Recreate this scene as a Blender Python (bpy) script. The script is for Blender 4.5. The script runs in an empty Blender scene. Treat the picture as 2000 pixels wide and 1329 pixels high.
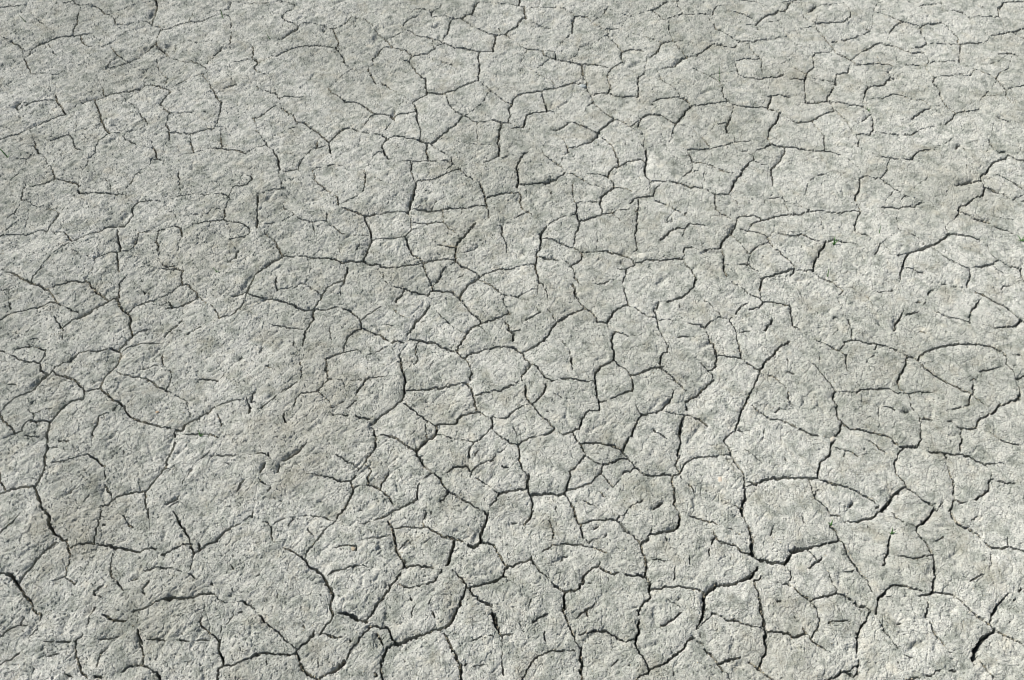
import bpy, math, random
import numpy as np
from mathutils import Vector, Matrix
from math import radians as R

S = bpy.context.scene
COL = S.collection

# ------------------------------------------------------------------ camera
CAM_H, PITCH, LENS = 1.6, R(52), 35.0
cam_data = bpy.data.cameras.new("camera")
cam_data.lens = LENS
cam_data.sensor_width = 36.0
cam_data.clip_start = 0.05
cam_data.clip_end = 5000.0
cam_data.dof.use_dof = True
cam_data.dof.focus_distance = 1.75
cam_data.dof.aperture_fstop = 8.0
cam = bpy.data.objects.new("camera", cam_data)
COL.objects.link(cam)
cam.location = (0, 0, CAM_H)
cam.rotation_euler = (R(90) - PITCH, 0, 0)
S.camera = cam

# ------------------------------------------------------------------ sky and sun
SUN_EL, SUN_AZ = R(44), R(24)             # azimuth: from the left, turned a little to the far side
to_sun = Vector((-math.cos(SUN_AZ) * math.cos(SUN_EL), math.sin(SUN_AZ) * math.cos(SUN_EL), math.sin(SUN_EL)))
world = bpy.data.worlds.new("World")
S.world = world
world.use_nodes = True
wn, wl = world.node_tree.nodes, world.node_tree.links
wn.clear()
sky = wn.new("ShaderNodeTexSky")
sky.sky_type = 'NISHITA'
sky.sun_disc = False
sky.sun_elevation = SUN_EL
sky.sun_rotation = math.atan2(to_sun.x, to_sun.y) % (2 * math.pi)
sky.air_density, sky.dust_density, sky.ozone_density = 1.0, 1.5, 1.0
bg = wn.new("ShaderNodeBackground")
bg.inputs["Strength"].default_value = 0.05
wo = wn.new("ShaderNodeOutputWorld")
wl.new(sky.outputs[0], bg.inputs[0]); wl.new(bg.outputs[0], wo.inputs[0])
sl = bpy.data.lights.new("sun", 'SUN')
sl.energy = 4.4
sl.angle = R(0.5)
sl.color = (1.0, 0.955, 0.88)
sun = bpy.data.objects.new("sun", sl)
COL.objects.link(sun)
sun.rotation_euler = to_sun.to_track_quat('Z', 'Y').to_euler()
S.view_settings.view_transform = 'Standard'
S.view_settings.look = 'None'
S.cycles.filter_width = 1.05
S.view_settings.gamma = 1.0
S.view_settings.exposure = 0.58
S.view_settings.use_curve_mapping = False

# ------------------------------------------------------------------ crack survey, in 0.1 mm on the ground:
# one crack per line: mean width (0.01 mm), first point, then steps to the next points
CRACKS = """
282 -14438,24018 324,80 196,49 214,109 241,24
271 -12627,24329 274,37 182,49 62,99 212,334
345 -12171,24415 102,-116 100,-43
234 -11954,24223 112,21 156,12 158,-61
344 -11528,24195 148,-97 125,-145 112,-96 116,-42
177 -11031,23817 132,118 178,139 198,206
181 -11969,24256 66,-140 13,-181
318 -11890,23935 19,-149 31,-208 31,-206 -16,-146 21,-203 29,-183
524 -12584,22370 138,112 155,170 164,85 190,57 162,45 179,23
357 -11596,22862 191,58 111,34
338 -12584,22370 -86,-167 -30,-292
251 -14100,23101 390,-279 198,-142
318 -13332,22595 146,-141 178,-140 119,-111
217 -13512,22680 180,-85
136 -12889,22203 41,-193 92,-192
348 -12756,21818 124,-190 96,-188 75,-107
172 -12461,21333 65,-106
296 -11569,22871 105,-248 81,-113 108,-84
170 -11275,22426 205,-5 212,-34 166,152 142,255 199,316 305,174
316 -10868,23667 94,-266
165 -11027,23815 159,-148
228 -10774,23401 150,-18 179,-23
220 -10148,23578 209,0 157,-159 208,-76
503 -10142,25124 213,-610 96,-276 11,-212 -6,-240 42,-363
188 -9574,23343 78,-117
268 -9496,23226 255,17 112,129 260,88 201,41 234,47 185,130 280,173
186 -8851,23464 68,262 11,300
299 -8032,24026 58,-169 54,-59
232 -8279,24026 247,0
187 -7923,23792 144,-6 102,-179 58,-235 71,-349 0,-172
274 -7546,22904 48,-422
209 -7503,22510 -193,-157
414 -7696,22353 -58,-150 -82,-193
222 -7836,22010 -49,-137
248 -9496,23226 -21,-145 -13,-173 34,-313
412 -9496,22595 42,-113 127,-112 137,-167 114,-182
467 -9496,22595 -71,-141 -81,-167
238 -9648,22287 -84,-222 -120,-138 -184,-186
208 -9076,22021 147,-94 230,-136 180,-65 121,65
238 -8398,21791 153,-98 194,-146 164,-160
212 -7342,21682 222,65 156,71 128,38 140,-38
338 -6877,22426 50,-251 22,-321
270 -10616,22370 156,-222 158,-166 151,-137 120,-81
175 -8746,22680 171,0 159,-113 233,28 336,28
176 -9292,21900 53,-272 131,-268 178,-212 89,-105
169 -9743,21387 193,26 137,54 209,90
135 -10733,21307 101,-264 118,-209
198 -10514,20834 102,-207 114,-309
259 -10559,21467 26,297 80,81
210 -10591,21531 245,16 292,210
211 -7989,21227 117,-184 143,-235
309 -7729,20808 83,-181 140,-231 214,-328
207 -7956,21227 -216,-79 -121,-53
310 -8293,21095 -138,-131 -99,-156 -120,-130
364 -9378,20771 200,11 145,-62 253,-119 116,-87
167 -9418,21121 -13,-157 53,-193
364 -9378,20771 -21,-93 -66,-113
485 -8664,20514 -61,-168 -37,-203 -43,-175
137 -8841,21043 -21,-209
163 -12223,21254 162,10 176,-37 165,0 114,186 44,324 215,-55 269,-135
213 -12401,21224 178,30
136 -11885,21227 130,-341 131,-168
285 -11637,20740 8,-10
130 -11630,20715 94,-371
376 -11530,20346 60,-177 168,-201 119,-198 110,-108
205 -11691,20154 222,13
245 -11890,20118 199,36
360 -11890,20118 -171,-75 -137,-75
223 -12198,19968 -91,-173 -108,69
487 -12316,20093 -67,-150 38,-124
308 -11073,19662 -175,-113 -131,-97 -130,-97 -129,-97
414 -11638,19258 -153,-119 -94,-105
265 -11885,19034 -140,-157 -165,-70 -95,-94 -109,-47 -264,-113
147 -11073,19662 132,157 42,199 101,100
401 -10791,20093 167,101 180,50 200,102 84,50
328 -10160,20396 186,36 152,41 152,41
281 -9670,20514 215,131
390 -10525,20222 113,-229 105,-223 120,-221 94,-242
469 -10093,19307 133,-216 178,-214
236 -9772,18915 -105,-155 -89,-140 -29,-186 13,-229
192 -9757,18901 187,0 146,-70
184 -9421,18736 27,212 182,24 137,14
250 -9442,18760 126,-140 146,-93 162,-102
179 -9923,20446 206,-277 202,-176 206,-198 119,-172
270 -9270,19696 172,-268 112,-145
160 -8986,19283 64,-144
323 -8805,19968 144,-149 165,-172
199 -8496,19647 238,0 247,34 247,40
192 -8496,19647 -12,-171 10,-193 26,-120
321 -8503,19179 113,-136 56,-236 33,-187
309 -8357,18901 180,47 223,-23
383 -7954,18925 114,-24 129,57
231 -7711,18958 207,61 213,85
289 -7290,20093 23,-274 5,-270
195 -7262,19549 14,-218 -36,-145 -14,-105
193 -7287,19149 164,14 154,-72
156 -7139,19163 55,-356
278 -7084,18807 43,-187 49,-247
339 -7199,18388 186,-9 226,-60
334 -6664,18319 165,-68 128,-37
189 -6787,18319 123,0
155 -7840,18901 66,-328
283 -7774,18573 92,-231 73,-137
149 -7822,18123 141,59 72,23
163 -8671,18783 -67,-117 62,-139 72,-185
313 -8604,18342 85,-137 92,-259
182 -8574,17933 210,9 178,-121
152 -8579,17954 29,-333
155 -10661,19088 212,-45 169,72 248,92
266 -11152,18657 163,79 111,47 121,71
135 -10757,18854 139,118 -115,311 -20,193
235 -10751,18859 135,-239 94,-209 80,-92 193,-91
128 -11821,19105 191,-298 69,-234
352 -11560,18620 106,-255 168,-206
165 -11286,18159 162,-135 125,-225 197,-213
148 -11856,18024 133,-37 186,-9 51,136 210,37
163 -9982,18205 23,-91 -99,-203 25,-156 -61,-169
280 -7321,20627 112,103 183,78
181 -7409,21307 169,-212 221,-317
163 -6408,19498 97,-215
381 -6408,19500 71,49
336 -6628,21553 -62,-86 66,-107
168 -12967,20021 1,452 0,154
280 -12938,23578 199,-206
163 -12739,23372 326,-291
195 -12410,22522 388,-457 -200,110
252 -7819,24116 -5,336
228 -8031,24022 212,94
231 -6990,24590 366,-76 293,-62 325,-196
239 -6021,24268 -11,-182 -146,-91 -76,-209 -18,-119
372 -6272,23667 108,-148 153,-100 153,-106 84,-116
233 -6987,24329 172,31 222,-61
173 -6654,23995 233,-150 156,-131
820 -5774,23197 -118,-145 -118,-144
407 -6010,22908 -132,-160
219 -5778,23203 89,140 129,76 139,0 221,-106 142,-29 235,-87
318 -4843,23226 80,-260 97,-258
278 -4666,22708 48,-226 -34,-209
176 -4415,23965 3,-209
306 -4412,23756 -81,-237 -57,-118
257 -4550,23401 -123,-146 -150,-58
181 -6244,22623 80,-197 175,-278
248 -5989,22148 -162,-166 -160,-55
256 -5989,22148 199,150 194,72 201,17
305 -5395,22387 131,39 204,0
214 -5060,22426 208,-39 199,-112
262 -4653,22275 101,-155 118,-165
438 -4453,21982 64,-300
187 -4389,21682 131,-135 99,-160
189 -3818,23372 163,-291
274 -4019,23667 84,-148 117,-147
269 -3655,23081 142,-259 112,-114
343 -3401,22708 132,-169 117,-197
169 -3401,22708 250,86 161,143 188,188
321 -2941,23226 41,175 143,206 101,60
218 -2656,23667 101,71
525 -2827,23081 70,-29
333 -2757,23052 166,-172 195,-115
262 -2396,22765 278,-85
304 -2118,22680 173,-57
192 -2359,22754 238,-17 28,-227 49,-303
268 -2681,24086 212,-12 181,-79 57,-90
282 -2231,23905 27,-179
206 -2231,23905 254,211 26,213
267 -1959,23714 176,-18 180,-118
636 -1605,23607 209,-12
652 -1396,23595 135,179
319 -1261,23774 192,24
610 -1069,23798 28,288 48,243
427 -993,24329 104,111
391 -1636,23489 -63,-176 -24,-261 -19,-201
227 -1742,22851 -73,-57 -62,-231
195 -1588,23579 -48,-90
252 -1396,23595 179,-165 143,-146 176,-116
343 -898,23168 174,-116 174,-115 104,-40
182 -1261,23774 281,-18 210,-30
50 -415,23255 0,0
235 -415,23255 105,-174 121,-161
398 -446,22897 171,11 91,19
473 -189,22920 137,190 52,75
278 -189,22920 120,-126 69,-114
514 -441,22897 -16,-330 -49,-392
568 -1945,22635 160,-150
622 -1836,22527 138,-101
379 -1698,22426 175,-139 169,0
473 -1354,22287 273,-84 237,-39
303 -844,22164 366,6
239 -1785,22482 -182,-112 -93,-195
253 -2060,22175 -161,-138 -166,-38 -250,-44
216 -3152,22342 103,-28
281 -3049,22314 175,-83 124,-83 115,-193
180 -2637,21955 -71,-191
336 -2846,21818 138,-54
357 -2710,21791 133,-270
287 -2577,21521 96,-214 144,-212
554 -2338,21121 110,-78
425 -2236,21069 31,-287 34,-207 17,-233
159 -2183,21307 190,187 192,161 65,22
200 -2041,21791 170,-54 305,-136 106,-161 71,-133
304 -844,22164 -44,-319 30,-324
366 -858,21521 24,-214 -38,-212 14,-211
304 -2155,20346 -134,-102 -107,-101 -91,-90
366 -2160,20421 217,11
606 -1943,20432 163,-36
439 -1780,20396 159,77 192,77
317 -1429,20550 222,180 225,130 131,26
223 -851,20886 133,-156 166,-206
263 -552,20524 197,-204 130,-151 225,-176
267 -2487,20053 76,-184
511 -2411,19869 53,-197 42,-341 21,-97
220 -2295,19234 58,-191 26,-189 -16,-258
265 -1711,20429 68,-210 56,-201
252 -1587,20018 88,-199 133,-172 194,-122
177 -1172,19525 62,73 154,172 218,273 194,473
305 -1229,19561 -93,-278 -120,-168
422 -1442,19115 -119,-143 -148,-189
524 -1709,18783 -117,-163 -118,-116
522 -1944,18504 -124,13 -159,79
261 -1172,19525 195,-185 158,-48
193 -819,19292 189,15 157,62
386 -473,19369 126,-38
463 -347,19331 111,-39 110,-19
272 -126,19273 126,-15
236 -235,19292 -17,-34
442 -252,19258 -14,-167 -45,-237
434 -311,18854 -29,-327 39,-231 -13,-205
174 -314,18091 101,-113 182,159
212 -301,18077 -155,-121 -211,-157
50 -667,17799 0,0
156 -833,19296 -26,-300 21,-283 36,-235
151 -1111,18504 278,-24 309,-23 198,-9
375 0,19993 -80,-174
256 -80,19819 32,-196 -49,-353
317 -6292,20601 159,-87
400 -6133,20514 177,-74
293 -5926,20320 95,-101
196 -5964,20459 38,-139
181 -6528,20756 102,-129
238 -5879,20219 111,127 242,0 259,0 74,-76
331 -6331,19486 109,137 97,98
219 -6125,19721 92,123 106,149
225 -5927,19993 182,-149 199,-172 118,-49
236 -5428,19623 55,-171 92,-97
179 -5281,19355 -53,-192 -147,-72
196 -5281,19355 173,0
317 -5108,19355 153,-216 174,-143
347 -4781,18996 179,-189 179,-211
235 -5226,19363 118,-8
409 -4423,18596 90,164 91,165
554 -4242,18925 110,142 153,38
224 -3979,19105 167,-109 163,-71
190 -3649,18925 161,-62 157,-9 192,-71
255 -4710,20760 101,-236 214,-178 183,-203
318 -4212,20143 225,0 136,-75
441 -3851,20068 174,-149 143,-174 154,-132
391 -3380,19613 206,10 164,-74
508 -3010,19549 99,-97
332 -2911,19404 12,145 76,49 157,25
275 -2666,19623 125,24 176,51
190 -2904,19403 -11,367
149 -4672,20652 153,234 137,262 190,239
250 -3743,21396 95,-169
449 -3648,21227 80,-158 83,-209
209 -4171,21427 161,-40
235 -3597,21601 -33,190
344 -3630,21791 -24,82 123,137
454 -3531,22010 59,304
213 -3470,22287 78,83 242,-28
188 -3728,21387 5,134 123,107
198 -2716,20371 62,-202
335 -3342,20912 143,-156 72,-88
154 -3127,20668 208,-170
205 -3400,19630 -138,-202 -77,-194 -72,-238
166 -2959,19283 -111,-192 -32,-190 -37,-118
456 -3139,18783 135,-140
184 -3692,19043 -81,-64
299 -3019,18643 161,117 219,-24
338 -2639,18736 222,-70 190,-70
297 -3019,18643 -82,-139 -22,-116
411 -3123,18388 59,-160 41,-137 72,-135
211 -3058,18207 -155,-25 -84,-91 -8,-90
400 -2066,18517 10,-221
368 -2056,18296 34,-182 33,-225
258 -1989,17889 -288,-9 -306,31
217 -1989,17889 169,-45 271,45 189,-151
180 -2951,17956 184,-23 98,-89
303 -2392,17891 12,-305
280 -1448,18024 22,-180 49,-89
210 -1974,18480 131,-161 254,-205 142,-113
231 -1400,17797 -137,-211
167 -1377,17755 155,-191
186 -1974,18507 88,66 182,93 218,-46
218 -4443,18619 59,-231
311 -4384,18388 72,-229
201 -6257,19043 162,-236 99,-141
253 -5996,18666 75,-186
221 -6160,18434 239,46 175,-138
258 -5746,18342 103,-183
461 -5643,18159 94,-226 80,-347
211 -5021,17863 78,206 93,227 143,92 288,104
247 -5030,17584 -15,215 31,92
281 -4717,18382 11,144
404 -4708,18504 -2,162
145 -4707,18388 -149,-108
180 -4700,17586 105,124 237,45 177,44
140 -4181,17799 186,-44 138,-169
132 -4004,18434 -12,-183 -134,-182
156 -3676,18713 -20,-279
508 -6701,21845 93,-163 -56,-129
244 -6624,21360 149,-106 173,-53
465 228,25138 -21,-624 -9,-239
322 0,24329 177,-49 187,-60
566 354,24238 -9,-273 39,-328
557 251,23607 -95,-177 -17,-146
379 139,23284 -139,-116
277 531,24207 176,-12 282,-48
224 989,24147 249,48 243,-139 205,-151
311 251,23607 133,60
221 452,23419 208,-18 206,-134 275,-70
155 530,24195 213,43 23,276 50,621
184 1686,23905 33,-120
456 1711,23781 180,-25 140,0
389 1716,23756 -63,-267 -17,-176
277 1636,23313 -26,-319
193 1612,23023 -102,-143 -108,-172
198 2031,23756 98,-149 95,-177
217 2224,23430 135,-87
263 2359,23343 63,-117 136,-29 174,11 207,0
179 2738,25137 -67,-623 -39,-367
304 2632,24147 -101,-212
160 2531,23935 -150,-179 -180,-281
178 2820,24056 168,-121 203,-120 174,-17 221,137
226 3586,23935 236,91
301 3821,24014 165,72 199,243 116,92
213 4301,24421 321,19 44,74 280,478
261 4549,24435 104,-379 42,-270
265 4698,23815 -184,-89 -149,-89
369 3838,24031 127,-186
278 3965,23845 89,-178 76,-119
264 4130,23548 239,130
321 4799,23774 175,0
229 4974,23774 388,24 141,0
303 5503,23798 42,197 150,212
272 5918,24026 199,-91
306 6117,23935 260,-149 214,-208
353 5531,23932 -18,-83
179 5907,24207 7,-212
279 5996,24590 343,-76 276,-62 332,-153
226 5362,23798 19,-279 100,-176
319 5481,23343 43,-204 127,-87
279 5651,23052 145,-201 84,-143
255 5880,22708 219,-141
244 6065,22567 -173,-269 -171,-11 -246,195
263 6130,22558 276,9 177,45 250,68
200 6065,22567 230,-57 27,-279
266 6322,22231 157,-304
337 6479,21927 50,-109
256 5814,21737 213,81 510,13
201 6546,21818 -71,-351 8,-266
170 5826,21818 18,-351
232 5844,21467 -21,-266
246 5827,21227 162,-132 223,-52 195,-11
329 6407,21032 175,63
527 6586,23313 170,206 150,177 102,78
226 6313,23343 273,-30
168 6294,22737 230,160
194 6586,23313 129,-290
174 2610,23200 -50,-263
307 2560,22937 108,-200
262 2668,22737 124,-198 139,-364
302 2906,22203 -35,-510
300 2901,22216 213,71 235,-28 162,-84
199 0,22708 204,-254 136,-140
303 334,22303 275,-44
213 609,22259 236,-28 236,-28 65,-83
303 1146,22120 -6,-247
355 800,22236 74,-226 266,-137
174 409,22300 -107,-400 -102,-299
295 1141,21927 199,-82 199,-54
420 1539,21791 264,-98
340 1801,21683 201,-1
290 2002,21682 264,-54 313,-201
193 1024,21922 -223,-240 -136,-161 -131,-151
153 333,21574 262,-267 261,-212 192,-183 77,-208
470 1800,21683 49,-456
246 1786,21307 137,-264 9,-157
191 1566,21780 82,230 108,165 44,251 240,56
383 2880,21737 -150,-163 -105,-80 -128,-187
233 2497,21307 -42,-159 33,-262 19,-234
386 2509,20678 -110,-195
238 2464,20483 -226,15 -166,-76 -61,-77
279 2464,20483 186,-137 190,-51 339,0
324 3178,20280 43,347
297 3221,20627 -16,207 53,261
222 3256,21069 155,206
50 3403,21254 0,0
177 3423,21264 77,364 39,272 122,55
529 3644,21955 166,165 66,167
324 3876,22287 71,223 147,113 205,0
214 3533,22851 230,-114 265,-164
242 4258,23255 -25,-261
249 4233,22994 66,-371
180 4305,22680 73,-282
258 4378,22398 113,-223 60,-220
422 4551,21955 65,-28
257 4606,21906 231,49
393 4837,21955 191,193 192,194
288 5220,22342 153,140 171,-118
284 4613,21900 -154,-27 -115,-136
319 4344,21737 -121,-206 -308,-91
174 4308,22596 295,-1 291,-141
170 3773,21333 44,-238
220 3817,21095 107,-261 118,-130
212 4042,20704 145,-180 36,-280
197 4657,21547 205,-240 212,-159
272 5074,21148 175,-184
207 5083,21139 335,115
259 5373,20676 -56,-447
251 5219,20990 134,-234 15,-129
291 5316,20270 112,-177
213 5428,20093 88,-174
477 4223,20244 185,-75
413 4408,20169 74,-201
321 3569,20143 200,76 228,25 226,0
202 3569,20143 -79,-175
280 4482,19968 128,0
400 4606,19944 262,34 164,30
280 5032,20008 401,80
513 4479,19976 -186,-280 -152,-244 -123,-213
470 3523,19613 155,-39
296 3678,19574 115,-122 114,-121 119,-73
384 3555,19623 -224,-25 -103,-98
361 3228,19500 -91,-145 -30,-192
224 4024,19234 -92,-286 -81,-188
147 4024,19234 272,-95 115,-96 217,-283
197 4628,18760 71,-187 75,-227
264 -23,19944 88,326
272 65,20270 129,126 162,67
364 356,20463 326,87 393,128
444 1075,20678 298,156 265,78
289 1638,20912 293,-16
235 1932,20886 -12,-259 91,-256
469 2011,20221 30,-103
226 2023,20351 -7,-176
296 2041,20118 -152,-150
214 2037,20115 164,-296 149,-172
219 2350,19647 179,-195
196 741,20569 19,-198
391 760,20371 59,-253 41,-348
316 860,19770 -192,-39 -159,-20
237 860,19770 223,-25
316 509,19711 -128,-88 -49,-195
413 332,19428 -24,-145 -26,-144
344 282,19139 -125,0 -157,-72
293 3160,19391 -264,-217
221 2529,19452 153,-73 179,-145 83,-143 89,-72
322 2533,19450 -208,-240 -132,-119
429 2193,19091 -86,-143 -38,-118
477 2069,18830 -100,-140
323 1969,18690 -145,-117
223 1824,18573 -220,-93 -261,-105
232 1340,19355 234,-72
342 1574,19283 246,-120
326 1790,19186 150,-143 151,-144
191 1001,19043 158,48
359 1159,19091 130,143 130,121
168 1091,18901 151,-165 83,-279
312 1326,18480 38,-229
162 1365,18273 -112,-159 -143,-317
214 2069,18830 196,-117 112,-186
288 2377,18527 78,-231 62,-227
337 2517,18069 27,-292
415 2544,17777 -156,-67 -83,-124
327 2542,17798 195,135 185,45 183,0
241 3105,17978 80,-89
333 3117,18504 106,-208
489 3223,18296 -27,-318
546 3196,17978 -61,-399
186 3238,18854 -74,-444
224 4892,18388 487,185
228 5379,18573 408,47
301 4205,18296 217,23 341,23
223 4763,18342 129,46
289 5313,19267 -42,-111
386 5410,19484 -91,-201 -73,-192 -3,-143
205 5243,18948 165,-165 -11,-208
160 5548,19988 -123,-535
237 5571,19968 181,-74
318 5752,19894 260,25 227,24 153,-77
234 5030,19234 259,34
349 6237,18527 -145,-139
257 6092,18388 -233,-115
278 5740,18091 7,-158
305 5747,17933 -178,-178
398 5569,17755 -145,-169
182 5721,17907 157,-108 178,-22
177 5360,18434 94,-206 180,-23
314 4234,18137 48,-248
216 4282,17889 180,-23 259,-111 218,-191
151 4282,17889 -34,-303
304 107,17580 29,219
435 136,17799 62,225
338 198,18024 139,181
142 337,18205 278,137 122,-23 57,-205
242 794,18114 179,-181 126,-121
339 1084,17807 124,-141
156 4205,18296 26,-182
125 4762,18342 61,-498
474 7004,23782 171,63 130,150
309 7305,23995 118,-30 184,151
373 7607,24116 72,213 148,135 360,330
281 7460,24383 367,81 222,50 368,81
300 7964,23845 57,-267
220 8021,23578 216,-148
210 8237,23430 -14,-262
301 8223,23168 94,-317
340 8317,22851 88,-256
260 8405,22595 103,-253 72,-310
319 8236,23401 242,18
362 8478,23419 255,58
361 8733,23477 209,0 154,71
281 9096,23548 159,178
225 9255,23726 50,239 -44,212 -51,183
226 8227,23243 -379,-46
451 8203,23995 221,243
219 6828,22652 214,56 362,114
159 7465,22680 80,-226 202,-195
215 8439,22510 159,113 290,85
303 8888,22708 189,86 230,114
212 9307,22908 191,86 169,145
301 9667,23139 -101,87
325 7915,21982 75,127 176,39
262 8166,22148 239,16
235 7904,22026 -41,-505
331 7863,21521 -180,-161 -104,-212
463 7579,21148 -97,-314
227 7482,20834 -111,-741
293 6578,21069 302,37
486 6849,21121 164,90
332 7147,21032 154,37
457 7301,21069 234,-63
199 7285,21547 138,-160 197,-155
257 8576,22063 135,-53
570 8711,22010 84,-83
321 8795,21927 94,-109
195 8889,21818 158,192 216,221 74,28
409 9337,22259 206,167 162,113
303 9705,22539 132,56
336 9837,22595 127,-113
394 9964,22482 174,-56
254 10138,22426 160,-112 169,-139 118,-66
349 10585,22109 179,39 97,-17
180 10861,22131 65,-204 -32,-190 -135,-177
231 8889,21818 110,-190
256 8999,21628 245,54
384 9244,21682 213,55
251 9457,21737 221,-55 221,-54 41,-107
408 8782,21547 -94,-214
291 8688,21333 -303,-106
265 8385,21227 -121,-378
459 8328,20989 -38,-155
310 8225,20756 -148,-258 -116,-178
387 7961,20320 -48,-190
243 7371,20093 174,-9
363 7371,20093 270,-15 266,50
243 7907,20128 93,15
455 8001,20156 -3,-138
242 7998,20018 63,-248 87,-196
205 8148,19574 98,-291
364 6467,20371 101,25
456 6565,20396 -114,-328 -63,-199
326 6568,20396 166,26
240 6734,20422 165,-76
366 6899,20346 143,-16
268 6379,19848 184,-78 107,-123
430 6674,19672 -139,-269
535 6535,19403 -146,-217 -108,-190
188 6281,18996 -69,-236
286 6212,18760 25,-233
375 6237,18527 170,-93 242,-23
376 6649,18411 331,-46 84,-46
263 7064,18319 234,-59 359,-46
174 7657,18214 220,-123 162,-247 157,-258
202 7405,19396 103,-353 84,-213
278 7592,18830 -119,-592
270 6898,19403 82,-72 173,0
352 7153,19331 230,48
333 7383,19379 185,146 187,147
275 7755,19672 303,110
209 7729,21069 259,-41
419 7980,21017 35,-1
209 8008,21005 198,-15
243 7999,20081 223,12
280 8222,20093 239,-85
401 8461,20008 333,-89
401 8771,19934 24,-5
497 9087,20740 -135,-318
269 8952,20422 -109,-203
289 9085,20730 223,52
414 9308,20782 208,52
329 9516,20834 141,182 107,105
253 9764,21121 207,-26
165 9116,21095 -29,-355
215 10212,21682 454,-54
201 8994,20244 351,-15 150,91
313 9495,20320 188,112
285 9683,20432 179,-61
194 9862,20371 221,-152 277,-50 97,-250
162 10457,19919 410,31
246 8796,19929 103,-257
199 8899,19672 34,-244
346 8919,19476 -81,-433
265 8838,19043 -141,-213
308 8697,18830 -166,24 -166,-47
188 8385,18877 -11,-367
309 8352,18527 -39,-139
173 8313,18388 133,-206
231 8219,19379 83,-431
194 8915,18901 306,-24
307 9221,18877 201,-70
340 9521,18830 153,-14 114,85
185 9788,18901 260,166
398 9850,19403 244,220
338 10094,19623 311,221
183 10405,19844 84,75
258 8752,18046 193,-90
412 8945,17956 243,0
337 9306,17942 209,-22
271 9487,17933 94,136 235,204
451 9810,18251 104,45 120,-9
184 8975,17956 -162,-370
205 9648,21006 333,142
209 9764,21121 -4,266 68,80
50 10150,22120 0,0
135 10143,22121 -38,-330
233 10785,21574 -27,-107
144 10758,21467 95,-398
295 10853,21069 -61,-235
436 10792,20834 85,-233
390 10877,20601 -51,-255
247 10826,20346 9,-328 81,-174 117,-171
210 10853,21069 185,79 344,53 320,79
237 11028,19672 250,98 262,25 196,124
270 11028,19672 -155,-220
326 10873,19452 -226,-194
215 10852,21674 149,90 260,-27 309,27 172,-6
402 11756,21955 -60,-218
441 11944,22510 -132,-390
402 11927,22510 331,29 332,28
238 11678,23430 119,-204 67,-260
295 11864,22966 81,-144 -60,-339
222 11048,22466 185,56 402,-23 284,-17
660 10701,22370 197,39
298 10898,22409 137,73
251 11005,22966 30,-286 -2,-220
416 11050,23255 -45,-289
603 11050,23255 137,88
411 11187,23343 240,58 251,29
265 11068,23267 -169,105
402 10899,23372 -220,114
446 10685,23489 -153,89
263 10532,23578 -203,178 -176,149
297 10685,23489 -237,-117 -163,-175
370 10285,23197 -110,-174
219 10158,24391 -150,-275 -65,-211
215 11906,24421 -50,-456
234 11203,24162 415,106 299,61
255 10762,24870 207,-356 125,-215
173 11094,24299 242,-304
412 12173,23965 185,-90
325 12358,23875 127,-297
234 11821,23965 352,0
216 12584,24839 193,-356 116,-215 247,-242
439 13449,24056 199,365
381 13648,24421 223,31
527 13871,24452 355,0 356,0
317 13459,24207 -145,-482
279 13316,23731 -128,-17 -448,24
257 13332,23726 5,-383
270 12836,22880 218,40
447 13054,22920 384,132
446 13473,23052 196,75
398 13669,23127 164,81 388,193
293 13475,23064 116,-184 101,-115 224,-253
50 12805,22092 0,0
264 12805,22092 275,17
386 13080,22109 230,-127
216 12307,21655 391,82
228 12447,21053 188,254 273,187
245 11968,21521 212,-188 292,-238
289 12457,21043 60,-235
333 12517,20808 75,-181
208 12592,20627 195,103 277,52 345,64
261 12592,20627 -104,-256
149 12488,20371 45,-253 137,-75
211 11949,19721 77,-221
269 12026,19500 256,-193
215 11885,20320 141,153 175,205
166 11944,20384 351,12
132 11725,19851 51,318 109,151
279 11580,18690 -33,-163
168 11570,18550 1,-254 96,-91
267 11667,18205 171,9
159 11548,18520 -210,-338
282 11831,18091 119,-158
339 11950,17933 201,-35 285,-51
264 11831,18091 -118,-135
435 11713,17956 -394,-201
351 11319,17755 -125,-169
182 10744,17755 -63,-169
319 10803,18457 -177,-138
310 10817,18342 60,-114
180 10510,18573 193,140
246 6562,18420 -44,-238
231 6518,18182 -133,-249 -215,-201
459 6234,17755 -132,-169
212 7349,23110 20,-299
225 6956,23460 367,118
199 7075,21682 272,218
248 8619,19331 284,301
182 9585,22010 26,-110
222 11811,21201 121,132
350 6484,19814 40,-22
236 -11724,17258 64,130 71,110
274 -10842,17621 120,-211 32,-217
213 -11140,16999 112,73 169,35 156,129
255 -10709,17290 228,-45
388 -10481,17245 196,-61 184,-77 47,-65
423 -10049,16914 58,-106
183 -10054,17042 -7,-149
288 -9991,16808 192,0 145,8
286 -9654,16816 215,-29 182,-21 138,-22
179 -9119,16744 228,2
195 -8738,17586 -99,-219 -30,-131
503 -8867,17236 -29,-129
157 -8906,17150 -18,-300 60,-190 279,-216
156 -9545,17323 192,-173 150,-393
247 -8536,16514 189,8 109,34
176 -8238,16556 244,-42
345 -8538,16522 -86,-133 0,-133
272 -8662,16325 72,-264 -49,-162 -72,-121
344 -8701,15798 -115,0
376 -8816,15798 -138,-20 -172,-59
197 -9126,15719 -117,-159 -155,-60 -150,-78 -155,-110
158 -9703,15312 -168,-163 -143,-192 -57,-96
178 -10071,14861 -79,-208 -40,-149
260 -10190,14504 -56,-186 -42,-261
251 -11299,17085 57,-529 125,20
127 -10012,16834 -126,-403 -135,-248
357 -10314,16224 14,-204 -26,-161
211 -10326,15859 -41,-160 -5,-100
169 -10372,15599 -223,0 -246,-130
205 -11652,15426 275,27 276,28 236,19
171 -10372,15599 245,-39 91,-20
277 -9940,15500 211,-213
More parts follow.
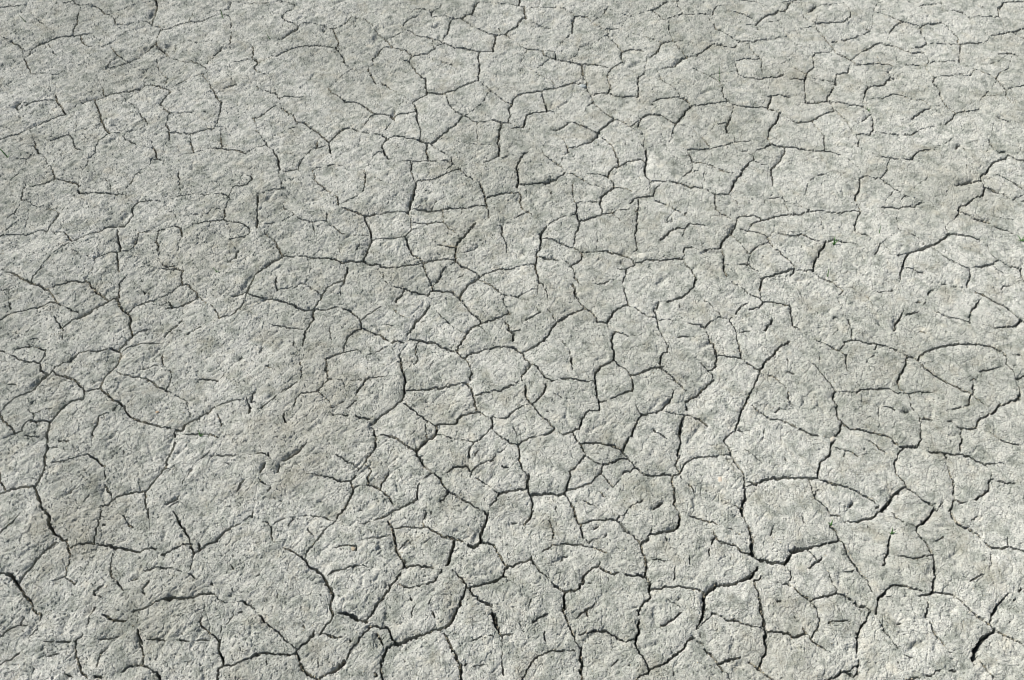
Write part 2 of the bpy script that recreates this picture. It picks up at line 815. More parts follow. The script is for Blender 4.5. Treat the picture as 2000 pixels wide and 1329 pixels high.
167 -10036,15540 96,-40
158 -9717,15053 257,-173
131 -9460,14880 243,-76 108,-38
255 -11307,15639 58,95
161 -11360,15579 53,60 85,139 140,202
192 -11215,16369 -45,-186 -123,-163
116 -10978,16307 45,-246 13,-283 63,-308
136 -11117,16576 302,-228 233,0 309,-165
304 -7855,17542 60,-219 43,-65
148 -7752,17258 120,-547
238 -7729,17150 8,-43
178 -7947,16702 265,0 257,42 236,0 227,43 236,0
314 -6726,16787 207,-85
182 -6519,16702 70,-146 -59,-167 -14,-165
290 -6522,16224 37,-293
239 -6485,15931 -163,-52 -227,-20 -243,-81
238 -6485,15931 213,-64
267 -6329,15867 238,-48 226,-152
191 -5865,15667 34,-127 -130,-158 -225,-45
136 -7458,16041 219,61 228,20 148,-20 49,205 297,-17
188 -6519,16702 33,233 71,107
269 -6294,17029 150,78 69,129 -36,131 -97,43
215 -6415,17042 121,-13
130 -7894,16183 204,0 166,-244
336 -7554,15738 108,-39
290 -7446,15699 90,-159 46,-158
143 -7318,15422 -22,-234 -1,-270
202 -8325,15540 103,47 162,40
50 -7911,15599 0,0
303 -7911,15599 159,60
201 -7911,15599 34,-177 -12,-147
376 -7884,15285 78,-97 28,-193
200 -8336,15587 -2,-361 39,-182
145 -7749,15053 -1,-249 152,-188
255 -7598,14616 113,-75 121,19
250 -7251,14485 157,-93
155 -7364,14560 113,-75
277 -7092,14414 -13,-169 58,-219
241 -7033,13992 96,34 137,-145 79,-54
223 -6721,13827 101,-171
218 -6992,14026 -98,-55
151 -7090,13971 -106,-144 -163,-125 -193,-106
247 -7552,13596 -200,-71 -147,-63
146 -7899,13462 -88,-120
162 -7274,14500 -333,-34
258 -8825,15659 25,-159 66,-157
397 -8734,15343 82,-194 50,-173
335 -8675,14969 91,-240 101,-355
195 -8607,14995 -201,-38 -177,-77 -123,-117
162 -8602,14976 202,38 75,96
161 -8086,14504 215,93
142 -9109,14766 43,-113 -51,-335 -25,-220
261 -8361,14149 -28,-74
256 -8319,14263 -75,-201 35,-145
217 -8359,13917 48,-250
437 -8311,13667 -140,-36
239 -8451,13631 -86,-88
221 -9824,13946 128,80 152,43
319 -9544,14069 148,58 254,-29
325 -9138,14135 125,-109 228,-252 145,-79
266 -8838,13833 211,-148 112,-119
196 -10908,14363 124,0
402 -10784,14363 169,-100 176,-128 131,-73
439 -10308,14062 208,-54 227,-127
198 -9873,13881 117,-125 155,-213
247 -9601,13543 -165,-35 -87,-71
367 -9853,13437 -92,-52
215 -9945,13385 -195,-63 -143,-59 -213,-86
181 -9601,13543 146,-88 158,-87
212 -9297,13368 274,-122
243 -10567,13490 75,-157
135 -10682,13880 120,-407
159 -11122,13798 254,47 193,36 78,54
360 -8537,13543 -157,-123 -129,-122
384 -8823,13298 -106,-104 -106,-103
233 -9035,13091 -131,-103 -86,-119 -28,-53
165 -9551,13177 151,-206
273 -9400,12971 82,-102 85,-118
131 -9233,12751 68,-244
396 -8349,13657 94,-220 92,-104 124,-70
275 -8039,13263 82,-121
372 -7957,13142 53,-171 67,-203 79,-134
289 -7986,13358 -60,-91
254 -7758,12634 -103,-139
177 -7772,12634 144,117 173,50
283 -6639,13685 -27,-71
304 -6666,13614 -117,-89 -147,-70
214 -6930,13455 -187,-70
234 -7257,13350 140,35 -135,193
244 -7387,13455 170,88
194 -6342,13473 142,-192 148,-225
145 -6609,13667 176,-142 -54,-140
366 -5512,14337 -58,-239 -33,-217 -39,-89
400 -5642,13792 -124,-72 -153,-53
241 -5647,13789 100,-87 146,-64
192 -5632,13768 6,-243 -51,-175
321 -5677,13350 -86,-121 -119,-87
181 -5882,13142 -187,-68
263 -6415,12869 -138,-101
175 -6553,12768 -206,-151
167 -6852,13074 -71,-171
254 -6914,12924 -158,-190 -50,-134
111 -6923,12903 140,-169
227 -6009,14995 -17,-229
190 -6026,14766 -176,-113
120 -6183,15188 180,-231
167 -6288,15304 251,51
125 -11363,14664 298,-198 157,-103
210 -9826,12534 157,0
146 -10288,12507 197,127 133,167
242 -7856,13863 191,-125
205 -10773,12851 160,188 117,138
181 -5514,17590 104,-310 88,-302
213 -5677,16872 198,63 233,9
177 -5322,16978 77,-21
401 -5300,17564 263,57
214 -4710,17605 122,-325
265 -4668,17323 238,-238 150,-150
166 -4280,16935 148,-127 98,-85
265 -4034,16723 58,-272
210 -3480,17586 45,-263 21,-302
166 -3414,17021 -69,-213 -271,-232 -222,-125
136 -3172,17323 192,-152
216 -2395,17588 73,-221 87,-196
281 -2250,17171 70,74 178,26
214 -2002,17271 208,30 204,109 357,172
339 -1226,17607 22,-74
233 -1204,17533 125,-145
380 -1079,17388 122,-87
223 -957,17301 62,-108
390 -745,17171 64,-236 49,-254
355 -632,16681 48,-250
263 -584,16431 38,-207 27,-244
278 -626,16647 214,76
349 -412,16723 146,76 267,51
539 -2235,17171 -25,-321 -46,-211
591 -2306,16639 -33,-188 -5,-144
408 -2344,16307 -4,-165
243 -581,16411 -178,-1 -290,-62
312 -1049,16348 -234,0 -218,-8
276 -1501,16340 -129,-42 -263,9
519 -1864,16307 -279,41
208 -2143,16348 -200,-13
309 -3906,16348 121,-41
441 -3785,16307 182,-83 182,-82
267 -3421,16142 107,-61
513 -3301,16102 212,61
207 -3089,16163 330,53 290,0 118,-33
174 -1571,16317 30,-398
219 -1556,15919 123,-181 192,-178
145 -2351,16183 76,-284 32,-247
204 -2275,15897 348,-38 198,60 188,0
324 -3312,16105 24,-206 109,-200
400 -3179,15699 35,-238
284 -3144,15461 12,-137
491 -3119,15343 -50,-233
511 -3169,15110 -25,-192
342 -3194,14918 -49,-227
200 -3126,15375 287,7 225,40 240,48
249 -2245,15651 -132,-170
344 -2376,15469 56,-204
431 -2320,15265 69,-193
459 -2251,15072 67,-173
312 -2184,14899 175,-133
242 -2009,14766 104,-113
160 -1974,15659 -35,119 -237,-119
336 -820,15876 -152,-257
155 -972,15619 167,240
335 -972,15619 -108,-178
458 -1080,15441 -109,-156
485 -1189,15285 -48,-252
364 -1237,15033 17,-364
294 -1223,15104 -243,45 -173,77
169 -388,15798 144,-21
259 -244,15778 16,-278 43,-118
204 -185,15382 86,-233
115 -260,16020 16,-242
113 -99,15226 -13,-269 42,-153
392 -1211,14691 101,-113
413 -1110,14578 140,-56
247 -970,14522 239,-167
259 -1213,14712 -238,54 -223,-7
319 -1674,14759 -137,-49 -94,-57
184 -1224,14672 -163,-112 -105,-131
223 -1492,14429 -51,-246
421 -1585,14139 -44,-41
148 -1629,14098 -77,-90
461 -772,14374 71,-129
418 -701,14245 -121,-128
473 -822,14117 -133,-109 -79,-127
513 -1034,13881 -51,-107 -46,-64
248 -701,14245 150,110 137,56
287 -414,14411 137,55 166,0 111,19
289 -1913,14663 -197,-66 -220,-37
192 -2330,14560 -161,-75 -250,19
196 -1930,14650 83,-295 64,-184
250 -1783,14171 77,-163 2,-135
194 -4190,15901 205,-163
222 -3985,15738 164,-198 119,-40
134 -3717,15458 214,42 356,-15
199 -5056,14921 40,-98
180 -5266,15285 113,-152
268 -4854,16020 158,-101 208,-52
164 -4488,15867 298,32 -9,203 112,40
167 -4923,16102 -153,-142 -217,-101 -272,-101
157 -4923,16102 -260,205 -20,249
201 -4476,15868 71,-328
381 -5831,16723 47,-334
460 -5757,15980 65,-321
233 -5784,16389 16,-287 11,-122
154 -5702,15758 306,-356
284 -5396,15402 145,-117
349 -5224,15215 122,-182 86,-210
443 -5016,14823 -140,-94
426 -5156,14729 -117,-151
395 -5273,14578 -115,-149 -143,-148
228 -5027,14851 196,-54 83,7
196 -4653,14823 183,-11
260 -4470,14812 117,-38 194,11
391 -4214,14774 197,-8
324 -4017,14766 142,-30
446 -3875,14736 234,-101
447 -3669,14635 133,56
357 -3536,14691 294,6
441 -3243,14691 132,-75
442 -3111,14616 87,-45
345 -3024,14571 135,45 177,-131
331 -3588,14522 21,-204
304 -3567,14318 -18,-220
247 -3587,14117 -184,-73 -152,-109
226 -3923,13935 -95,-233
406 -4043,13685 26,-107
225 -4017,13578 -88,-158 -39,-122
179 -4393,13989 123,-108 252,-201
183 -4648,13863 144,145 111,-19
220 -5025,14208 -9,-219 67,-180
156 -4967,13809 338,108
246 -5403,13649 200,-71
279 -5203,13578 219,-24
308 -4984,13554 224,-57
301 -4760,13497 259,-129
387 -4559,13402 232,-139
335 -4327,13263 196,35
213 -4131,13298 176,-17 130,34
243 -3825,13315 181,53
392 -3562,13357 195,-76
259 -3367,13281 147,-139
191 -3220,13142 81,-154
238 -3139,12988 26,-136
174 -3139,12988 82,120 171,173 225,192
165 -3591,14097 -44,-180 17,-286
373 -4129,13281 14,-225
329 -4115,13056 -64,-119 -45,-169
291 -4224,12768 -32,-263
185 -3115,12869 8,-84
355 -3109,12808 135,-40
261 -2974,12768 166,-94
266 -2808,12674 107,-24
364 -2701,12650 198,-192
229 -3109,12801 -194,-167
308 -3278,12650 -116,-143
209 -4965,12886 218,-51 176,-34
149 -4571,12801 347,-33
132 -3752,12903 6,-169 64,-227
406 -2329,13935 83,-18
219 -2537,13989 208,-54
305 -2246,13917 155,-90
404 -2091,13827 165,-35
308 -1926,13792 152,-54
369 -1713,13884 -75,-146
375 -1701,13878 206,-26
344 -1495,13852 245,-7
413 -1277,13845 168,-160
452 -1109,13685 86,-142
282 -1023,13543 112,-175
338 -911,13368 111,-157
279 -800,13211 165,-240
352 -635,12971 -157,-85
305 -792,12886 -127,-185
350 -919,12701 -98,-227
235 -635,12954 184,102
269 -451,13056 185,69
207 -266,13125 213,121
193 -2298,13928 -34,-154
313 -2332,13774 -120,-213
50 -2452,13561 0,0
176 -2520,13385 202,-208 191,-69
280 -1721,13490 -73,-140
532 -1794,13350 -97,-173
395 -1891,13177 -87,-121
548 -1965,13074 -105,-239
271 -2070,12835 -79,-201
235 -2116,12517 157,10 157,-34
138 -1580,13350 91,-171
193 -1525,13243 62,-118
171 -1463,13125 139,-154 137,-119
173 -1092,12768 155,-107
139 -686,12932 161,-231 106,-101
183 -744,14199 197,-137 138,-91
236 -409,13971 137,-144
150 -272,13827 272,-196
189 -153,13775 -22,-250
138 -175,13525 95,-210
217 -80,13315 36,-118
351 -133,13056 54,-153
212 -79,12903 13,-102
394 -92,12807 97,-104
148 -2672,12937 133,0 138,-85
141 -2805,14429 65,-294 121,-146
112 -4468,14811 121,-307 -53,-513
175 -3454,14995 87,270
122 -1599,16935 68,-212 64,-126
146 -1137,16348 -23,-206
160 -1941,16681 -245,-339
185 -1732,16597 -132,-290
141 -2104,16957 330,-85
113 -3820,15265 69,-385
120 -4366,14778 197,332
178 -1521,14258 -91,-109
151 -1020,14355 -161,-147
158 -733,15149 -110,-116 -167,-76
420 121,17586 29,-219 -31,-346
50 119,17021 0,0
250 126,17101 231,-3 238,30
321 595,17128 180,30
529 775,17158 256,113
233 1031,17271 169,161 64,110
211 1248,17498 180,0 130,-131
363 2305,17586 -43,-211
216 1805,17520 239,-22 221,-99
193 2263,17388 108,-195
357 2372,17215 -10,-160
466 2376,17042 -156,-128 -95,-106
472 2125,16808 -81,-127
353 2044,16681 -32,-209
237 2012,16472 51,-248
234 2065,16265 -39,-172
209 2362,17055 163,-13 143,-64 126,-106
337 2027,16102 -177,-61 -118,-61
404 1732,15980 -147,-49 -73,-32
237 2038,16138 226,45 121,82
173 2385,16265 118,21 360,-41
152 778,17160 135,-437
179 1425,17193 -20,-300 5,-254 54,-158
175 1463,16493 295,42 261,-18
233 1469,16482 -13,-365
350 1478,16122 34,-215
233 1512,15907 -23,-208 -79,-199
171 1410,15500 -65,-387
212 0,16829 162,13
365 162,16842 50,-76 -42,-210
268 170,16556 63,-249
260 320,16216 72,-24 57,-90
162 233,16307 87,-91
198 380,16196 -206,-115 -174,-142
162 1127,16020 -206,-121 -170,-180
483 774,15758 -147,-258
573 671,15579 -42,-236
170 1127,16020 263,82 88,20
284 653,15382 -18,-233 -31,-135
294 604,15014 -72,-134
231 653,15382 198,-39 140,-58
387 991,15285 167,-97
391 1158,15188 194,-78
186 1352,15110 54,-77 135,-115
164 1543,14964 366,23
197 1909,14987 196,-11
348 2106,14995 108,-77
392 2214,14918 194,-30
414 2408,14888 148,-84
237 2556,14804 123,-207
289 1543,14964 -52,-235 -73,-76
369 1418,14653 -157,-131
258 528,14845 170,-60
290 698,14785 195,-19 137,-68
279 532,14880 -27,-283
181 1128,14710 147,-169
334 500,14597 24,-205
362 524,14392 39,-184
248 563,14208 25,-164
308 574,14062 68,-36
190 0,14474 194,86
159 194,14504 139,93 172,0
197 1275,14541 76,-186 2,-138
345 1345,14208 5,-9
229 1353,14217 69,-155 26,-36
438 1298,14044 10,-109
381 1336,13971 -21,-197
305 1315,13774 36,-107
227 1351,13667 99,-212 102,-122
385 1552,13333 104,-70
335 1656,13263 49,-86
218 1705,13177 70,-189
329 1749,13005 209,-51
385 1958,12954 89,154
329 2047,13108 76,155
357 2122,13246 155,122 166,69
163 1957,12937 69,-169
245 1957,12937 17,-40
346 2102,12717 -78,-210
175 2088,12701 168,-34 151,-100
235 1516,13376 -126,-95
299 1390,13281 -191,-87
260 1199,13194 -164,-138 -136,-119
302 899,12937 -110,-186
273 789,12751 -149,-244
177 -5,12734 189,67
342 43,12724 -30,-217
166 642,14026 90,-252 24,-143
137 588,14044 -75,-413
50 510,13455 0,0
137 510,13455 77,-209
201 723,13333 78,-87
139 801,13246 146,-267
175 399,13108 161,103 59,69
50 265,13056 0,0
209 265,13056 134,52
216 -27,13720 135,-35
154 200,13745 208,100 148,40
240 108,13667 112,80
250 2485,14490 -31,-135
167 2454,14355 -86,-257 28,-181
218 2396,13917 34,-286 13,-194
190 2297,14485 137,-19 245,131
259 2670,14653 139,0
217 2809,14653 148,113
292 2912,14729 237,0 110,-19
259 3259,14710 256,49
326 3515,14759 237,7
140 3736,14748 37,209
227 3759,14955 42,136
231 3801,15091 211,0
173 3724,14748 74,-207
231 3798,14541 94,-149 58,-221
329 3954,14208 -11,-91
332 3961,14166 -77,-213
262 3884,13953 -109,-126 -153,-160
239 3622,13667 -89,-63
398 3257,13525 138,36 166,57
50 3257,13525 0,0
236 3110,13543 -87,-70
378 3067,13508 -41,-158
294 2987,13368 4,-260
240 2994,13142 21,-205
187 3015,12937 25,-169 80,-261
204 2596,13333 97,-122 127,-86
212 2820,13125 171,-17
179 2439,13436 157,-103
290 2850,16265 -24,-245
316 2826,16020 -25,-321
322 2801,15699 -64,-159
204 2737,15540 11,-236 7,-271 -89,-57
205 2918,16687 -68,-422
349 2822,16660 151,42
386 2973,16702 180,42
227 3153,16744 118,0 50,234 130,129
148 3225,17236 -43,-492
363 3149,17586 13,-198
285 3162,17388 62,-152
252 3222,17215 210,13
288 3432,17228 180,8
501 3700,17215 174,-44
284 3874,17171 115,-43
451 3989,17128 167,-107
286 4156,17021 264,-22
200 4420,16999 235,-255
235 4688,16766 -47,-252 -16,-249
221 4630,16307 71,-124
303 4701,16183 108,-61
226 4809,16122 126,-142
150 4550,17586 -57,-350 -69,-240
242 3987,17388 99,88 162,110
182 4224,17552 145,34
285 4886,17621 224,-123
179 5110,17498 142,-66
429 5424,17586 -70,-176
359 5354,17410 -180,-217
392 5192,17215 -119,-322
220 5073,16893 -72,-108
284 5012,16766 -148,0
177 4864,16766 -209,-22
318 2822,16660 -130,-167
271 3272,16597 125,-83
238 3397,16514 138,-83
231 3617,16369 214,-186
159 3831,16183 80,-61 72,-142
283 3978,16204 -67,-82
237 4010,15839 183,-41 196,-40
248 4010,15839 -82,-101
309 3928,15738 -66,-79
338 3878,15679 -184,20
423 3694,15699 -122,-80
369 3572,15619 -130,-158
471 3444,15481 -155,-146
144 3862,15659 -91,-316
234 5097,16000 -89,-222
469 5008,15778 -82,-179
633 4949,15659 -107,-159
373 4842,15500 -116,-118
350 4726,15382 -96,-194
439 4644,15188 -55,-97
264 4589,15091 -172,-27
197 4417,15064 -229,-38
230 4592,15098 40,-218
279 4632,14880 -25,-302
500 4607,14578 -29,-112
252 4580,14485 38,-240
149 4618,14245 117,-147
202 5053,16000 185,81
273 5238,16081 207,29 160,-90
269 5605,16020 18,-73
308 5623,15947 149,33
228 5623,15947 -158,-88 -133,-121
269 5105,15651 178,-52
264 5283,15599 191,-59 206,-138
181 4859,15520 195,-332 113,-307
215 5167,14899 70,0 155,192
159 5392,15091 288,194
142 5234,14899 -125,-302
242 5109,14597 116,-149
186 5225,14448 100,-74
226 4913,14586 218,-26
50 5348,14171 0,0
284 5348,14171 145,44
437 5335,14171 -64,-326
136 5268,13917 -23,-301
181 4680,14098 194,-181
178 4874,13917 164,-179
244 5038,13738 211,-124
223 5249,13614 21,-124 -102,-140
243 5168,13350 -224,-69
179 4974,13490 -176,-105
224 4827,13402 -165,-225
172 4662,13177 -154,-137
246 5268,13505 117,27
271 4510,13039 35,-136
190 4545,12903 73,-236
131 4618,12667 -45,-177
356 3878,12852 89,-34
161 3967,12818 43,-184 37,-127
197 3965,12821 139,150
149 4104,12971 201,120 208,-35
172 4352,13079 -170,306 -188,229
209 3650,12937 76,-34 209,-17
151 3001,13037 264,19 181,-51
360 5277,12852 -98,-118
266 3388,12574 147,26 103,-16
149 4605,12709 311,25
136 3490,13591 41,-276
141 1902,15382 -33,-399
187 1748,14026 164,0 127,72
155 2039,14098 155,73
153 5013,16787 141,-273 -12,-290
207 1559,17388 228,-238 262,-108
187 3539,16020 -87,-161 147,40 2,162
159 2257,16181 219,-282
146 1422,14062 51,-73
396 6092,17596 -19,-186 24,-130
269 6097,17280 -46,-195
211 6956,17236 174,131 192,65
142 7322,17432 133,66
151 6956,17236 -91,-172 -77,-256
150 6224,16872 20,-316
177 6244,16556 19,-435
212 5880,16660 356,15
235 8253,17367 -167,-152
298 8086,17215 -36,-237
420 8050,16978 -119,-212 -45,-210
149 7895,16597 18,-375
260 8859,17586 -126,-154
225 8733,17432 -127,-161
181 8183,17388 218,-100 207,-8
233 8606,17271 86,-143
300 8692,17128 134,-193
205 8826,16935 166,-169 125,-93
172 9117,16673 152,-97 173,-125
246 8391,16327 87,0
313 8478,16327 177,8 129,-70
243 8784,16265 131,62 165,21
456 9068,16356 83,-16
269 9151,16340 238,150
437 11203,17586 -100,-154
292 11103,17432 -130,-87 -61,-162
274 10250,16999 127,86
505 10377,17085 233,86 119,0
256 10729,17171 197,13
185 10926,17184 15,-206
324 10941,16978 135,-43
349 11076,16935 146,-106
202 11222,16829 126,-169 100,-104
172 11448,16556 345,210 325,197
386 10943,16977 -112,-275
393 10831,16702 -124,-21
232 10707,16681 -189,-146
338 10518,16535 -187,-146 -128,-41
388 10203,16348 -84,-144
296 10140,16224 -146,-264
215 11330,17388 200,-130
280 11530,17258 162,-151
378 11692,17107 132,-150
206 10100,16167 249,-126
274 10223,16104 126,-63
417 10384,15960 247,-41
412 10603,15919 169,-60
270 10808,15738 148,-79
235 10956,15659 169,-99 74,-40
336 10956,15659 36,-21
332 5771,15972 160,97
276 5931,16069 208,33 265,20
520 6405,16142 145,-8
306 6550,16134 189,82
209 6739,16216 235,17
243 6974,16233 227,-29
243 7201,16204 199,-21 154,41
208 7554,16224 183,41 165,-41
174 7902,16224 224,-41
136 7400,16183 182,-102
238 7923,16221 -131,-241
295 7792,15980 -106,-202
259 7686,15778 -18,-179
152 5855,15778 61,20 -79,-219 -165,-193
235 5943,15532 150,-40
268 6093,15492 166,-31 181,59
200 6440,15520 107,-39
287 6547,15481 95,-99
232 6642,15382 213,-78
408 5677,15382 32,-156
266 5709,15226 38,-116
353 5789,15026 77,-50
268 5866,14976 61,-134
313 5927,14842 85,-76
208 6012,14766 104,-206
304 6116,14560 -30,-168
261 6086,14392 -108,-147
379 6099,14466 -164,-74
476 5935,14392 -206,-74
281 5729,14318 -152,-92 -86,-18
334 7174,15343 -206,-39
378 6968,15304 -87,-155
353 6881,15149 -156,-231
484 6725,14918 -179,-358
333 6546,14560 -43,-149
258 6507,14429 -179,0 -138,0
262 7111,15382 190,-109
363 7308,15304 103,-46
165 7411,15258 208,-90
50 7623,15188 0,0
147 6504,14411 69,-148
187 6573,14263 147,-92
280 6720,14171 123,-73
179 6843,14098 194,-253
169 7041,13863 -156,-232
136 6885,13631 5,-191
137 6907,13211 44,-172
248 6951,13039 32,-102
185 6983,12937 -3,-203 -38,-243
231 7741,15540 188,-118
265 8852,15481 100,-59
185 8952,15422 74,-157 120,-193
203 8122,15149 -114,-192
302 8008,14957 -91,-96
156 8234,15265 -140,-116
176 8187,15217 89,-375
145 8740,16142 -73,-245
172 8682,15899 -68,-320
393 9675,15469 -124,-145
416 9551,15324 -173,-117
425 9378,15207 -255,-116
587 9146,15072 -221,-96
458 8925,14976 -216,-77
460 8709,14899 -107,-95
340 8602,14804 -156,-300
368 8452,14474 -70,-119
248 8382,14355 -58,-184
141 8324,14171 -67,-109
168 8105,13881 -22,-36
278 8077,13849 21,37
195 8436,14480 190,-32
253 8626,14448 142,-93
258 8768,14355 117,-29
272 9772,15461 69,-8
238 9658,15461 114,0
306 9841,15453 276,-31
266 10117,15422 148,-79
260 10265,15343 91,-78
194 10390,15188 90,-78
142 10485,15130 -17,-250
216 10468,14880 125,-189
249 10593,14691 -159,-113
359 10434,14578 -211,-56 -204,-37
50 9865,14429 0,0
303 9866,14414 -50,-206
275 9816,14208 -133,-292
154 9205,15106 179,-302
221 9384,14804 200,-188
190 9584,14616 181,-150 101,-52
191 10593,14691 168,-131
261 10761,14560 267,-77
442 11015,14485 -29,-94
310 11064,14597 32,56
277 10991,14392 -30,-166
231 10953,14245 18,-74 72,-290
256 9201,14015 80,-7
50 9281,14008 0,0
255 9401,13946 84,7
50 9703,13953 0,0
50 9839,13809 0,0
342 9839,13809 128,-71
364 9967,13738 104,-107 109,-88
427 10180,13543 178,-123
379 10358,13420 107,-174
230 10465,13246 100,-190
377 10576,13091 37,-52 146,-204
464 10585,13049 -200,-146
305 10385,12903 -224,-41
183 10161,12862 -241,-10
255 9872,13596 -121,-141
341 9751,13455 -116,-122
217 9635,13333 -130,-225
159 9505,13108 -31,-154
50 9474,12954 0,0
181 8867,13263 138,-86
212 9005,13177 141,-69
182 9146,13108 336,-117
218 8160,13263 -70,-121
331 8090,13142 -116,-154
374 7974,12988 -105,-220
214 8210,13194 146,52 169,35
344 8510,13543 108,0
164 8748,13631 -76,-141
335 8885,13845 -69,-107
151 8844,13792 131,89
121 9119,14117 82,-102
278 5383,13525 159,-17
277 5542,13508 155,-35
336 5697,13473 139,-53
295 5826,13437 -11,-295
319 5815,13142 -15,-239
244 5800,12903 32,-118
225 5844,12852 115,-168
388 5389,13056 -33,-119 -106,-85
149 6633,13039 177,86
109 6878,13596 29,-385
152 6402,15149 -35,-39
204 6239,13350 44,-52
238 8378,12751 105,-50
168 8483,12701 53,-101
168 7508,13702 67,-247
158 7735,13809 331,20
161 8856,16904 -247,-265
157 8863,16472 194,245
183 9719,15738 -47,-119 86,-157
164 8665,14860 -286,-56
139 11172,15987 65,-12
139 10772,16102 426,-122 166,-20
132 9590,17202 -331,-309
161 9725,17323 -185,-222
209 11640,16514 86,42 323,155
183 10232,13315 -56,35
166 6544,16431 222,-213
146 6978,16102 9,-403
168 6080,13809 49,-178
214 10847,16556 58,0
156 10358,14558 307,-313
257 10472,13971 163,0
139 10392,13845 80,126
113 6586,12801 132,0 -178,-234
330 -7867,12520 -4,-128 -102,-115
324 -7973,12277 -149,26
207 -8122,12303 -101,-10
264 -8223,12293 -70,-33 -147,-32
176 -8440,12228 -108,16 -69,-32
175 -7902,12166 108,176 237,99 261,0 182,0
267 -9778,12351 -139,-35 -167,-46
143 -9782,12342 -58,66 211,-98
264 -9629,12310 200,-66
186 -9446,12260 29,-146 -56,-161
204 -9929,12017 169,-48
263 -9760,11969 133,-16 159,-16
141 -10185,12179 149,-65 112,-113
256 -9473,11953 78,-222
198 -9395,11731 163,-79
231 -8617,12212 -99,-17 -82,-81
272 -8798,12114 -72,-161
200 -8870,11953 -149,-64 -105,-79
191 -9129,11826 -41,-127 -76,-62
386 -9232,11657 -87,-99
398 -9319,11558 -64,-171 -64,-124
382 -9447,11263 -78,-76
244 -9525,11187 -143,-107 -128,-151
179 -9796,10929 -44,-134 -29,-104 -67,-239
226 -9159,11724 107,-82 187,-31
333 -8893,11620 174,-78 156,-109
263 -8563,11433 129,-108 37,-92
203 -8397,11233 41,-153 -26,-45
250 -8382,11035 -120,-15 -92,-30
373 -8594,10990 -83,-61 -58,-104
284 -8735,10825 -65,-164 -60,-117
242 -7881,11953 -46,-127 -53,-95
213 -7980,11731 -88,-158 -36,-109
356 -8108,11480 6,-170
337 -8087,11300 -108,-21 -139,-46
167 -8334,11233 -75,30
349 -8102,11310 218,-169
308 -7928,11217 153,-212
298 -7775,11005 135,-46 121,-90
197 -7878,11731 150,-95 131,-16
199 -7597,11620 214,-47
142 -7383,11573 134,-31
245 -7249,11542 147,-93 154,-124
221 -6948,11325 139,-62
164 -6809,11263 138,-61 170,-91
127 -6501,11111 174,-121 73,-180 88,-287
153 -6784,11702 16,-160 -22,-287
198 -6858,11731 78,-31
212 -7984,12270 115,-156 -30,-193
200 -7526,10899 76,-164
317 -7450,10735 136,-103 140,-74
322 -7174,10558 133,-44 108,-44
240 -6933,10470 101,-14 111,-58
159 -6721,10398 226,-29 91,-87
310 -6416,10340 125,-15 13,116
212 -6278,10441 96,73 154,88
210 -6028,10602 145,148
364 -5878,10720 96,149
163 -5782,10869 133,90 189,61
138 -5460,11020 300,23
255 -5033,11233 -43,-122 -18,-121
396 -5122,10929 35,-209
164 -5094,10990 117,-31
125 -5194,11141 90,-242
268 -6416,10340 24,-173
341 -6374,10082 -13,-170
391 -6381,9940 -54,-196 -24,-111
380 -6459,9633 34,-144
345 -6454,9496 -35,-55
241 -6489,9441 -42,-136 -46,-107
241 -6577,9198 -50,-94 -46,-106
277 -6673,8998 -137,-13 -137,-14
324 -6947,8971 -127,-52
196 -7074,8919 -127,-53 -58,-92
147 -7259,8774 -11,-52 -163,-38
210 -6673,8998 33,-145 -6,-79
210 -6646,8774 94,-160
134 -7589,10932 -96,-93
230 -7685,10839 -28,-89
162 -7713,10750 -129,-74 -91,-30
223 -7933,10646 -4,-132
198 -7937,10514 -23,-145 -12,-145
196 -7961,10354 8,-201
97 -7972,10224 67,-256 -45,-196
130 -8235,9675 129,55 152,56
154 -7950,9798 133,-76
303 -7843,9730 144,-97 132,-96
118 -7571,9550 82,-326
215 -7468,9144 92,-133 59,-53
140 -7317,8958 68,-167
300 -9869,10691 96,-147
259 -9773,10544 125,-88 138,-131
199 -9510,10325 64,-86
268 -9459,10239 141,60
158 -9459,10239 -94,-86 -123,-71 -188,-109
180 -9333,10305 19,180 97,66
161 -9260,10224 174,-51 163,-20
153 -9362,10810 168,-149 -14,-161
273 -9224,10514 167,15 197,15
136 -9211,10676 146,134 190,29
321 -8853,10544 9,-117 1,-87
391 -8843,10340 5,-144 57,-114
313 -8781,10082 53,-226
384 -8736,9884 4,-140 44,-152
286 -8692,9605 32,-109 4,-137
336 -8656,9359 -28,-108 -35,-160
267 -8588,10082 120,5 114,-20
133 -8747,9929 226,3
130 -8613,9578 234,14 144,83
357 -8719,9091 -179,13
356 -8898,9104 -113,-13 -152,-40
300 -9163,9051 -158,-93 -179,-105
281 -8729,9091 80,-159
376 -8649,8932 93,-118 140,-201
237 -9563,9542 141,-264 58,-107
167 -9364,9171 127,-164
316 -7405,11778 146,32
172 -7259,11810 191,63
257 -7050,12147 68,-258
187 -5736,10224 -146,0 -361,-14
209 -5745,10252 192,-99
156 -5646,9744 239,0
156 -5407,9744 261,14
150 -5334,9605 162,-109
126 -5864,9633 104,83 93,140
120 -5953,9482 -17,-150 -74,-215
289 -5945,9441 8,33
148 -8047,8945 56,92 103,54
242 -8047,8945 16,26
144 -7679,8919 -46,-92 -68,-92
219 -6030,8932 -89,-131 -145,-79
146 -6184,8671 158,130
219 -4895,9251 -95,-134
236 -4990,9117 -27,-119
275 -5502,12001 64,81
198 -6232,11526 250,16 161,-47
133 -5821,11495 135,236
286 -9963,11387 176,0
174 -5705,10720 111,-206 46,-116
129 -6750,9441 71,0
96 -7296,9940 29,-168
294 -10273,12212 -88,32 -279,104
154 -6329,9468 -125,28
183 -3374,12567 -31,-208 17,-164
316 -3390,12212 -124,-49
340 -3514,12163 -122,-65 -120,-81
181 -3763,12037 50,-164
360 -3702,11889 -9,-143
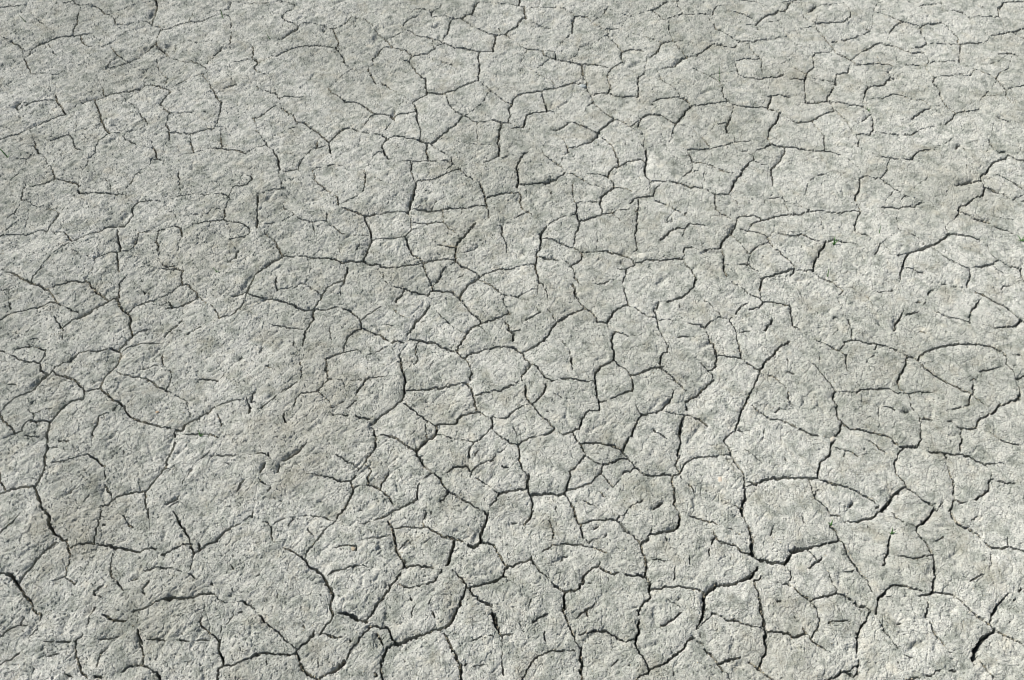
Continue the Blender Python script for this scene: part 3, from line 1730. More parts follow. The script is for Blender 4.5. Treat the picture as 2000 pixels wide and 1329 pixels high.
178 -3675,11762 11,-204
158 -3679,11573 33,-62 -130,-186
207 -3776,11325 -39,-92
160 -3815,11233 -298,-31 -88,-91 -42,-242
130 -3815,11233 281,-274 10,-90
135 -3524,10869 164,90 119,61
140 -3657,11539 108,3 235,-62
127 -3314,11480 13,-124 63,-123
315 -2902,11542 -33,-62
234 -2935,11480 -94,-201
358 -3043,11294 -19,-61
155 -3062,11233 36,-122 -110,-152
153 -3136,10959 -59,-149
197 -2902,11542 60,31 101,16 227,16
141 -2898,11544 -293,-33
106 -3134,12244 196,-162 94,-193 116,-299
203 -3388,12195 280,49
142 -2938,12082 247,130 244,196
50 -2451,12458 0,0
233 -2467,12426 119,48 133,-33
351 -2215,12441 -79,20
162 -2146,12375 -103,-196 -34,-65
285 -2283,12114 47,-129 17,-124
336 -2229,11889 79,-222
354 -2150,11667 36,-156 10,-278
281 -2104,11233 -34,-122 -44,-91
263 -2182,11020 -127,-136
316 -2309,10884 -116,-104
260 -2425,10780 -93,-74 -65,-104
229 -2583,10602 -65,-102
143 -2311,11953 79,-16
238 -2116,10975 77,-46 132,-119
208 -1907,10810 157,-149 104,-103
184 -1646,10558 191,-115
250 -2106,11302 270,-14
250 -1836,11288 176,12 199,50
361 -1460,11325 174,46 175,40
196 -1111,11411 238,32
341 -884,11433 78,-108
209 -818,11578 -18,-36
257 -790,11699 -46,-157
130 -766,11680 -65,146
161 -831,11826 -68,159 -79,65
354 -806,11325 56,-214
225 -750,11111 57,-316
297 -655,10765 -136,-30
372 -791,10735 -146,-59 -96,-74
323 -1033,10602 -45,-140
294 -1066,10470 -209,15 -124,-1
311 -1397,10479 -59,-52
246 -1456,10441 29,-101
398 -1427,10340 -66,-144
286 -1493,10196 -107,-57
429 -1600,10139 -90,-114 -114,-113
386 -1804,9912 -8,-70
147 -1620,10545 -39,-205 59,-201
131 -1468,10251 255,-84 245,-71
156 -968,10096 267,-89
187 -1880,12500 -79,-207
182 -1959,12293 24,-179 44,-97
186 -1891,12017 -57,-112
381 -1960,12527 185,-36
409 -1775,12491 211,-50
455 -1564,12441 162,-131 132,-50
407 -1270,12260 182,-16
295 -993,12534 -97,-224
285 -1090,12310 5,-147
192 -1085,12163 107,-113
220 -960,12035 133,144
260 -827,12179 154,33
250 -673,12212 51,48
203 -622,12244 258,98 372,10
273 0,11402 -126,-77
192 -126,11325 -125,-92 -151,15
165 -376,11202 -201,0 -177,-75
158 -693,10795 176,-149 111,-58
161 -418,10602 172,-6 158,-29
270 -406,10588 28,-234
262 -123,10588 61,44
204 -62,10632 62,88
152 -391,10369 124,-145 97,-100
206 -170,10124 137,-86
259 -42,10029 42,-18
152 -391,10369 -143,-173
202 -534,10196 -95,-114
151 -629,10082 -176,-198
240 -794,9912 -6,-224
167 -800,9688 -1,56
174 -1229,9387 138,109
255 -1091,9496 236,41
218 -855,9537 74,-123
250 -781,9414 48,-27
150 -733,9400 162,178 216,61
124 -370,9647 82,153 192,168
244 -3258,10706 99,-9
321 -3035,10691 154,-59
323 -2881,10632 150,-30
163 -3481,10706 223,8
134 -2648,10500 -75,14
294 -2652,10398 20,-87
268 -2632,10311 46,-115 13,-157
291 -2574,10053 -24,-141
198 -2598,9912 -41,-84 -64,-84
147 -2703,9744 -48,-139 -96,-109
144 -2847,9496 -46,-137
216 -2893,9359 -69,-161
213 -2960,9198 59,-121
282 -2901,9077 -21,-145 -47,-105
258 -2969,8827 -94,-213
211 -2491,10224 135,-14
312 -2356,10210 148,-43 128,-85
227 -2080,10082 154,-142
200 -1928,9968 116,-126
295 -1812,9842 105,-154
412 -1721,9716 106,-193
272 -1639,9523 174,-150
197 -1465,9373 123,-108
239 -1343,9278 176,-267
321 -1189,8985 141,-40
267 -1048,8945 143,-105
217 -905,8840 165,-92 164,-124
188 -2408,9069 -1,-5
191 -1167,9011 -64,-158 -113,-65
146 -1480,9388 -167,-137 -75,-134
210 -1722,9117 -7,-277
340 -1718,8853 -134,-79 -112,-65
291 -1964,8709 -201,-95
200 -2651,9157 95,-13
295 -2556,9144 148,-93
147 -2408,9051 99,-66
240 -2332,8985 126,-132
213 -2206,8853 91,-131
211 -2409,9064 13,134
240 -2396,9198 101,216
169 -2749,9611 141,-143 -37,-109 1,-203
125 -2906,9089 140,42 115,26
221 -3327,9332 129,-108
277 -3199,9238 236,-14
177 -3543,9359 216,-27
127 -3830,9387 287,-28
124 -3578,9856 136,-140
177 -3359,9828 204,-112 308,-220
104 -3787,9800 209,56
203 -3867,10053 -149,-155
354 -3993,9912 -150,-140
254 -4143,9772 -151,-111
286 -4334,9605 -20,-191
181 -4796,9814 118,14 128,-56
144 -4558,9828 45,-140
338 -4596,9605 -63,-205
145 -4659,9400 11,-149 226,-174
236 -4424,9091 -21,-93
191 -4225,11480 -113,-93
244 -4338,11387 -114,-93
159 -4452,11294 -153,-153 -211,-257
249 -4423,10735 27,-103 66,-118
318 -4819,10899 -65,-60
153 -4249,11953 26,-96 41,-315
258 -4255,11951 32,-94
50 -4912,11842 0,0
168 -4912,11842 221,-111
171 -2695,8624 -69,0
212 -233,8932 12,26
347 -233,8958 233,53
213 -233,8932 -68,-131 -91,-130
122 -549,9206 199,-169 117,-79
149 -753,9331 263,-156
119 -733,9400 -88,-256
97 -2239,9940 -77,-252
132 -1592,11953 -68,-159
210 -4434,12474 -9,-132
160 -5119,12179 53,163
182 -4257,12310 -11,203
147 -601,9884 -115,-196
202 -166,9550 -24,-27 143,-27
255 653,12507 -106,-82
255 547,12425 -158,-115 -192,-122
456 0,12336 104,-59
217 104,12277 103,-98 50,-129 128,-145
293 390,11901 -109,-139 -78,-126
178 203,11636 12,-156
327 265,11387 -14,-154
278 263,11172 61,-182
201 276,11263 -13,-91
218 385,11905 126,-95 88,-111
285 599,11699 60,-157
192 659,11542 125,-78
194 784,11464 77,31
280 681,11402 -40,-139
355 641,11263 -40,-122
238 601,11141 -77,-91 -143,-116
260 324,10990 53,-68
204 378,10937 68,-142 108,-149
232 554,10646 157,-161
304 711,10485 94,-131
154 805,10354 171,-156
135 0,11371 126,109
159 336,10978 -187,-139 -174,-133
173 121,9968 48,85
234 169,10053 122,57 146,57
131 437,10167 170,43
339 607,10210 148,72
203 755,10282 56,67
156 0,10025 126,-47
122 0,10485 97,-261 5,-237
264 121,9968 10,-252
287 131,9716 47,-193
169 178,9523 105,-191
376 307,9359 -26,-295
348 292,9065 -152,-6 -140,-48
211 292,9064 23,-106
232 315,8958 55,-236 -13,-108
346 323,8923 143,22
372 466,8945 210,8 162,-16
396 838,8937 94,21
313 932,8958 85,93
281 1005,9037 15,107
237 1008,9142 52,136 5,136
173 1065,9414 98,82 99,109
219 1262,9605 51,83
296 1313,9688 64,84
209 972,10210 172,72
297 1140,10280 94,-198
175 1234,10082 80,-114
291 1314,9968 20,-84
170 1334,9884 43,-112
260 1144,10282 138,87
275 1282,10369 56,175 93,147
213 1431,10691 54,95 198,0
223 1683,10786 11,204
302 1694,10990 -37,243
355 1669,11233 -26,216 27,282
370 1668,11699 98,158
338 1766,11857 132,64
280 1898,11921 160,96
335 2057,12001 13,211
288 2070,12212 -46,305
338 963,11542 152,6
224 1115,11548 202,-37
252 1317,11511 201,-31
168 1518,11480 131,29
260 1167,12277 9,-98
361 1186,12082 19,-161
179 1205,11921 -6,-159
220 2103,11921 145,-127
159 2248,11794 102,-174
215 2052,11999 51,-78
254 2339,11636 154,25
307 2493,11661 185,85
339 2678,11746 158,54
399 2836,11800 115,-6
256 2951,11794 33,223
191 2984,12017 35,97 123,81
260 3005,12075 -12,-33
185 3142,12195 28,147 -63,165
135 3142,12195 88,-161
283 2951,11794 92,32
216 2965,11799 138,-147 113,-141
241 3216,11511 90,-109
157 3306,11402 133,-169 67,-162
179 2350,11620 38,-171
252 2388,11449 -27,-201
222 2373,11248 -119,-18
219 2261,11218 -106,-46
162 2155,11172 -230,-137
152 2409,10899 84,-208
298 2492,10691 99,6
189 2591,10697 201,38
158 2791,10720 105,75
232 2896,10795 114,149 100,136
135 2896,10795 217,-60 230,-44
285 3110,11080 -7,-9
202 3110,11080 51,137
200 2492,10691 -88,-177
349 2330,10383 -25,-43
275 2404,10514 -99,-174
269 2305,10340 -47,-144
249 2258,10196 -81,-114
321 2177,10082 -113,-182
179 1302,9984 75,55
236 1377,10039 146,14
314 1523,10053 168,-14
339 1691,10039 191,-43
413 1882,9996 187,-84
197 2068,9898 107,-182
171 2175,9716 105,-193
296 2281,9537 87,-96
300 2368,9441 136,-82
304 2504,9359 117,-13
329 2621,9346 169,41
379 2790,9387 161,-41
278 2951,9346 121,27
199 2285,9518 -81,-63
252 2204,9455 -146,-55
120 2058,9400 -106,-176
216 1851,9117 -29,47
121 1952,9224 -101,-107
170 1643,9387 208,-270
151 1371,9764 154,-131
202 1525,9633 93,-50
179 1618,9583 119,-5
228 1737,9578 171,69 74,41
283 1982,9688 193,28
167 1702,9580 -59,-193
195 1643,9387 -138,-149
173 1505,9238 -193,-121
224 1312,9117 -143,-53 -164,-27
282 2951,9346 1,-229
211 2952,9117 7,-159
279 2959,8958 -18,-184
233 2929,8775 44,-143
218 3072,9373 98,150
194 3170,9523 72,110
230 3242,9633 154,97 146,28
207 3542,9758 216,0
155 3758,9758 174,56 182,17
169 3108,9428 -60,177
193 3048,9605 92,195
289 3113,9772 47,224
315 3172,9995 27,258
514 3187,10253 58,203
497 3232,10456 80,176
258 3300,10632 42,44
447 3381,10810 17,89
343 3374,10975 68,60
351 3442,11035 134,76
368 3576,11111 143,152
347 3719,11263 169,155
324 3888,11418 113,93
158 4001,11511 -12,109 -74,108
305 3901,11731 194,126
259 4070,11857 59,160
286 4129,12017 -23,227
342 4136,12179 -45,262
226 4091,12441 -70,66
135 3906,11720 -110,201 -92,96
232 4133,12108 198,-20
374 4332,12098 50,-16
260 4382,12088 250,-54
161 4635,12050 100,-193
329 4719,11921 132,-143
199 4851,11778 98,-32
313 4949,11746 70,127
325 5019,11873 123,128
179 4943,11748 -81,-237
206 4862,11511 -119,-201
360 4677,11202 -80,-122
304 4609,11080 -53,-105
155 4758,11325 -81,-123
257 4569,10975 -78,-106
302 4504,10869 -116,-208
298 4388,10661 -74,-176
196 4314,10485 -45,-145
178 4269,10340 -162,-116 -88,-114
198 4023,10139 74,-171
217 4097,9968 5,-140
314 4114,9828 37,-167
293 4151,9661 94,-179
193 4245,9482 34,-95
189 4279,9387 -8,-216
211 4271,9171 -11,-160
326 4248,9011 -7,-132
512 4241,8879 -118,-267
161 4569,10975 101,-76
184 4670,10899 105,-119
263 4775,10780 150,-148
158 4279,10373 132,-62
151 4273,9210 144,-7
296 4397,9224 84,-67
345 4469,9157 146,108
304 4615,9265 97,13
125 4264,9117 189,55
217 3337,10679 117,6
317 3522,10632 114,-74
336 3636,10558 109,-117
50 3745,10441 0,0
202 2687,10383 43,-72
181 2730,10311 228,-158
144 3259,9144 88,-159
194 3239,9171 62,-80
122 3072,9373 167,-202
139 808,8697 -25,-73
234 1022,8853 42,-105
281 1064,8748 64,-134
166 950,8978 72,-125
146 1276,8827 225,-130
146 2390,8840 -169,-92
119 2221,8748 -148,-134
340 2734,8788 -73,-40
335 2661,8748 -125,-103
144 1398,9171 75,-107
215 1611,9011 75,-106
163 1991,11086 -299,-127
135 642,10720 223,15
160 827,11172 146,-122
261 4609,12512 21,-462
122 4746,10110 89,259
126 4338,9968 334,-335
141 4541,9091 4,26
170 4045,8722 116,-60
122 3851,8827 194,-105
226 1017,12474 76,-66
362 5660,12474 -123,-115
230 5537,12359 -143,-69
403 5393,12277 -132,-179
332 5261,12098 -119,-97
287 5411,12295 -2,-2
146 6188,12507 144,-66
171 6332,12441 157,-131
291 6489,12310 143,-59
190 6632,12251 133,141 14,66
195 6632,12251 115,-137
266 6779,12458 163,33
236 6945,12507 196,-59
177 7141,12448 196,-56
295 7289,12408 249,-49
234 7538,12359 167,-66
171 7705,12293 154,-114 131,-97
381 7964,12082 129,0
224 8093,12082 66,-71
309 7964,12082 -73,-193
235 7891,11889 -61,-95
317 7830,11794 -127,-158
332 7703,11636 -83,-187
203 7620,11449 1,-155
164 7621,11294 124,-107
217 8150,12001 178,194
290 8328,12195 116,49
378 8444,12244 233,98
385 8677,12342 222,50
445 8899,12392 221,49
298 9120,12441 100,-16
418 9220,12425 261,0
208 9481,12425 240,-66
468 9726,12375 90,-49
435 9816,12326 97,-66
165 9913,12260 71,-146
218 9935,11953 63,-127
154 9994,12147 -59,-194
156 9998,11826 24,-253
295 10201,12147 98,-17
402 10022,11573 68,16
279 10090,11589 78,47 271,162
127 10082,11587 -68,-200 -19,-139
452 10000,11263 -82,-183
393 9930,11080 -172,-30
273 9758,11050 -236,-121
310 9531,10959 -111,-120
373 9420,10839 -154,-104
270 9266,10735 -228,-103
250 9038,10632 -116,-147 -52,-96
407 8892,10398 -197,-21
271 8695,10377 -165,21
222 8251,11842 44,-47
333 8251,11842 90,-96
274 8341,11746 116,-141
385 8457,11605 140,-141
222 8597,11464 105,-77
389 8811,11325 109,-62
279 8702,11387 109,-62
273 8920,11263 120,-107
213 9040,11156 106,-151
133 9146,11005 53,-76
250 8990,11156 -69,-197
163 8921,10959 -244,-120
327 8921,10959 -32,-15
137 8150,12001 101,-159
192 5972,11969 104,-127
242 6044,11873 95,-174
184 6139,11699 71,-157 84,-217
210 6294,11325 54,-108
452 6320,11202 -53,-137
354 6267,11065 23,-136
273 6290,10929 -18,-149
223 6272,10780 -4,-207
180 6268,10573 93,-146
311 6364,10441 79,-87
375 6565,10354 140,-29
242 6443,10354 122,0
348 6705,10325 186,-43
319 6891,10282 157,-58
395 7048,10224 129,-71
305 7177,10153 91,-128
202 7268,10025 35,-57
370 7309,9962 164,12
476 7474,9982 142,-14
224 7604,9941 144,169
243 7748,10110 32,172
147 7772,10253 84,379
218 7848,10602 127,15
298 7930,10632 157,-59
127 7856,10632 -62,148 -37,149 3,177
176 7770,11187 -3,-165
140 6320,11202 203,15 220,-30
247 6743,11187 168,83
225 6911,11270 256,18
253 7167,11288 254,12
166 7421,11300 149,-113 175,0
169 7745,11187 288,46 222,-16
245 6308,10518 -37,-149
274 6271,10369 -98,-145
290 6185,10224 -118,-43
133 6067,10181 -237,29
265 5830,10210 -159,58
290 5671,10268 -177,101
159 5494,10369 -195,145 -211,59
184 5299,10514 153,-114
243 5117,10602 -150,-14
206 4967,10588 -39,58
351 6114,10110 -78,-85
121 6067,10181 -11,-137
217 6051,10039 -78,-211
324 5973,9828 -102,-98
223 5871,9730 -146,-138
333 5739,9605 -65,-218
236 5674,9387 -21,-103
457 4710,9291 194,14
483 4904,9305 239,22
331 5143,9327 188,-8
356 5332,9327 161,-22
407 5494,9311 162,-19
151 5654,9284 174,-73
351 5808,9224 151,-67
301 6070,9131 130,-54
227 5959,9157 111,-26
223 6200,9077 144,-92
321 6306,9024 163,-105
170 6471,8926 94,-99
119 6565,8827 81,-151
141 5493,9305 3,-241 17,-159
167 5513,8905 73,-104 125,-187
121 5510,8929 74,108 61,14
224 7224,9104 -145,-67
440 7079,9037 -168,-118
493 6911,8919 -74,-118
567 6837,8801 -159,-187
240 6576,8671 84,64
178 7303,9968 58,-56 -104,-84
194 7257,9828 -69,-140 -68,-83
239 7115,9612 -4,-57
190 7129,9598 -37,-211
170 7092,9387 86,-136 46,-147
224 7212,9104 81,-53
146 7293,9051 143,-172
195 7436,8879 93,-91
342 7532,8801 76,-66
166 7608,8735 49,-121
50 7824,9842 0,0
342 7824,9842 166,-9
236 7990,9833 111,-33
289 8101,9800 160,-28
184 8261,9772 236,-14
421 8470,9750 95,-6
256 8565,9744 115,-97
333 8680,9647 100,-69
183 8781,9583 217,9
131 8998,9592 186,-14
191 8119,9797 -31,-136
167 8082,9550 12,-218
213 8094,9332 3,-161
280 8080,9064 -37,-132
211 8097,9171 -17,-107
209 8043,8932 -80,-210
188 7963,8722 -102,-121
170 8576,10382 -65,-272
315 8531,10139 -84,-199
240 8447,9940 -24,-84
121 8779,9578 82,-164 -67,-190
211 8794,9224 -71,-160
292 8723,9064 -125,-106
293 8598,8958 -162,-118
243 8482,8879 -73,-52
231 8933,9219 224,-35
205 9157,9184 90,-13
128 8805,9255 128,-36
200 8110,8795 112,-15
174 8011,8846 99,-51
157 9091,10311 143,-172 192,-86
186 9426,10053 199,-57
182 6273,9884 111,-42
152 6384,9842 99,-98
130 6026,9991 247,-107
120 6273,9884 -59,-168
232 6752,12122 -65,-233
155 6687,11889 12,-190
159 5220,11560 107,-142 102,-216
200 5427,11263 -24,-213
129 5403,11050 81,-181
224 5084,11636 148,-71
125 7061,10929 61,-60 -66,-178 -60,-322
218 7224,10884 203,-89
220 7593,10765 102,15
285 9332,11731 115,47
231 9447,11778 137,32 194,47
230 9125,11542 101,0
252 9127,11418 -48,-124
207 9105,11298 -115,-142
180 6707,10110 186,-142 133,-154
134 6780,11480 96,-140
213 7330,12244 89,134
164 7108,11937 226,210
193 8495,10810 240,59
245 8358,10529 89,15
129 8447,10544 103,-161
145 5104,10224 -26,-228
219 5108,9744 31,-97
191 6097,8697 114,104
118 7657,8614 147,160 104,131
129 5547,12114 -18,-257
226 5621,11652 -168,63
154 6155,11921 44,161
210 5068,10750 143,119
206 6612,9898 28,14
330 -8409,8624 132,-139
459 -8277,8485 70,-203 107,-137
355 -8100,8145 149,-88
287 -7970,8045 123,-37
326 -8021,7983 -69,-74 -99,-122
343 -8189,7787 -114,-145 -31,-120
293 -8334,7522 -75,-119 -30,-118
201 -8439,7285 -32,-86
281 -9059,7439 227,-24 114,-12
502 -8718,7403 140,-94
446 -8578,7309 159,-164
332 -8419,7145 133,-150 132,-115
196 -8154,6880 70,-124 74,-68
180 -7854,8047 63,-162
248 -7798,7909 71,-134
134 -7727,7775 12,-85 -5,-144 8,-190
235 -7776,7860 68,49
143 -7708,7909 146,45
215 -7562,7954 200,10
183 -7382,7954 0,128 6,200 5,203
185 -7371,8485 2,129
167 -7362,7964 258,-42
426 -7137,7964 222,-79
332 -6915,7885 190,-44
260 -6725,7841 211,-42
212 -6514,7799 56,49 127,37 117,-25
112 -6984,7799 24,-277
117 -7057,8562 145,-128 73,-114
262 -6842,8333 106,-63
163 -6097,8588 95,-128
257 -6002,8460 90,-102
277 -5938,8371 131,-139 87,-150
158 -5720,8082 85,-197
271 -5640,7909 98,-158
277 -5545,7755 59,57
256 -5486,7812 95,85 79,62
236 -5312,7959 114,49
299 -5209,8008 50,99
282 -5159,8107 116,113
190 -5043,8220 140,113
144 -4903,8333 180,152 142,-25
235 -6130,7734 74,17
164 -6056,7751 117,85 159,98
190 -5780,7934 127,3
270 -5515,7959 44,-134
111 -5542,7751 -9,-181 -31,-208
133 -6960,7615 32,-176
354 -6942,7451 29,-72
135 -6941,7395 156,-133
222 -6785,7262 91,-105
133 -6694,7157 85,-81
162 -6369,7458 172,23
232 -6067,7493 111,0
139 -6197,7481 129,17
114 -5956,7493 213,-66 383,-154 68,-128
179 -6214,7262 -81,-129
132 -6295,7133 -3,-81 57,-57
207 -6549,7285 125,28
224 -7106,7018 -26,58 50,57 73,59
136 -7106,7018 147,-23
586 -5881,6937 110,-6
315 -5804,6983 203,-39
248 -5601,6944 171,16
270 -5430,6960 119,58 172,11
156 -5884,6949 -158,-69 -112,-79
200 -6154,6801 -98,-45 -159,-57
114 -7712,7356 133,-83
202 -7508,7215 -71,58
112 -7508,7215 86,212
115 -7711,7355 -197,-82
50 -7908,7273 0,0
133 -5147,7052 253,-172
112 -4894,6880 238,0 108,0
288 -4551,6892 97,-57
198 -4454,6835 112,-91
222 -6894,6654 91,-22
308 -6806,6643 103,-67 88,-11
221 -6615,6565 174,-11
219 -7042,6812 -34,-79
129 -7076,6733 -24,-112 4,-178
107 -7096,6443 -42,-165
237 -7141,6289 -93,-87
211 -7205,6213 11,-119
189 -7194,6094 42,-75
272 -7155,6030 82,-191
312 -7073,5839 60,-105
229 -7013,5734 163,-146
175 -8010,6688 75,0 18,-134
173 -7906,6443 -59,-88
129 -7965,6355 -74,-109
217 -8606,6170 127,130 64,66
241 -8415,6366 104,77
133 -8311,6443 218,55
128 -8482,5724 156,94 140,84
213 -8186,5902 111,117
131 -7791,6196 189,2 185,19
262 -7416,6213 116,0
174 -6831,6239 210,7
130 -6621,6246 132,65
215 -7594,5949 58,17
129 -7536,5966 135,42
149 -6655,6127 -96,-119
146 -6730,6008 -25,-148 -9,-126
297 -6239,6421 132,-257
190 -6190,6263 126,-233
188 -6064,6030 40,-85 -17,-144
211 -6321,5702 81,94 120,22
254 -6121,5822 198,-47
147 -5923,5775 146,-94
331 -5780,5692 100,-125 142,-177
315 -6768,5629 145,-41
174 -6029,6246 210,6
238 -5862,6257 126,-44
108 -5616,6191 122,26
173 -5493,6213 173,-22
173 -5217,6207 208,17
172 -5217,6534 60,-91
216 -5157,6443 148,-110
172 -5009,6333 183,-131
316 -4840,6224 39,-194
315 -4801,6030 85,-149
292 -4716,5881 9,-106
268 -4707,5775 -61,-62 19,-162 24,-205
274 -4708,5788 133,4
190 -4575,5792 138,47
148 -4437,5839 175,74
337 -4262,5913 72,74
128 -4819,6475 -21,-251
108 -5206,6531 -7,202 26,90
108 -4780,6418 123,338
199 -4603,6692 73,18
365 -5169,7192 44,0
157 -4797,7451 -83,95
112 -8409,6621 223,-6
172 -8204,6470 10,151
161 -6559,8645 82,-211
211 -9171,7981 104,176 89,151
191 -8978,8308 143,203
185 -4677,8477 14,137
103 -7852,5902 46,-84 75,-251 60,-205
189 -7251,5692 147,-83
116 -8132,7857 90,143
243 -7292,8308 65,12
258 -3042,8632 -98,-159
141 -3140,8473 -99,-140 -123,-113
184 -3362,8220 -55,-113
231 -3417,8107 -57,-87
160 -3474,8020 -54,-111 -58,-73
113 -3586,7836 -46,-162
145 -3786,8511 298,0 312,-90
139 -4010,8308 80,171
120 -4280,8282 115,152 267,51
141 -4411,8396 131,-114
159 -4280,8282 11,-150 50,-112
140 -4021,7897 132,-61
256 -3890,7848 60,-32
184 -3830,7816 124,-90
253 -3706,7726 86,-60
247 -3620,7666 69,-108
250 -3551,7558 229,-155
312 -3340,7462 131,-177
354 -3209,7285 93,-140
438 -3116,7145 57,-116
325 -3059,7029 -13,-273
259 -3066,6801 60,-158
136 -3247,7325 153,114
184 -3094,7439 195,40
207 -2899,7479 214,79
115 -2685,7558 247,-36
168 -2119,8624 -153,-113
241 -2272,8511 -88,-38
144 -2360,8473 -154,-77 -224,-50
277 -2220,8434 40,-76
252 -2180,8358 70,-176
340 -2125,8232 49,-199
316 -2076,8033 33,-148
294 -2043,7885 77,-134
271 -1966,7751 87,-133
489 -1881,7642 -12,-144
312 -1922,7427 -78,-142
268 -2001,7297 -101,-117
262 -2102,7180 -3,-104
286 -2107,7099 -87,-139
351 -2194,6960 -118,-137
282 -2312,6823 -110,-225
193 -2422,6598 -23,-82
277 -1889,7539 181,12
207 -1708,7551 233,-17
298 -1531,7558 180,-55
50 -1216,7451 0,0
134 -1217,7470 -71,-138
222 -1288,7332 -61,-94
248 -1349,7238 -119,-39
158 -1468,7199 -151,-31
157 -1951,7215 114,-63
271 -1860,7168 88,-16
135 -1772,7152 153,16
230 -1554,8614 -17,-129
183 -1600,8396 28,-101
190 -1572,8308 140,-76
260 -1432,8232 117,-62
282 -1315,8170 162,-100
330 -1154,8107 113,-48
168 -2143,8273 297,35 274,-13
401 -1096,8070 125,-32
259 -971,8045 114,-42
361 -1009,8053 -44,-217
493 -1053,7836 -39,-170
403 -1092,7666 -50,-132
422 -787,7922 113,-25
418 -674,7897 122,86
362 -566,7981 11,176
458 -555,8157 54,151
299 -501,8308 78,259
425 -507,8614 71,-77
283 -552,7971 147,-7
350 -405,7964 90,-42
181 -315,7922 92,-183
248 -224,7763 135,-229
322 -89,7546 89,-17
311 -85,7533 -69,-177
361 -154,7356 -153,-94
294 -307,7262 -175,-47
248 -482,7215 -245,-87
267 -937,7379 103,-141
155 -834,7238 114,-139
113 -1040,7474 103,-95
263 -721,7122 69,-127
265 -652,6995 132,-103
309 -520,6903 174,-91
474 -334,6733 55,-135
556 -279,6598 56,-221
175 -755,7157 -61,-151
262 -816,7006 -71,-160
326 -866,6869 -102,-181
430 -968,6688 -58,-157
344 -1026,6531 -45,-58
346 -1192,6410 130,63
281 -1171,6410 -168,-33
302 -1339,6377 -167,-66
279 -1506,6311 -186,-65
449 -1693,6257 -215,-98
256 -1920,6170 -106,-46
233 -1914,6157 -76,110
234 -1990,6267 -52,132
301 -2042,6399 -69,66
298 -1136,6355 79,-131
253 -1057,6224 69,-151
357 -988,6073 68,-128
334 -920,5945 78,-170
330 -842,5775 1,-208 0,-205
265 -2926,6699 130,-11
458 -2796,6688 206,-123
371 -2591,6576 153,-33
391 -2388,6454 128,22
217 -2264,6455 154,-12
255 -2241,6355 74,-131
190 -2167,6224 40,-97
298 -2061,6094 43,23
357 -2062,6105 -33,-118
335 -2095,5987 -51,-148
270 -2146,5839 35,-168
309 -2111,5671 30,-120 51,-202
373 -2227,5692 36,-63
257 -2368,6476 -55,-99
213 -2423,6377 -130,-196
169 -2553,6181 -112,-151
210 -2665,6030 -68,-149
439 -2733,5881 -91,-127
292 -2824,5754 -118,-62
249 -2942,5692 -156,-83
185 -3098,5609 -24,-58 -74,-181
251 -3542,5998 84,-159
375 -3458,5839 79,-126
333 -3379,5713 111,-63
228 -3268,5650 157,-75
234 -3528,6051 132,119
276 -3396,6170 69,119
298 -3324,6267 30,105
50 -3294,6366 0,0
231 -3530,5987 2,64
170 -3530,5987 -112,-21
255 -3642,5966 -170,17
170 -3812,5983 -213,19
340 -4025,6002 -163,-26
238 -3030,6576 -86,-89
257 -3116,6487 -68,-154
172 -3006,6643 -24,-67
238 -4254,6665 104,-122
173 -4150,6543 122,-100
151 -4028,6443 129,-77
235 -3899,6366 87,-88
128 -3812,6278 119,-97 165,-130
129 -3186,6355 155,-55
280 -3054,6311 111,-39
151 -2943,6272 168,6
214 -2684,6224 33,-22
115 -1451,8614 -18,-103
142 -2554,8077 202,18
213 -2352,8095 66,17
143 -2286,8112 188,16
114 -2511,8232 18,-75
163 -3143,7885 219,49 179,12 -7,-159
139 -2025,7854 219,179
150 -956,6355 22,-22
192 -234,6421 64,-132
258 -178,6303 178,30
126 -170,6289 13,-259 -10,-212
166 -167,5818 43,-168
129 -739,6202 189,65 131,1
129 -443,6314 146,-36
105 -666,5796 270,32
334 -760,5839 -10,-21
108 -1692,6576 20,202 108,182
306 -1728,6983 37,-68
109 -1368,6960 -37,-137
194 -1357,6733 60,-135
104 -3200,5945 59,-232
104 -4002,5923 9,-127
157 -4348,7403 -55,-71
109 -3988,7052 6,-115
115 -3646,8308 113,-176
192 -3479,6487 30,-66
134 -1045,7029 44,-23
120 -1998,8537 165,-77
292 -148,7370 60,-50
146 -1753,5891 12,-31
276 -1,7522 112,72 234,77
201 346,7739 -1,-73
315 345,7666 55,-96
246 400,7570 64,-108
134 464,7462 87,-83 182,-211
313 723,7192 86,-59
335 809,7133 86,-57
360 895,7087 152,0
380 1047,7087 112,58
398 1159,7145 83,140
331 1230,7262 28,141
247 1258,7403 70,71
206 1328,7474 185,72
200 1520,7642 -24,-113
250 1513,7546 123,-95
364 1636,7451 86,-48
274 1722,7403 134,29
342 1942,7403 108,-35
274 2050,7368 110,0
411 2160,7379 157,-32
391 894,7076 -1,-161
433 893,6915 -31,-159
216 862,6756 40,-113
301 891,6643 40,-89
150 931,6554 39,-100
299 970,6454 58,-143
191 1028,6311 9,-65
106 1037,6257 109,-163
252 1147,6116 -15,-108
376 1122,6011 21,-151
395 1143,5860 -33,-126
330 1110,5734 23,-183 26,-202
151 1092,6315 97,29
194 1189,6344 172,44
303 1361,6388 213,0
193 1574,6399 122,-88
278 1696,6311 163,-104
150 1859,6207 107,17 99,40
288 2313,7356 38,-83
395 2351,7273 4,-81
328 2355,7192 -23,-140
261 2332,7052 12,-115
265 2345,6949 -115,-80
239 2230,6869 -110,-159
301 2122,6733 -7,-90
320 2131,6576 -18,-177
297 2113,6399 -63,-175
295 2050,6224 -6,-87
169 2035,6159 51,-151
189 2086,6008 101,-169
208 2187,5839 47,-104
243 2313,7356 12,142
356 2325,7498 -2,241
293 2323,7739 -53,170
273 2280,7897 -56,148
255 2223,8033 -93,112
307 2130,8145 -141,87
276 2021,8207 -39,101
305 1982,8308 -106,114
265 1808,8429 68,-7
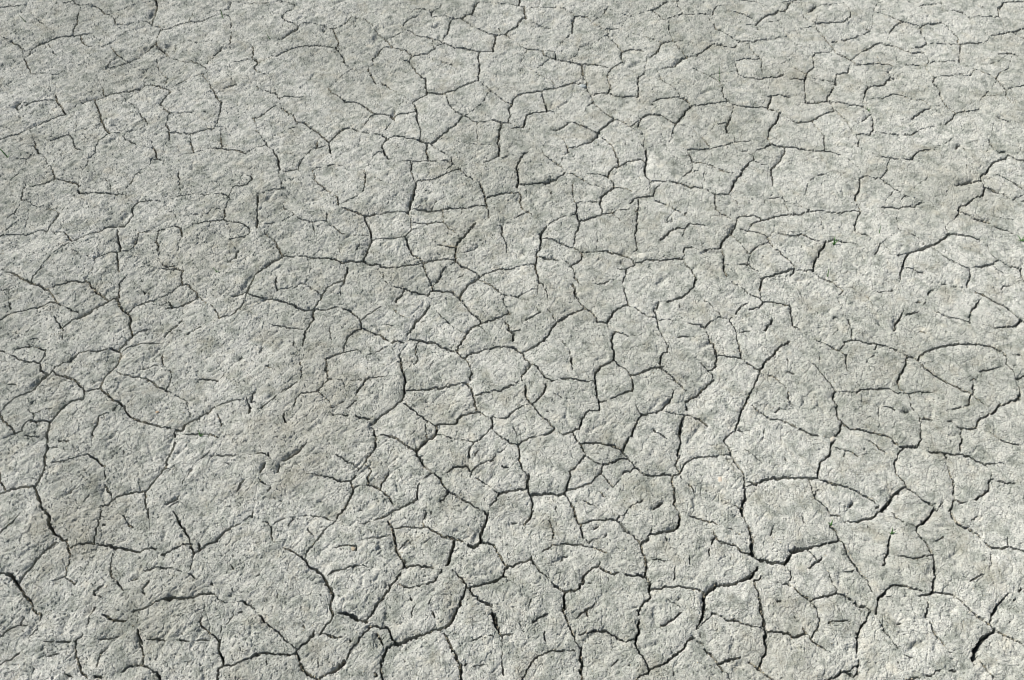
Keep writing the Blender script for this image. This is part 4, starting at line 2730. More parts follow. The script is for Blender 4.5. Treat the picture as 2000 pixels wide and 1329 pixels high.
186 1876,8422 52,89
143 1928,8511 93,26 52,87
193 1831,8434 -183,-5
217 1670,8427 -115,2
192 1556,8422 -185,-26 -151,-65
299 1129,8624 17,-139
255 1146,8485 84,-177
273 1230,8308 18,-126
250 1248,8182 18,-100
115 1267,8095 107,-124
277 380,8624 -36,-113
373 344,8511 -70,-102
306 274,8409 -69,-63
114 205,8346 -1,-139
50 663,8422 0,0
184 663,8422 43,-140
136 706,8282 31,-100 -22,-248
185 515,7792 91,68 110,86
141 715,7934 253,37
188 968,7971 135,-12
188 1058,7964 190,-30
140 1248,7934 144,-49
163 1393,7897 176,-61 109,-49
117 1352,7996 230,74 142,112
188 1455,8232 94,76
136 2275,7971 -17,-32
304 2275,7971 142,86
181 2417,8057 6,75
137 2423,8132 84,176
334 2430,8147 131,10
405 2561,8157 185,38
429 2746,8195 118,37
329 2864,8232 98,76
367 2962,8308 53,177
322 3012,8460 -1,102
50 3211,8498 0,0
242 3211,8498 155,-51
241 3366,8447 175,-63
192 3511,8414 162,-68
183 3576,8207 40,-137
205 3595,8082 -86,-148
209 3595,8082 99,-106
189 3696,7996 208,-50
208 3895,7964 98,-104
303 3993,7860 103,-61
187 4096,7799 118,-36
201 3456,7873 -19,-159
142 3844,8257 88,-25 124,-87
415 4147,8624 -1,-87
232 4146,8537 15,-52
116 4161,8485 74,-203
297 4219,8333 20,-176
407 4239,8157 4,-198
539 4247,7983 -33,-220
407 4218,7787 24,-61
420 4322,7666 155,11
184 4244,7739 78,-73
315 4281,7546 -106,-119
380 4175,7427 -80,-98
409 4099,7338 -145,-65
383 3956,7285 -143,-82
408 3813,7203 -201,-23
363 3612,7180 -110,-12
536 3507,7191 -123,-92
445 3384,7099 -119,-81
225 2338,7090 173,20
248 2511,7110 135,40
203 2646,7150 120,-5
181 2733,7145 175,0
203 2908,7145 192,-46
247 3101,7110 188,-69
434 3265,7018 4,-149
539 3269,6869 -70,-226
280 3226,6688 -83,-157
193 3143,6531 -66,-110
171 3077,6421 -13,-22
366 3006,6267 -54,-10
276 2952,6257 -109,-130
317 2865,6137 -71,-75
360 2794,6062 -156,-96
273 2638,5966 -182,-148
230 2456,5818 -108,-43
272 2349,5786 -118,-42
249 2231,5734 -48,-73
249 2183,5661 -139,-52
206 2044,5609 -87,-58 -176,-118
171 2980,6290 84,-77
256 3064,6213 96,-76
190 3153,6073 75,-75
421 3228,5998 74,-75
209 3302,5923 67,-127
250 3369,5796 52,-83
103 3421,5713 123,-162 116,-153
294 3357,5821 151,81
338 3507,5891 128,22
360 3635,5913 109,32
168 3857,5860 95,-64
252 3860,5863 92,-67
293 3952,5796 73,-62
250 4027,5744 106,-115
270 4023,5747 29,92
251 4052,5839 96,148
294 4148,5987 52,129
380 4200,6116 -5,173
361 4195,6289 11,176
407 4206,6465 -9,245
433 4197,6710 -5,250
241 4192,6960 -30,232
132 4162,7192 -2,62
181 4156,7252 86,33 76,71
242 3352,6665 86,0
109 3435,6687 73,-83
153 3486,6639 120,-81
329 3595,6558 130,7
262 3725,6569 120,-60
174 3845,6509 184,-55
152 4029,6454 173,-54
108 3059,6404 293,261
174 353,6543 54,22
283 352,6544 43,16
196 407,6565 65,56 130,74
169 397,5934 127,74 106,43
209 270,5775 42,64 106,116
145 203,5624 67,151
267 35,5390 120,167 43,76
149 630,6051 84,11
191 714,6062 126,-11
127 839,6073 211,-17
110 711,6722 162,-8
241 1233,6736 62,42
174 1072,6598 89,90 134,90
154 1295,6778 134,102
258 1262,6731 25,-110
191 532,6388 28,-186
130 336,6937 -55,-136
183 846,7642 24,72 113,37
177 2837,7522 -28,-166 -42,-94
186 2450,7654 221,-17
50 2839,6688 0,0
174 2839,6688 -162,-112 -205,-133
132 2606,6960 78,-91 164,-91
132 2867,6960 -61,-68
126 1602,5796 152,106
189 1894,5818 42,0
268 161,5469 189,82 63,27
166 2631,5692 -17,-63
128 128,6531 74,-154
161 126,7600 40,16
217 0,8379 91,0
132 838,7379 -14,-94
112 3085,7763 21,-217
181 2724,8082 4,-74
104 2197,5680 75,-71
108 128,6377 74,0
170 3133,6355 0,-88
106 3395,6246 33,175
204 1294,7227 66,11
418 4445,7643 114,-25
465 4559,7618 174,-24
452 4733,7594 99,120
405 4827,7690 81,146
612 4908,7836 186,37
330 5092,7860 191,62
213 5283,7922 116,17
236 5398,7934 194,74
308 5590,7996 218,74
117 5692,8632 36,-108
196 5730,8537 193,-13
205 5695,8358 -26,-76
257 5686,8332 90,-137
251 5776,8195 29,-138
184 5805,8057 63,-135
294 5868,7922 46,-208
204 5914,7714 64,-120
269 5978,7594 55,-155
156 6033,7439 96,-166 49,-221
138 5746,7439 115,23 142,60
146 6185,8409 -263,0
289 6171,8396 103,51
342 6274,8447 191,38
261 6465,8485 115,103
244 6580,8588 103,44
114 6351,8384 -22,-102
308 7661,8671 -187,-186
426 7474,8485 -147,-127
265 7327,8358 -115,-50
120 6817,8614 157,-205 235,-114
205 7212,8308 -20,-126
186 7184,8195 67,-138
185 7251,8057 58,-123
342 7309,7934 36,-122
179 7363,7836 -14,-97
118 7255,7712 94,27
245 7349,7739 -17,-193
398 7332,7546 -37,-167
264 7295,7379 -49,-117
372 7246,7262 -54,-210
317 7198,7076 -146,-58
182 7052,7018 -136,-23
296 7192,7052 85,-7
250 7277,7045 123,-27
317 7403,7029 118,-46
155 7521,6983 84,-91 91,-136
177 7605,6892 53,-80
221 7696,6756 82,-91
307 7778,6665 97,-111
265 7875,6554 90,-56
174 7965,6498 67,-99
241 8032,6399 150,-99
305 8182,6300 107,-65
151 8289,6235 132,-119 134,-122
193 7962,6500 95,165
370 8057,6665 134,158
311 8191,6823 153,114
156 8344,6937 115,92
391 8039,6394 -154,-94
514 7885,6300 -228,-206
589 7657,6094 -129,-192
125 7534,5923 -11,-148
147 7616,5881 56,-95
294 7675,5796 58,-83
146 7733,5713 56,-125
509 7904,8632 6,-147
256 7910,8485 34,-127
336 7935,8409 166,-139
474 8105,8282 85,-100
140 8197,8207 139,-224
163 8336,7983 53,-86
335 8382,7909 189,-44
263 8571,7865 122,32
158 8693,7897 64,210
191 8693,7897 145,-37
166 8838,7860 120,-48 187,-77
111 8405,7894 -76,-276 -97,-215
167 8209,8409 144,102
190 6865,8551 64,-83
226 6715,8132 -53,-127
247 6654,8011 -112,-285
50 6544,7739 0,0
224 6542,7726 -106,-168
141 6642,7775 235,-49
212 6960,7702 133,-5
165 7093,7697 189,42
141 6877,7726 83,-24
184 7856,7243 157,89 121,36
143 7419,8008 229,99
195 4198,6339 179,27
261 4377,6366 126,-11
347 4462,6366 122,-33
322 4586,6344 52,-66
281 4638,6278 85,0
259 4723,6278 160,66
297 4883,6344 2,11
150 4888,6346 -49,108
149 4897,6350 49,-126
192 4950,6246 85,-109
214 5035,6137 112,-75
128 5147,6062 93,-64
149 4943,6260 68,84
194 5011,6344 74,55
192 5085,6399 49,88
150 5134,6487 21,111
109 5155,6598 2,180 -93,141
333 5065,6926 -65,57
223 5000,6983 -123,104
177 4877,7087 -34,58
268 4775,7192 -27,35
182 4748,7227 -79,-12
135 4843,7145 -68,47
155 4748,7227 70,152 -26,167
114 4607,7238 62,-23
201 5061,6922 108,38
247 5148,6960 163,58
271 5311,7018 104,-23
203 5389,7029 162,47
132 5551,7076 -39,186 -16,141
134 5465,7474 31,-71
138 5175,7894 132,-204 115,-96
250 5425,7726 -83,-84
184 5342,7642 -200,-120
270 5551,7076 188,-93
243 5739,6983 67,-91
379 5806,6892 137,-69
245 5946,6835 76,-46
110 6022,6789 118,-101
173 6059,6754 -105,-178
239 5954,6576 -105,-89
278 5849,6487 -93,-132
339 5756,6355 -23,-88
254 5727,6268 -13,-109
294 5714,6159 -49,-151
250 5685,5923 -53,-127
228 5632,5796 -20,-144
189 5334,5692 56,21
189 5390,5713 104,0 101,83 36,-10
271 5345,5721 -96,-92
229 5249,5629 -111,-41
249 5138,5588 -193,-37 -209,-41
355 5411,5713 70,-63
419 5481,5650 39,-10
251 5514,5631 100,40
237 6129,6688 26,68
195 6155,6756 63,181
377 6218,6937 135,115
308 6353,7052 48,70
227 6401,7122 171,74
275 6572,7196 130,-4
227 6702,7192 117,-59
205 6822,7145 182,-58
129 6151,6598 39,-111
192 6190,6487 17,-110
150 6207,6377 78,-120
127 6285,6257 52,-141 42,-86
151 7052,6892 -68,-182
258 7001,6733 -57,-135
171 6989,6565 5,-188
236 7000,6399 35,-110
193 7035,6289 101,-173
129 7134,6030 102,-11
128 6405,5966 184,-21
168 6317,5860 -28,-32
174 5287,6509 63,45
176 5350,6554 128,0 195,11
302 4752,6625 3,-9
188 6158,5472 209,79 136,50
292 6202,5491 210,76 113,42
168 6525,5609 83,0
232 6699,5640 106,10
146 6805,5650 81,73
212 6886,5723 86,11
318 7093,5723 123,-6
247 8714,7110 -84,-58
244 8551,6937 -58,-45
153 8317,6531 -28,-22
228 4133,5629 73,-62 144,-123
136 6369,6983 128,-11
265 6430,6509 86,0
162 5202,8537 48,-179
206 4658,8295 -83,-163
134 4414,6858 103,34
245 4481,6869 94,46
"""
FAINT = """
83 -13463,24280 525,-702
84 -12627,24329 -196,-870
84 -10523,24280 594,234
81 -11294,22954 436,-567
85 -12700,21911 -56,-93
70 -10046,23284 107,294
95 -10445,23360 297,218
95 -10148,23578 -297,-218
84 -8279,24026 -155,-478
78 -7885,21873 -105,-385
71 -7887,21387 158,-579
75 -7342,21682 -67,-375
88 -6877,22426 -671,597
76 -10616,22370 -84,161
71 -8746,22680 -495,563
65 -7847,22623 151,-270
80 -9292,21900 102,303
67 -9743,21387 -289,350
72 -10733,21307 -345,240
80 -10453,21845 64,229
74 -8650,20678 -23,-157
72 -9418,21121 -110,301
60 -8862,20834 1,-195
72 -11078,21547 345,-240
88 -12316,20093 255,-50
80 -9075,18986 153,153
82 -9008,18425 404,-83
72 -8922,19139 251,-356
85 -7764,19721 502,-172
74 -8301,18620 -218,-415
68 -6969,19091 305,-772
80 -7199,18388 -410,-183
77 -6371,18214 211,220
64 -7822,18123 -364,-302
74 -8671,18783 167,380
74 -8186,17821 331,-279
76 -8550,17621 -287,-254
84 -11152,18657 -408,-37
59 -10753,19476 -188,343
72 -10249,18228 221,-254
57 -11856,18024 -429,689
66 -10094,17586 -7,-479
82 -7321,20627 -185,-231
81 -7409,21307 -476,566
68 -6311,19283 54,-240
82 -12966,20627 430,813
83 -12938,23578 -525,702
63 -12413,23081 179,-400
79 -12222,22175 -224,307
101 -6987,24329 -837,123
98 -6593,24299 262,153
67 -6654,23995 -161,365
88 -6142,22748 -102,-125
77 -6244,22623 80,896
88 -6311,21927 -297,-245
98 -4019,23667 -393,93
78 -2941,23226 68,-186
80 -2555,23738 86,336
81 -2681,24086 -219,-685
75 -2204,23726 83,-989
99 -1959,23714 -245,12
101 -889,24440 889,-111
75 -770,23726 318,-325
73 -2846,21818 -28,413
61 -2183,21307 -53,-238
82 -2041,21791 -180,246
73 -1389,21307 182,-577
80 0,19258 157,-119
78 -31,18137 229,-113
67 -1111,18504 -375,116
88 -6292,20601 -134,26
71 -6528,20756 -96,604
88 -6426,20627 134,-26
69 -5193,20270 82,-891
79 -5481,19091 -515,-425
77 -2915,19770 261,399
88 -3485,20860 286,-104
91 -4010,21387 265,0
84 -2716,20371 -203,127
83 -2654,20169 167,-116
88 -3342,20912 -143,-52
70 -2919,20498 203,-127
73 -2959,19283 48,120
70 -3305,18001 -175,-415
76 -2583,17911 -86,-67
76 -2669,17844 86,67
66 -1537,17586 32,-141
81 -1486,18620 375,-116
78 -4312,18159 162,-90
68 -6257,19043 -54,240
77 -6160,18434 -211,-220
72 -4710,18666 73,177
66 -3857,17586 377,0
58 -4004,18434 -238,491
56 -4150,18069 -31,-270
68 -3676,18713 22,214
79 -3696,18434 -320,-183
73 -6302,21201 337,-728
101 0,24329 -889,111
79 452,23419 -68,218
90 1141,23197 369,-317
79 1402,22708 -274,-565
79 2939,23208 252,607
81 2820,24056 -188,91
99 4799,23774 -104,12
101 5695,24207 212,0
83 6591,23578 66,-180
79 6947,24299 61,-513
71 6483,21201 -11,-155
82 6313,23343 -196,592
62 6294,22737 -52,-211
66 6524,22897 112,220
81 6715,23023 118,-343
74 3511,22175 33,-272
71 200,21601 -6,-1205
71 333,21574 -109,97
89 2040,22482 520,455
93 3533,22851 -594,357
76 4258,23255 -13,337
86 3915,21440 -142,-107
67 4894,22454 134,-306
84 3773,21333 -273,295
76 4657,21547 -72,255
91 5418,21254 416,72
69 3490,19968 -20,-359
72 3107,19163 -74,-144
78 3851,18760 -628,-464
72 1889,19968 -315,-685
76 1083,19745 257,-390
83 0,19067 -266,24
79 3033,19019 205,-165
69 1001,19043 -264,-724
68 1091,18901 -17,164
68 3117,18504 -84,515
72 3238,18854 -131,309
79 5787,18620 305,-232
75 5030,19234 -402,-474
70 5859,18273 -119,-182
76 5740,18091 -106,114
75 6056,17777 88,-91
67 5360,18434 -6,130
76 5634,18205 106,-114
69 1208,17666 56,-124
56 4823,17844 -58,-125
77 7964,23845 68,665
101 9210,24360 -786,-122
94 7848,23197 -472,-231
90 8203,23995 -225,-212
101 8424,24238 786,122
83 7404,22822 61,-142
69 7465,22680 -61,142
70 7747,22259 140,-249
89 9566,23226 -311,500
85 8405,22164 118,115
83 7013,21211 134,-179
83 7147,21032 -134,179
76 7285,21547 -47,266
72 9940,21521 -73,-387
77 8782,21547 128,206
73 6467,20371 -228,-428
88 7042,20330 362,18
65 8196,17586 -13,-198
80 6898,19403 -228,244
90 7729,21069 -158,53
88 8206,20990 93,-55
69 8843,20219 -38,-176
72 9116,21095 74,575
88 10212,21682 -107,109
92 10666,21628 93,-27
83 8994,20244 -91,86
80 8446,18182 306,-136
80 8302,18948 78,-71
78 8915,18901 -92,120
83 9422,18807 99,23
83 9521,18830 -99,-23
84 10048,19067 599,191
68 9850,19403 -176,-587
80 8752,18046 -306,136
81 9188,17956 118,-14
81 9306,17942 -118,14
79 10034,18287 476,286
80 9828,21467 92,107
73 10105,21791 107,-109
89 11702,21280 109,-79
84 10647,19258 -599,-191
73 11756,21955 56,165
73 11812,22120 -56,-165
81 12590,22567 246,313
87 10701,22370 -234,-195
100 10153,23905 -195,51
77 10175,23023 -252,-505
102 10158,24391 811,123
76 9943,23905 -276,-766
68 11336,23995 91,-594
88 12485,23578 351,-698
83 13140,24026 48,-312
94 12740,23738 -255,-160
75 13337,23343 -104,-402
81 12836,22880 -246,-313
74 12307,21655 -163,-290
83 12698,21737 382,372
73 12908,21494 272,560
89 11968,21521 -230,188
83 11949,19721 -164,148
78 12201,20678 248,293
74 12295,20396 193,-25
69 11580,18690 446,810
73 11838,18214 112,-281
67 11338,18182 -19,-427
66 10744,17755 133,473
65 10681,17586 -71,-415
82 10803,18457 777,233
82 10626,18319 -592,-32
70 10817,18342 -19,112
66 10877,18228 -133,-473
79 10510,18573 -476,-286
68 10703,18713 170,739
77 7349,23110 -26,468
83 6956,23460 -73,209
81 7323,23578 284,538
73 7075,21682 -226,-561
76 7347,21900 244,509
79 8619,19331 -339,-250
77 9585,22010 -57,404
73 9611,21900 -59,-187
92 11811,21201 -429,0
74 11932,21333 82,148
64 -11724,17258 464,-1075
69 -11589,17498 52,480
77 -11140,16999 -156,57
80 -8738,17586 188,35
73 -9545,17323 -488,432
68 -7994,16514 304,-331
69 -11299,17085 -307,386
63 -9717,15053 -101,147
62 -11360,15579 44,-120
73 -11082,15980 156,-68
64 -11215,16369 -27,187
62 -11383,16020 76,-381
55 -10978,16307 27,144
74 -7855,17542 -331,279
67 -7947,16702 -47,-188
71 -7118,15778 -256,-207
58 -7458,16041 -76,-88
71 -6208,17410 -207,-368
57 -7894,16183 -344,373
52 -7524,15939 78,-240
73 -7554,15738 -198,-79
61 -7341,14918 -23,-358
74 -8060,15627 102,-8
73 -7752,15659 198,79
68 -7607,14466 -264,131
62 -8825,15659 -42,132
60 -8483,14374 54,-166
67 -8086,14504 -233,-241
66 -7871,14597 134,191
67 -8319,14263 233,241
65 -9824,13946 -49,-65
60 -9023,13246 61,-84
58 -10492,13333 67,-127
66 -10597,13935 158,200
58 -9551,13177 -139,347
59 -9165,12507 367,-393
63 -7455,12801 333,-201
63 -7257,13350 -295,246
67 -7387,13455 -365,70
65 -6342,13473 -91,52
57 -6487,13385 72,-516
63 -5919,13667 -307,-351
63 -6415,12869 306,268
64 -6759,12617 -313,117
58 -6852,13074 -78,381
57 -7122,12600 8,-159
48 -6783,12734 56,-94
51 -6183,15188 -45,136
68 -6288,15304 -587,555
58 -9826,12534 -14,-126
58 -9669,12534 240,-290
57 -10288,12507 15,-295
57 -9958,12801 -182,521
64 -7856,13863 -463,400
61 -7665,13738 113,-142
73 -5677,16872 -154,-149
79 -5300,17564 -161,-17
70 -3480,17586 175,415
65 -3172,17323 -263,0
62 -2980,17171 704,-390
77 -895,17193 150,-22
75 -745,17171 -212,130
67 -519,15980 131,-182
67 -3906,16348 -70,103
66 -1241,15560 127,-168
66 -1974,15659 335,-433
66 -1639,15226 -335,433
67 -388,15798 -131,182
59 -260,16020 -286,204
51 -70,14804 70,-319
68 -4854,16020 -69,82
70 -4087,16142 181,206
74 -5565,15758 -137,0
64 -5203,16556 23,358
64 -4405,15540 236,-430
73 -5831,16723 154,149
70 -4748,14804 95,19
70 -4653,14823 -95,-19
61 -3588,14522 -44,117
62 -5025,14208 -248,370
66 -3644,13368 82,-11
66 -3562,13357 -82,11
64 -2661,13473 141,-88
59 -3618,13631 -26,-263
63 -4965,12886 -712,464
57 -3752,12903 -73,412
57 -3682,12507 151,-353
68 -2537,13989 -82,0
64 -2520,13385 -141,88
63 -2127,13108 130,-98
59 -1721,13490 -53,248
57 -2149,12634 33,-117
61 -2116,12517 -99,-76
63 -1580,13350 -144,134
62 -1187,12852 95,-84
62 -1092,12768 -95,84
57 -419,12600 55,-258
58 -133,13056 -21,106
59 -2672,12937 -136,-263
62 -2401,12852 264,-187
62 -2805,14429 35,96
68 -2619,13989 82,0
60 -3454,14995 34,-301
61 -3367,15265 -14,228
55 -1599,16935 -119,407
53 -1467,16597 14,-256
65 -1160,16142 -212,-461
64 -1941,16681 17,229
74 -1732,16597 201,126
63 -2104,16957 -136,52
63 -1774,16872 175,63
51 -3820,15265 -1,275
51 -3751,14880 -33,-189
59 -4169,15110 368,52
62 -1020,14355 62,158
60 -1181,14208 -69,-363
69 -733,15149 505,351
71 -1010,14957 -220,-17
76 1805,17520 -246,-132
71 2794,16872 121,-149
64 913,16723 196,-713
67 1425,17193 96,227
68 449,16102 302,-383
71 0,15939 -230,-161
70 1030,14698 98,12
70 1128,14710 -98,-12
60 1298,14044 61,164
61 2026,12768 62,-67
64 2407,12567 633,201
58 184,12801 81,255
56 13,12507 -13,-148
58 756,13631 -33,-298
59 513,13631 -29,-106
65 723,13333 -213,122
63 2297,14485 -258,-387
70 4012,15091 176,-65
66 3110,13543 92,-25
64 2666,14976 -110,-172
64 3451,17107 9,122
77 3612,17236 88,-21
77 3700,17215 -88,21
74 4935,15980 111,-15
66 4550,17586 66,214
67 3987,17388 -113,-217
79 4369,17586 178,-16
71 5252,17432 47,-87
63 2692,16493 -22,-217
64 3272,16597 -1,147
72 3535,16431 82,-62
72 3617,16369 -82,62
64 3983,15980 27,-141
64 3978,16204 178,817
68 4389,15758 337,-376
61 3289,15335 -140,-606
62 3771,15343 30,-252
70 4188,15026 -176,65
62 5332,15738 -49,-139
71 5105,15651 -116,89
60 5325,14374 23,-203
70 4913,14586 -306,-8
64 4944,13281 -146,104
59 4974,13490 104,224
62 3994,13614 -173,267
64 3650,12937 -204,68
64 3446,13005 204,-68
65 5179,12734 -263,0
62 3388,12574 -244,-146
64 3638,12584 372,50
65 4916,12734 263,0
58 3531,13315 -85,-310
62 1902,15382 -52,659
68 1748,14026 -275,-37
67 2194,14171 174,-73
64 5142,16224 32,-180
74 2049,17042 171,-128
65 3539,16020 145,291
65 3601,16061 112,224
71 2476,15899 321,-211
68 1473,13989 275,37
64 6051,17085 -68,-425
58 7455,17498 428,583
67 6788,16808 -244,-377
72 6224,16872 -173,213
68 5880,16660 -435,-550
68 9442,16451 277,-713
73 8391,16327 -265,-144
73 10250,16999 -808,-548
69 9994,15960 -275,-222
77 11330,17388 -174,134
64 11824,16957 -31,-191
68 10384,15960 -35,81
66 10772,15859 36,-121
66 10808,15738 -36,121
61 11199,15520 -103,-867
73 8126,16183 265,144
60 7582,16081 192,-136
71 7668,15599 73,-59
71 5855,15778 -234,161
72 5943,15532 -106,47
70 6855,15304 78,-62
65 5747,15110 42,-84
65 5789,15026 -42,84
69 5978,14245 -401,-19
70 6190,14429 -97,0
71 7741,15540 -73,59
67 7929,15422 165,-273
72 8852,15481 -238,98
68 8234,15265 380,314
70 8276,14842 103,-38
63 8740,16142 44,123
68 8614,15579 -380,-314
64 8257,14062 -121,-109
67 8885,14326 234,-209
66 10356,15265 34,-77
66 10390,15188 -34,77
69 10019,14485 -94,-37
60 11064,14597 -51,-111
61 11096,14653 103,867
68 9401,13946 -75,25
69 9485,13953 183,-29
66 9920,12852 -384,85
61 9872,13596 101,136
64 8867,13263 -195,227
63 8160,13263 350,280
57 7869,12768 -210,-457
65 8210,13194 -66,42
60 8525,13281 147,209
63 8510,13543 -350,-280
66 8618,13543 63,-36
60 8748,13631 68,107
60 8672,13490 -147,-209
60 8816,13738 -68,-107
62 8975,13881 166,209
56 9119,14117 -234,209
62 5959,12684 229,-177
58 5389,13056 115,458
64 6633,13039 -350,259
63 6810,13125 102,68
64 6402,15149 185,291
66 6367,15110 -349,-355
61 6239,13350 -110,281
64 6283,13298 350,-259
65 8378,12751 -428,187
57 8536,12600 12,-312
67 7508,13702 -467,161
63 7575,13455 399,-467
65 7735,13809 -214,-152
64 8609,16639 -131,-312
64 8863,16472 -95,-198
69 9719,15738 275,222
70 8379,14804 -103,38
56 10772,16102 -169,-183
55 9259,16893 -142,-220
65 9725,17323 282,966
77 11640,16514 -192,42
63 10232,13315 126,105
59 10176,13350 4,193
75 6544,16431 -300,125
63 6978,16102 32,126
63 6987,15699 46,-359
61 6080,13809 -102,436
61 6129,13631 110,-281
66 10847,16556 -16,146
71 10905,16556 317,273
59 10665,14245 -84,-274
66 10635,13971 331,230
60 10392,13845 -198,-312
49 6586,12801 -254,-360
48 6540,12567 -126,-194
63 -7114,12441 355,176
57 -10084,12270 -1,-134
63 -10185,12179 -88,33
58 -7878,11731 -67,63
57 -6858,11731 -124,158
56 -5033,11233 122,608
55 -4977,10959 93,-120
58 -5194,11141 -536,513
52 -6392,10167 18,-85
52 -6374,10082 -18,85
53 -7433,8684 -292,143
51 -7489,9224 21,-80
51 -7468,9144 -21,80
54 -9260,10224 -58,72
58 -8923,10153 91,29
55 -9362,10810 -232,325
57 -8875,10839 112,-86
58 -8588,10082 -193,0
53 -8354,10067 248,-337
54 -8521,9932 53,155
56 -8613,9578 -71,0
60 -7405,11778 -192,-158
62 -7068,11873 86,16
56 -7050,12147 -64,294
57 -6982,11889 124,-158
58 -6243,10210 -156,22
52 -5553,10153 146,-409
54 -5646,9744 -58,56
56 -5146,9758 350,56
52 -5334,9605 -73,139
53 -5172,9496 267,-258
53 -5864,9633 -68,-137
53 -5667,9856 39,326
51 -6044,9117 14,-185
55 -7888,9091 420,53
54 -7679,8919 251,166
53 -7793,8735 -484,-250
51 -6030,8932 -14,185
53 -6264,8722 -295,-77
53 -6184,8671 -354,-90
50 -6026,8801 -18,316
55 -4895,9251 247,0
50 -5017,8998 294,-513
59 -5502,12001 -184,-270
62 -5438,12082 319,97
61 -6232,11526 -536,16
59 -5686,11731 184,270
58 -9787,11387 262,-200
55 -5705,10720 -102,120
53 -5548,10398 -29,-236
55 -6750,9441 -517,331
54 -6679,9441 160,-96
44 -7296,9940 -18,692
46 -7267,9772 -304,-222
63 -10273,12212 88,-33
56 -6329,9468 332,0
57 -4243,10869 -180,-134
58 -3241,11020 105,-61
54 -3238,11233 -3,-213
54 -3195,10810 -2,-106
61 -2514,11605 364,62
61 -3191,11511 -123,-31
57 -2146,12375 30,142
57 -2311,11953 -164,385
58 -2116,10975 -66,45
58 -1948,11905 -202,-238
53 -1229,9387 -114,-109
53 -96,9968 39,73
58 -3159,10697 124,-6
58 -3035,10691 -124,6
56 -2731,10602 93,-87
55 -3481,10706 -334,527
56 -2723,10514 -158,118
53 -2652,10398 4,102
57 -2491,10224 -95,-28
53 -576,8624 69,-10
51 -1344,8788 -107,-174
50 -2115,8722 37,-75
51 -2295,9414 -21,274
53 -3830,9387 -313,385
56 -3442,9716 287,0
56 -3359,9828 -219,28
46 -3787,9800 -229,98
56 -3867,10053 508,-225
53 -4294,9661 -40,-56
53 -4334,9605 40,56
52 -4354,9414 -131,-280
56 -4796,9814 -350,-56
55 -4513,9688 179,-83
54 -4596,9605 83,83
51 -4445,8998 -218,-384
58 -4225,11480 43,62
54 -4423,10735 -182,406
54 -4330,10514 424,-505
59 -4884,10839 -217,22
58 -4182,11542 -43,-62
58 -4691,11731 353,-344
51 -2695,8624 181,-228
52 -2764,8624 -232,131
50 -392,8671 -42,-97
51 -821,9144 -144,-260
44 -2239,9940 84,192
43 -2316,9688 21,-274
58 -1592,11953 178,367
55 -1660,11794 0,-494
57 -4434,12474 -24,316
57 -4443,12342 177,-357
57 -5119,12179 148,-290
58 -5066,12342 101,544
56 -4257,12310 -9,-325
52 -601,9884 -28,198
56 -716,9688 -84,0
55 -166,9550 297,166
55 -47,9496 225,27
56 215,11480 50,-93
56 265,11387 -50,93
60 861,11495 102,47
56 681,11402 43,99
61 126,11480 88,10
57 0,10485 -98,59
60 963,11542 -102,-47
58 1167,12277 -74,131
56 1176,12179 10,-97
56 1186,12082 -10,97
55 1199,11762 -35,-223
56 3230,12034 -127,-382
58 3043,11826 187,208
54 2409,10899 -38,318
57 3161,11217 145,185
51 2973,8632 38,-70
54 3381,10810 -47,-90
55 3398,10899 -24,76
54 3374,10975 -40,-255
57 3704,12017 -66,567
57 4411,10311 369,-101
57 3454,10685 68,-53
57 3522,10632 -68,53
54 2687,10383 -96,314
57 2958,10153 218,0
50 3347,8985 19,-538
50 808,8697 30,240
50 783,8624 -120,-202
53 1276,8827 -212,-79
50 1501,8697 55,-275
53 2390,8840 271,-92
53 2734,8788 195,-14
50 2536,8645 -29,-337
53 1473,9064 138,-53
53 1611,9011 -138,53
51 1686,8905 242,-394
56 642,10720 -88,-74
58 865,10735 473,-191
59 827,11172 -186,91
57 973,11050 442,-385
54 4746,10110 -243,-307
54 4835,10369 132,219
57 4338,9968 -241,0
51 4672,9633 21,-347
53 4541,9091 -300,-212
52 4545,9117 -35,64
53 3851,8827 -504,158
61 1017,12474 -255,228
58 1093,12408 74,-131
58 5660,12474 182,302
62 6188,12507 -229,177
64 10201,12147 -207,0
56 9199,10929 67,-194
62 5972,11969 -440,-66
59 8087,10573 271,-44
59 8255,11217 342,247
53 6114,10110 -10,86
53 5645,9051 183,160
51 6576,8671 -105,255
52 8088,9661 -6,-111
52 8082,9550 6,111
52 8423,9856 -34,-98
54 8409,8827 -187,-47
54 8222,8780 187,47
58 9091,10311 -199,87
56 6483,9744 410,224
51 6214,9716 -214,-568
57 6699,11699 81,-219
54 5484,10869 -185,-355
61 5084,11636 -163,49
54 7061,10929 62,356
53 6996,10369 -50,-107
60 7224,10884 -102,-15
59 7427,10795 166,-30
59 7593,10765 -166,30
58 7695,10780 86,52
56 9332,11731 -106,-189
61 9778,11857 157,96
56 9125,11542 -205,-279
58 9226,11542 221,236
55 9127,11418 36,124
53 6707,10110 -2,215
54 7026,9814 128,-161
57 6780,11480 -81,219
57 6876,11340 35,-70
63 7330,12244 -570,-130
62 7108,11937 -414,-157
56 7334,12147 76,233
58 8495,10810 -408,-237
59 8358,10529 -271,44
53 5104,10224 150,312
52 5078,9996 30,-252
52 5108,9744 -30,252
51 5139,9647 4,-320
51 6097,8697 -174,-173
51 6211,8801 133,184
54 7908,8905 135,27
56 5547,12114 -10,245
56 5529,11857 -60,-148
59 5621,11652 351,317
59 5453,11715 -229,-157
58 6155,11921 -79,-79
56 6199,12082 133,359
57 5068,10750 -140,-104
57 5211,10869 202,159
53 6612,9898 -129,-154
53 6640,9912 113,163
50 -7369,8614 -34,77
49 -6214,7860 84,-126
49 -6984,7799 -7,101
52 -7057,8562 -213,160
52 -6736,8270 259,164
51 -6097,8588 -73,94
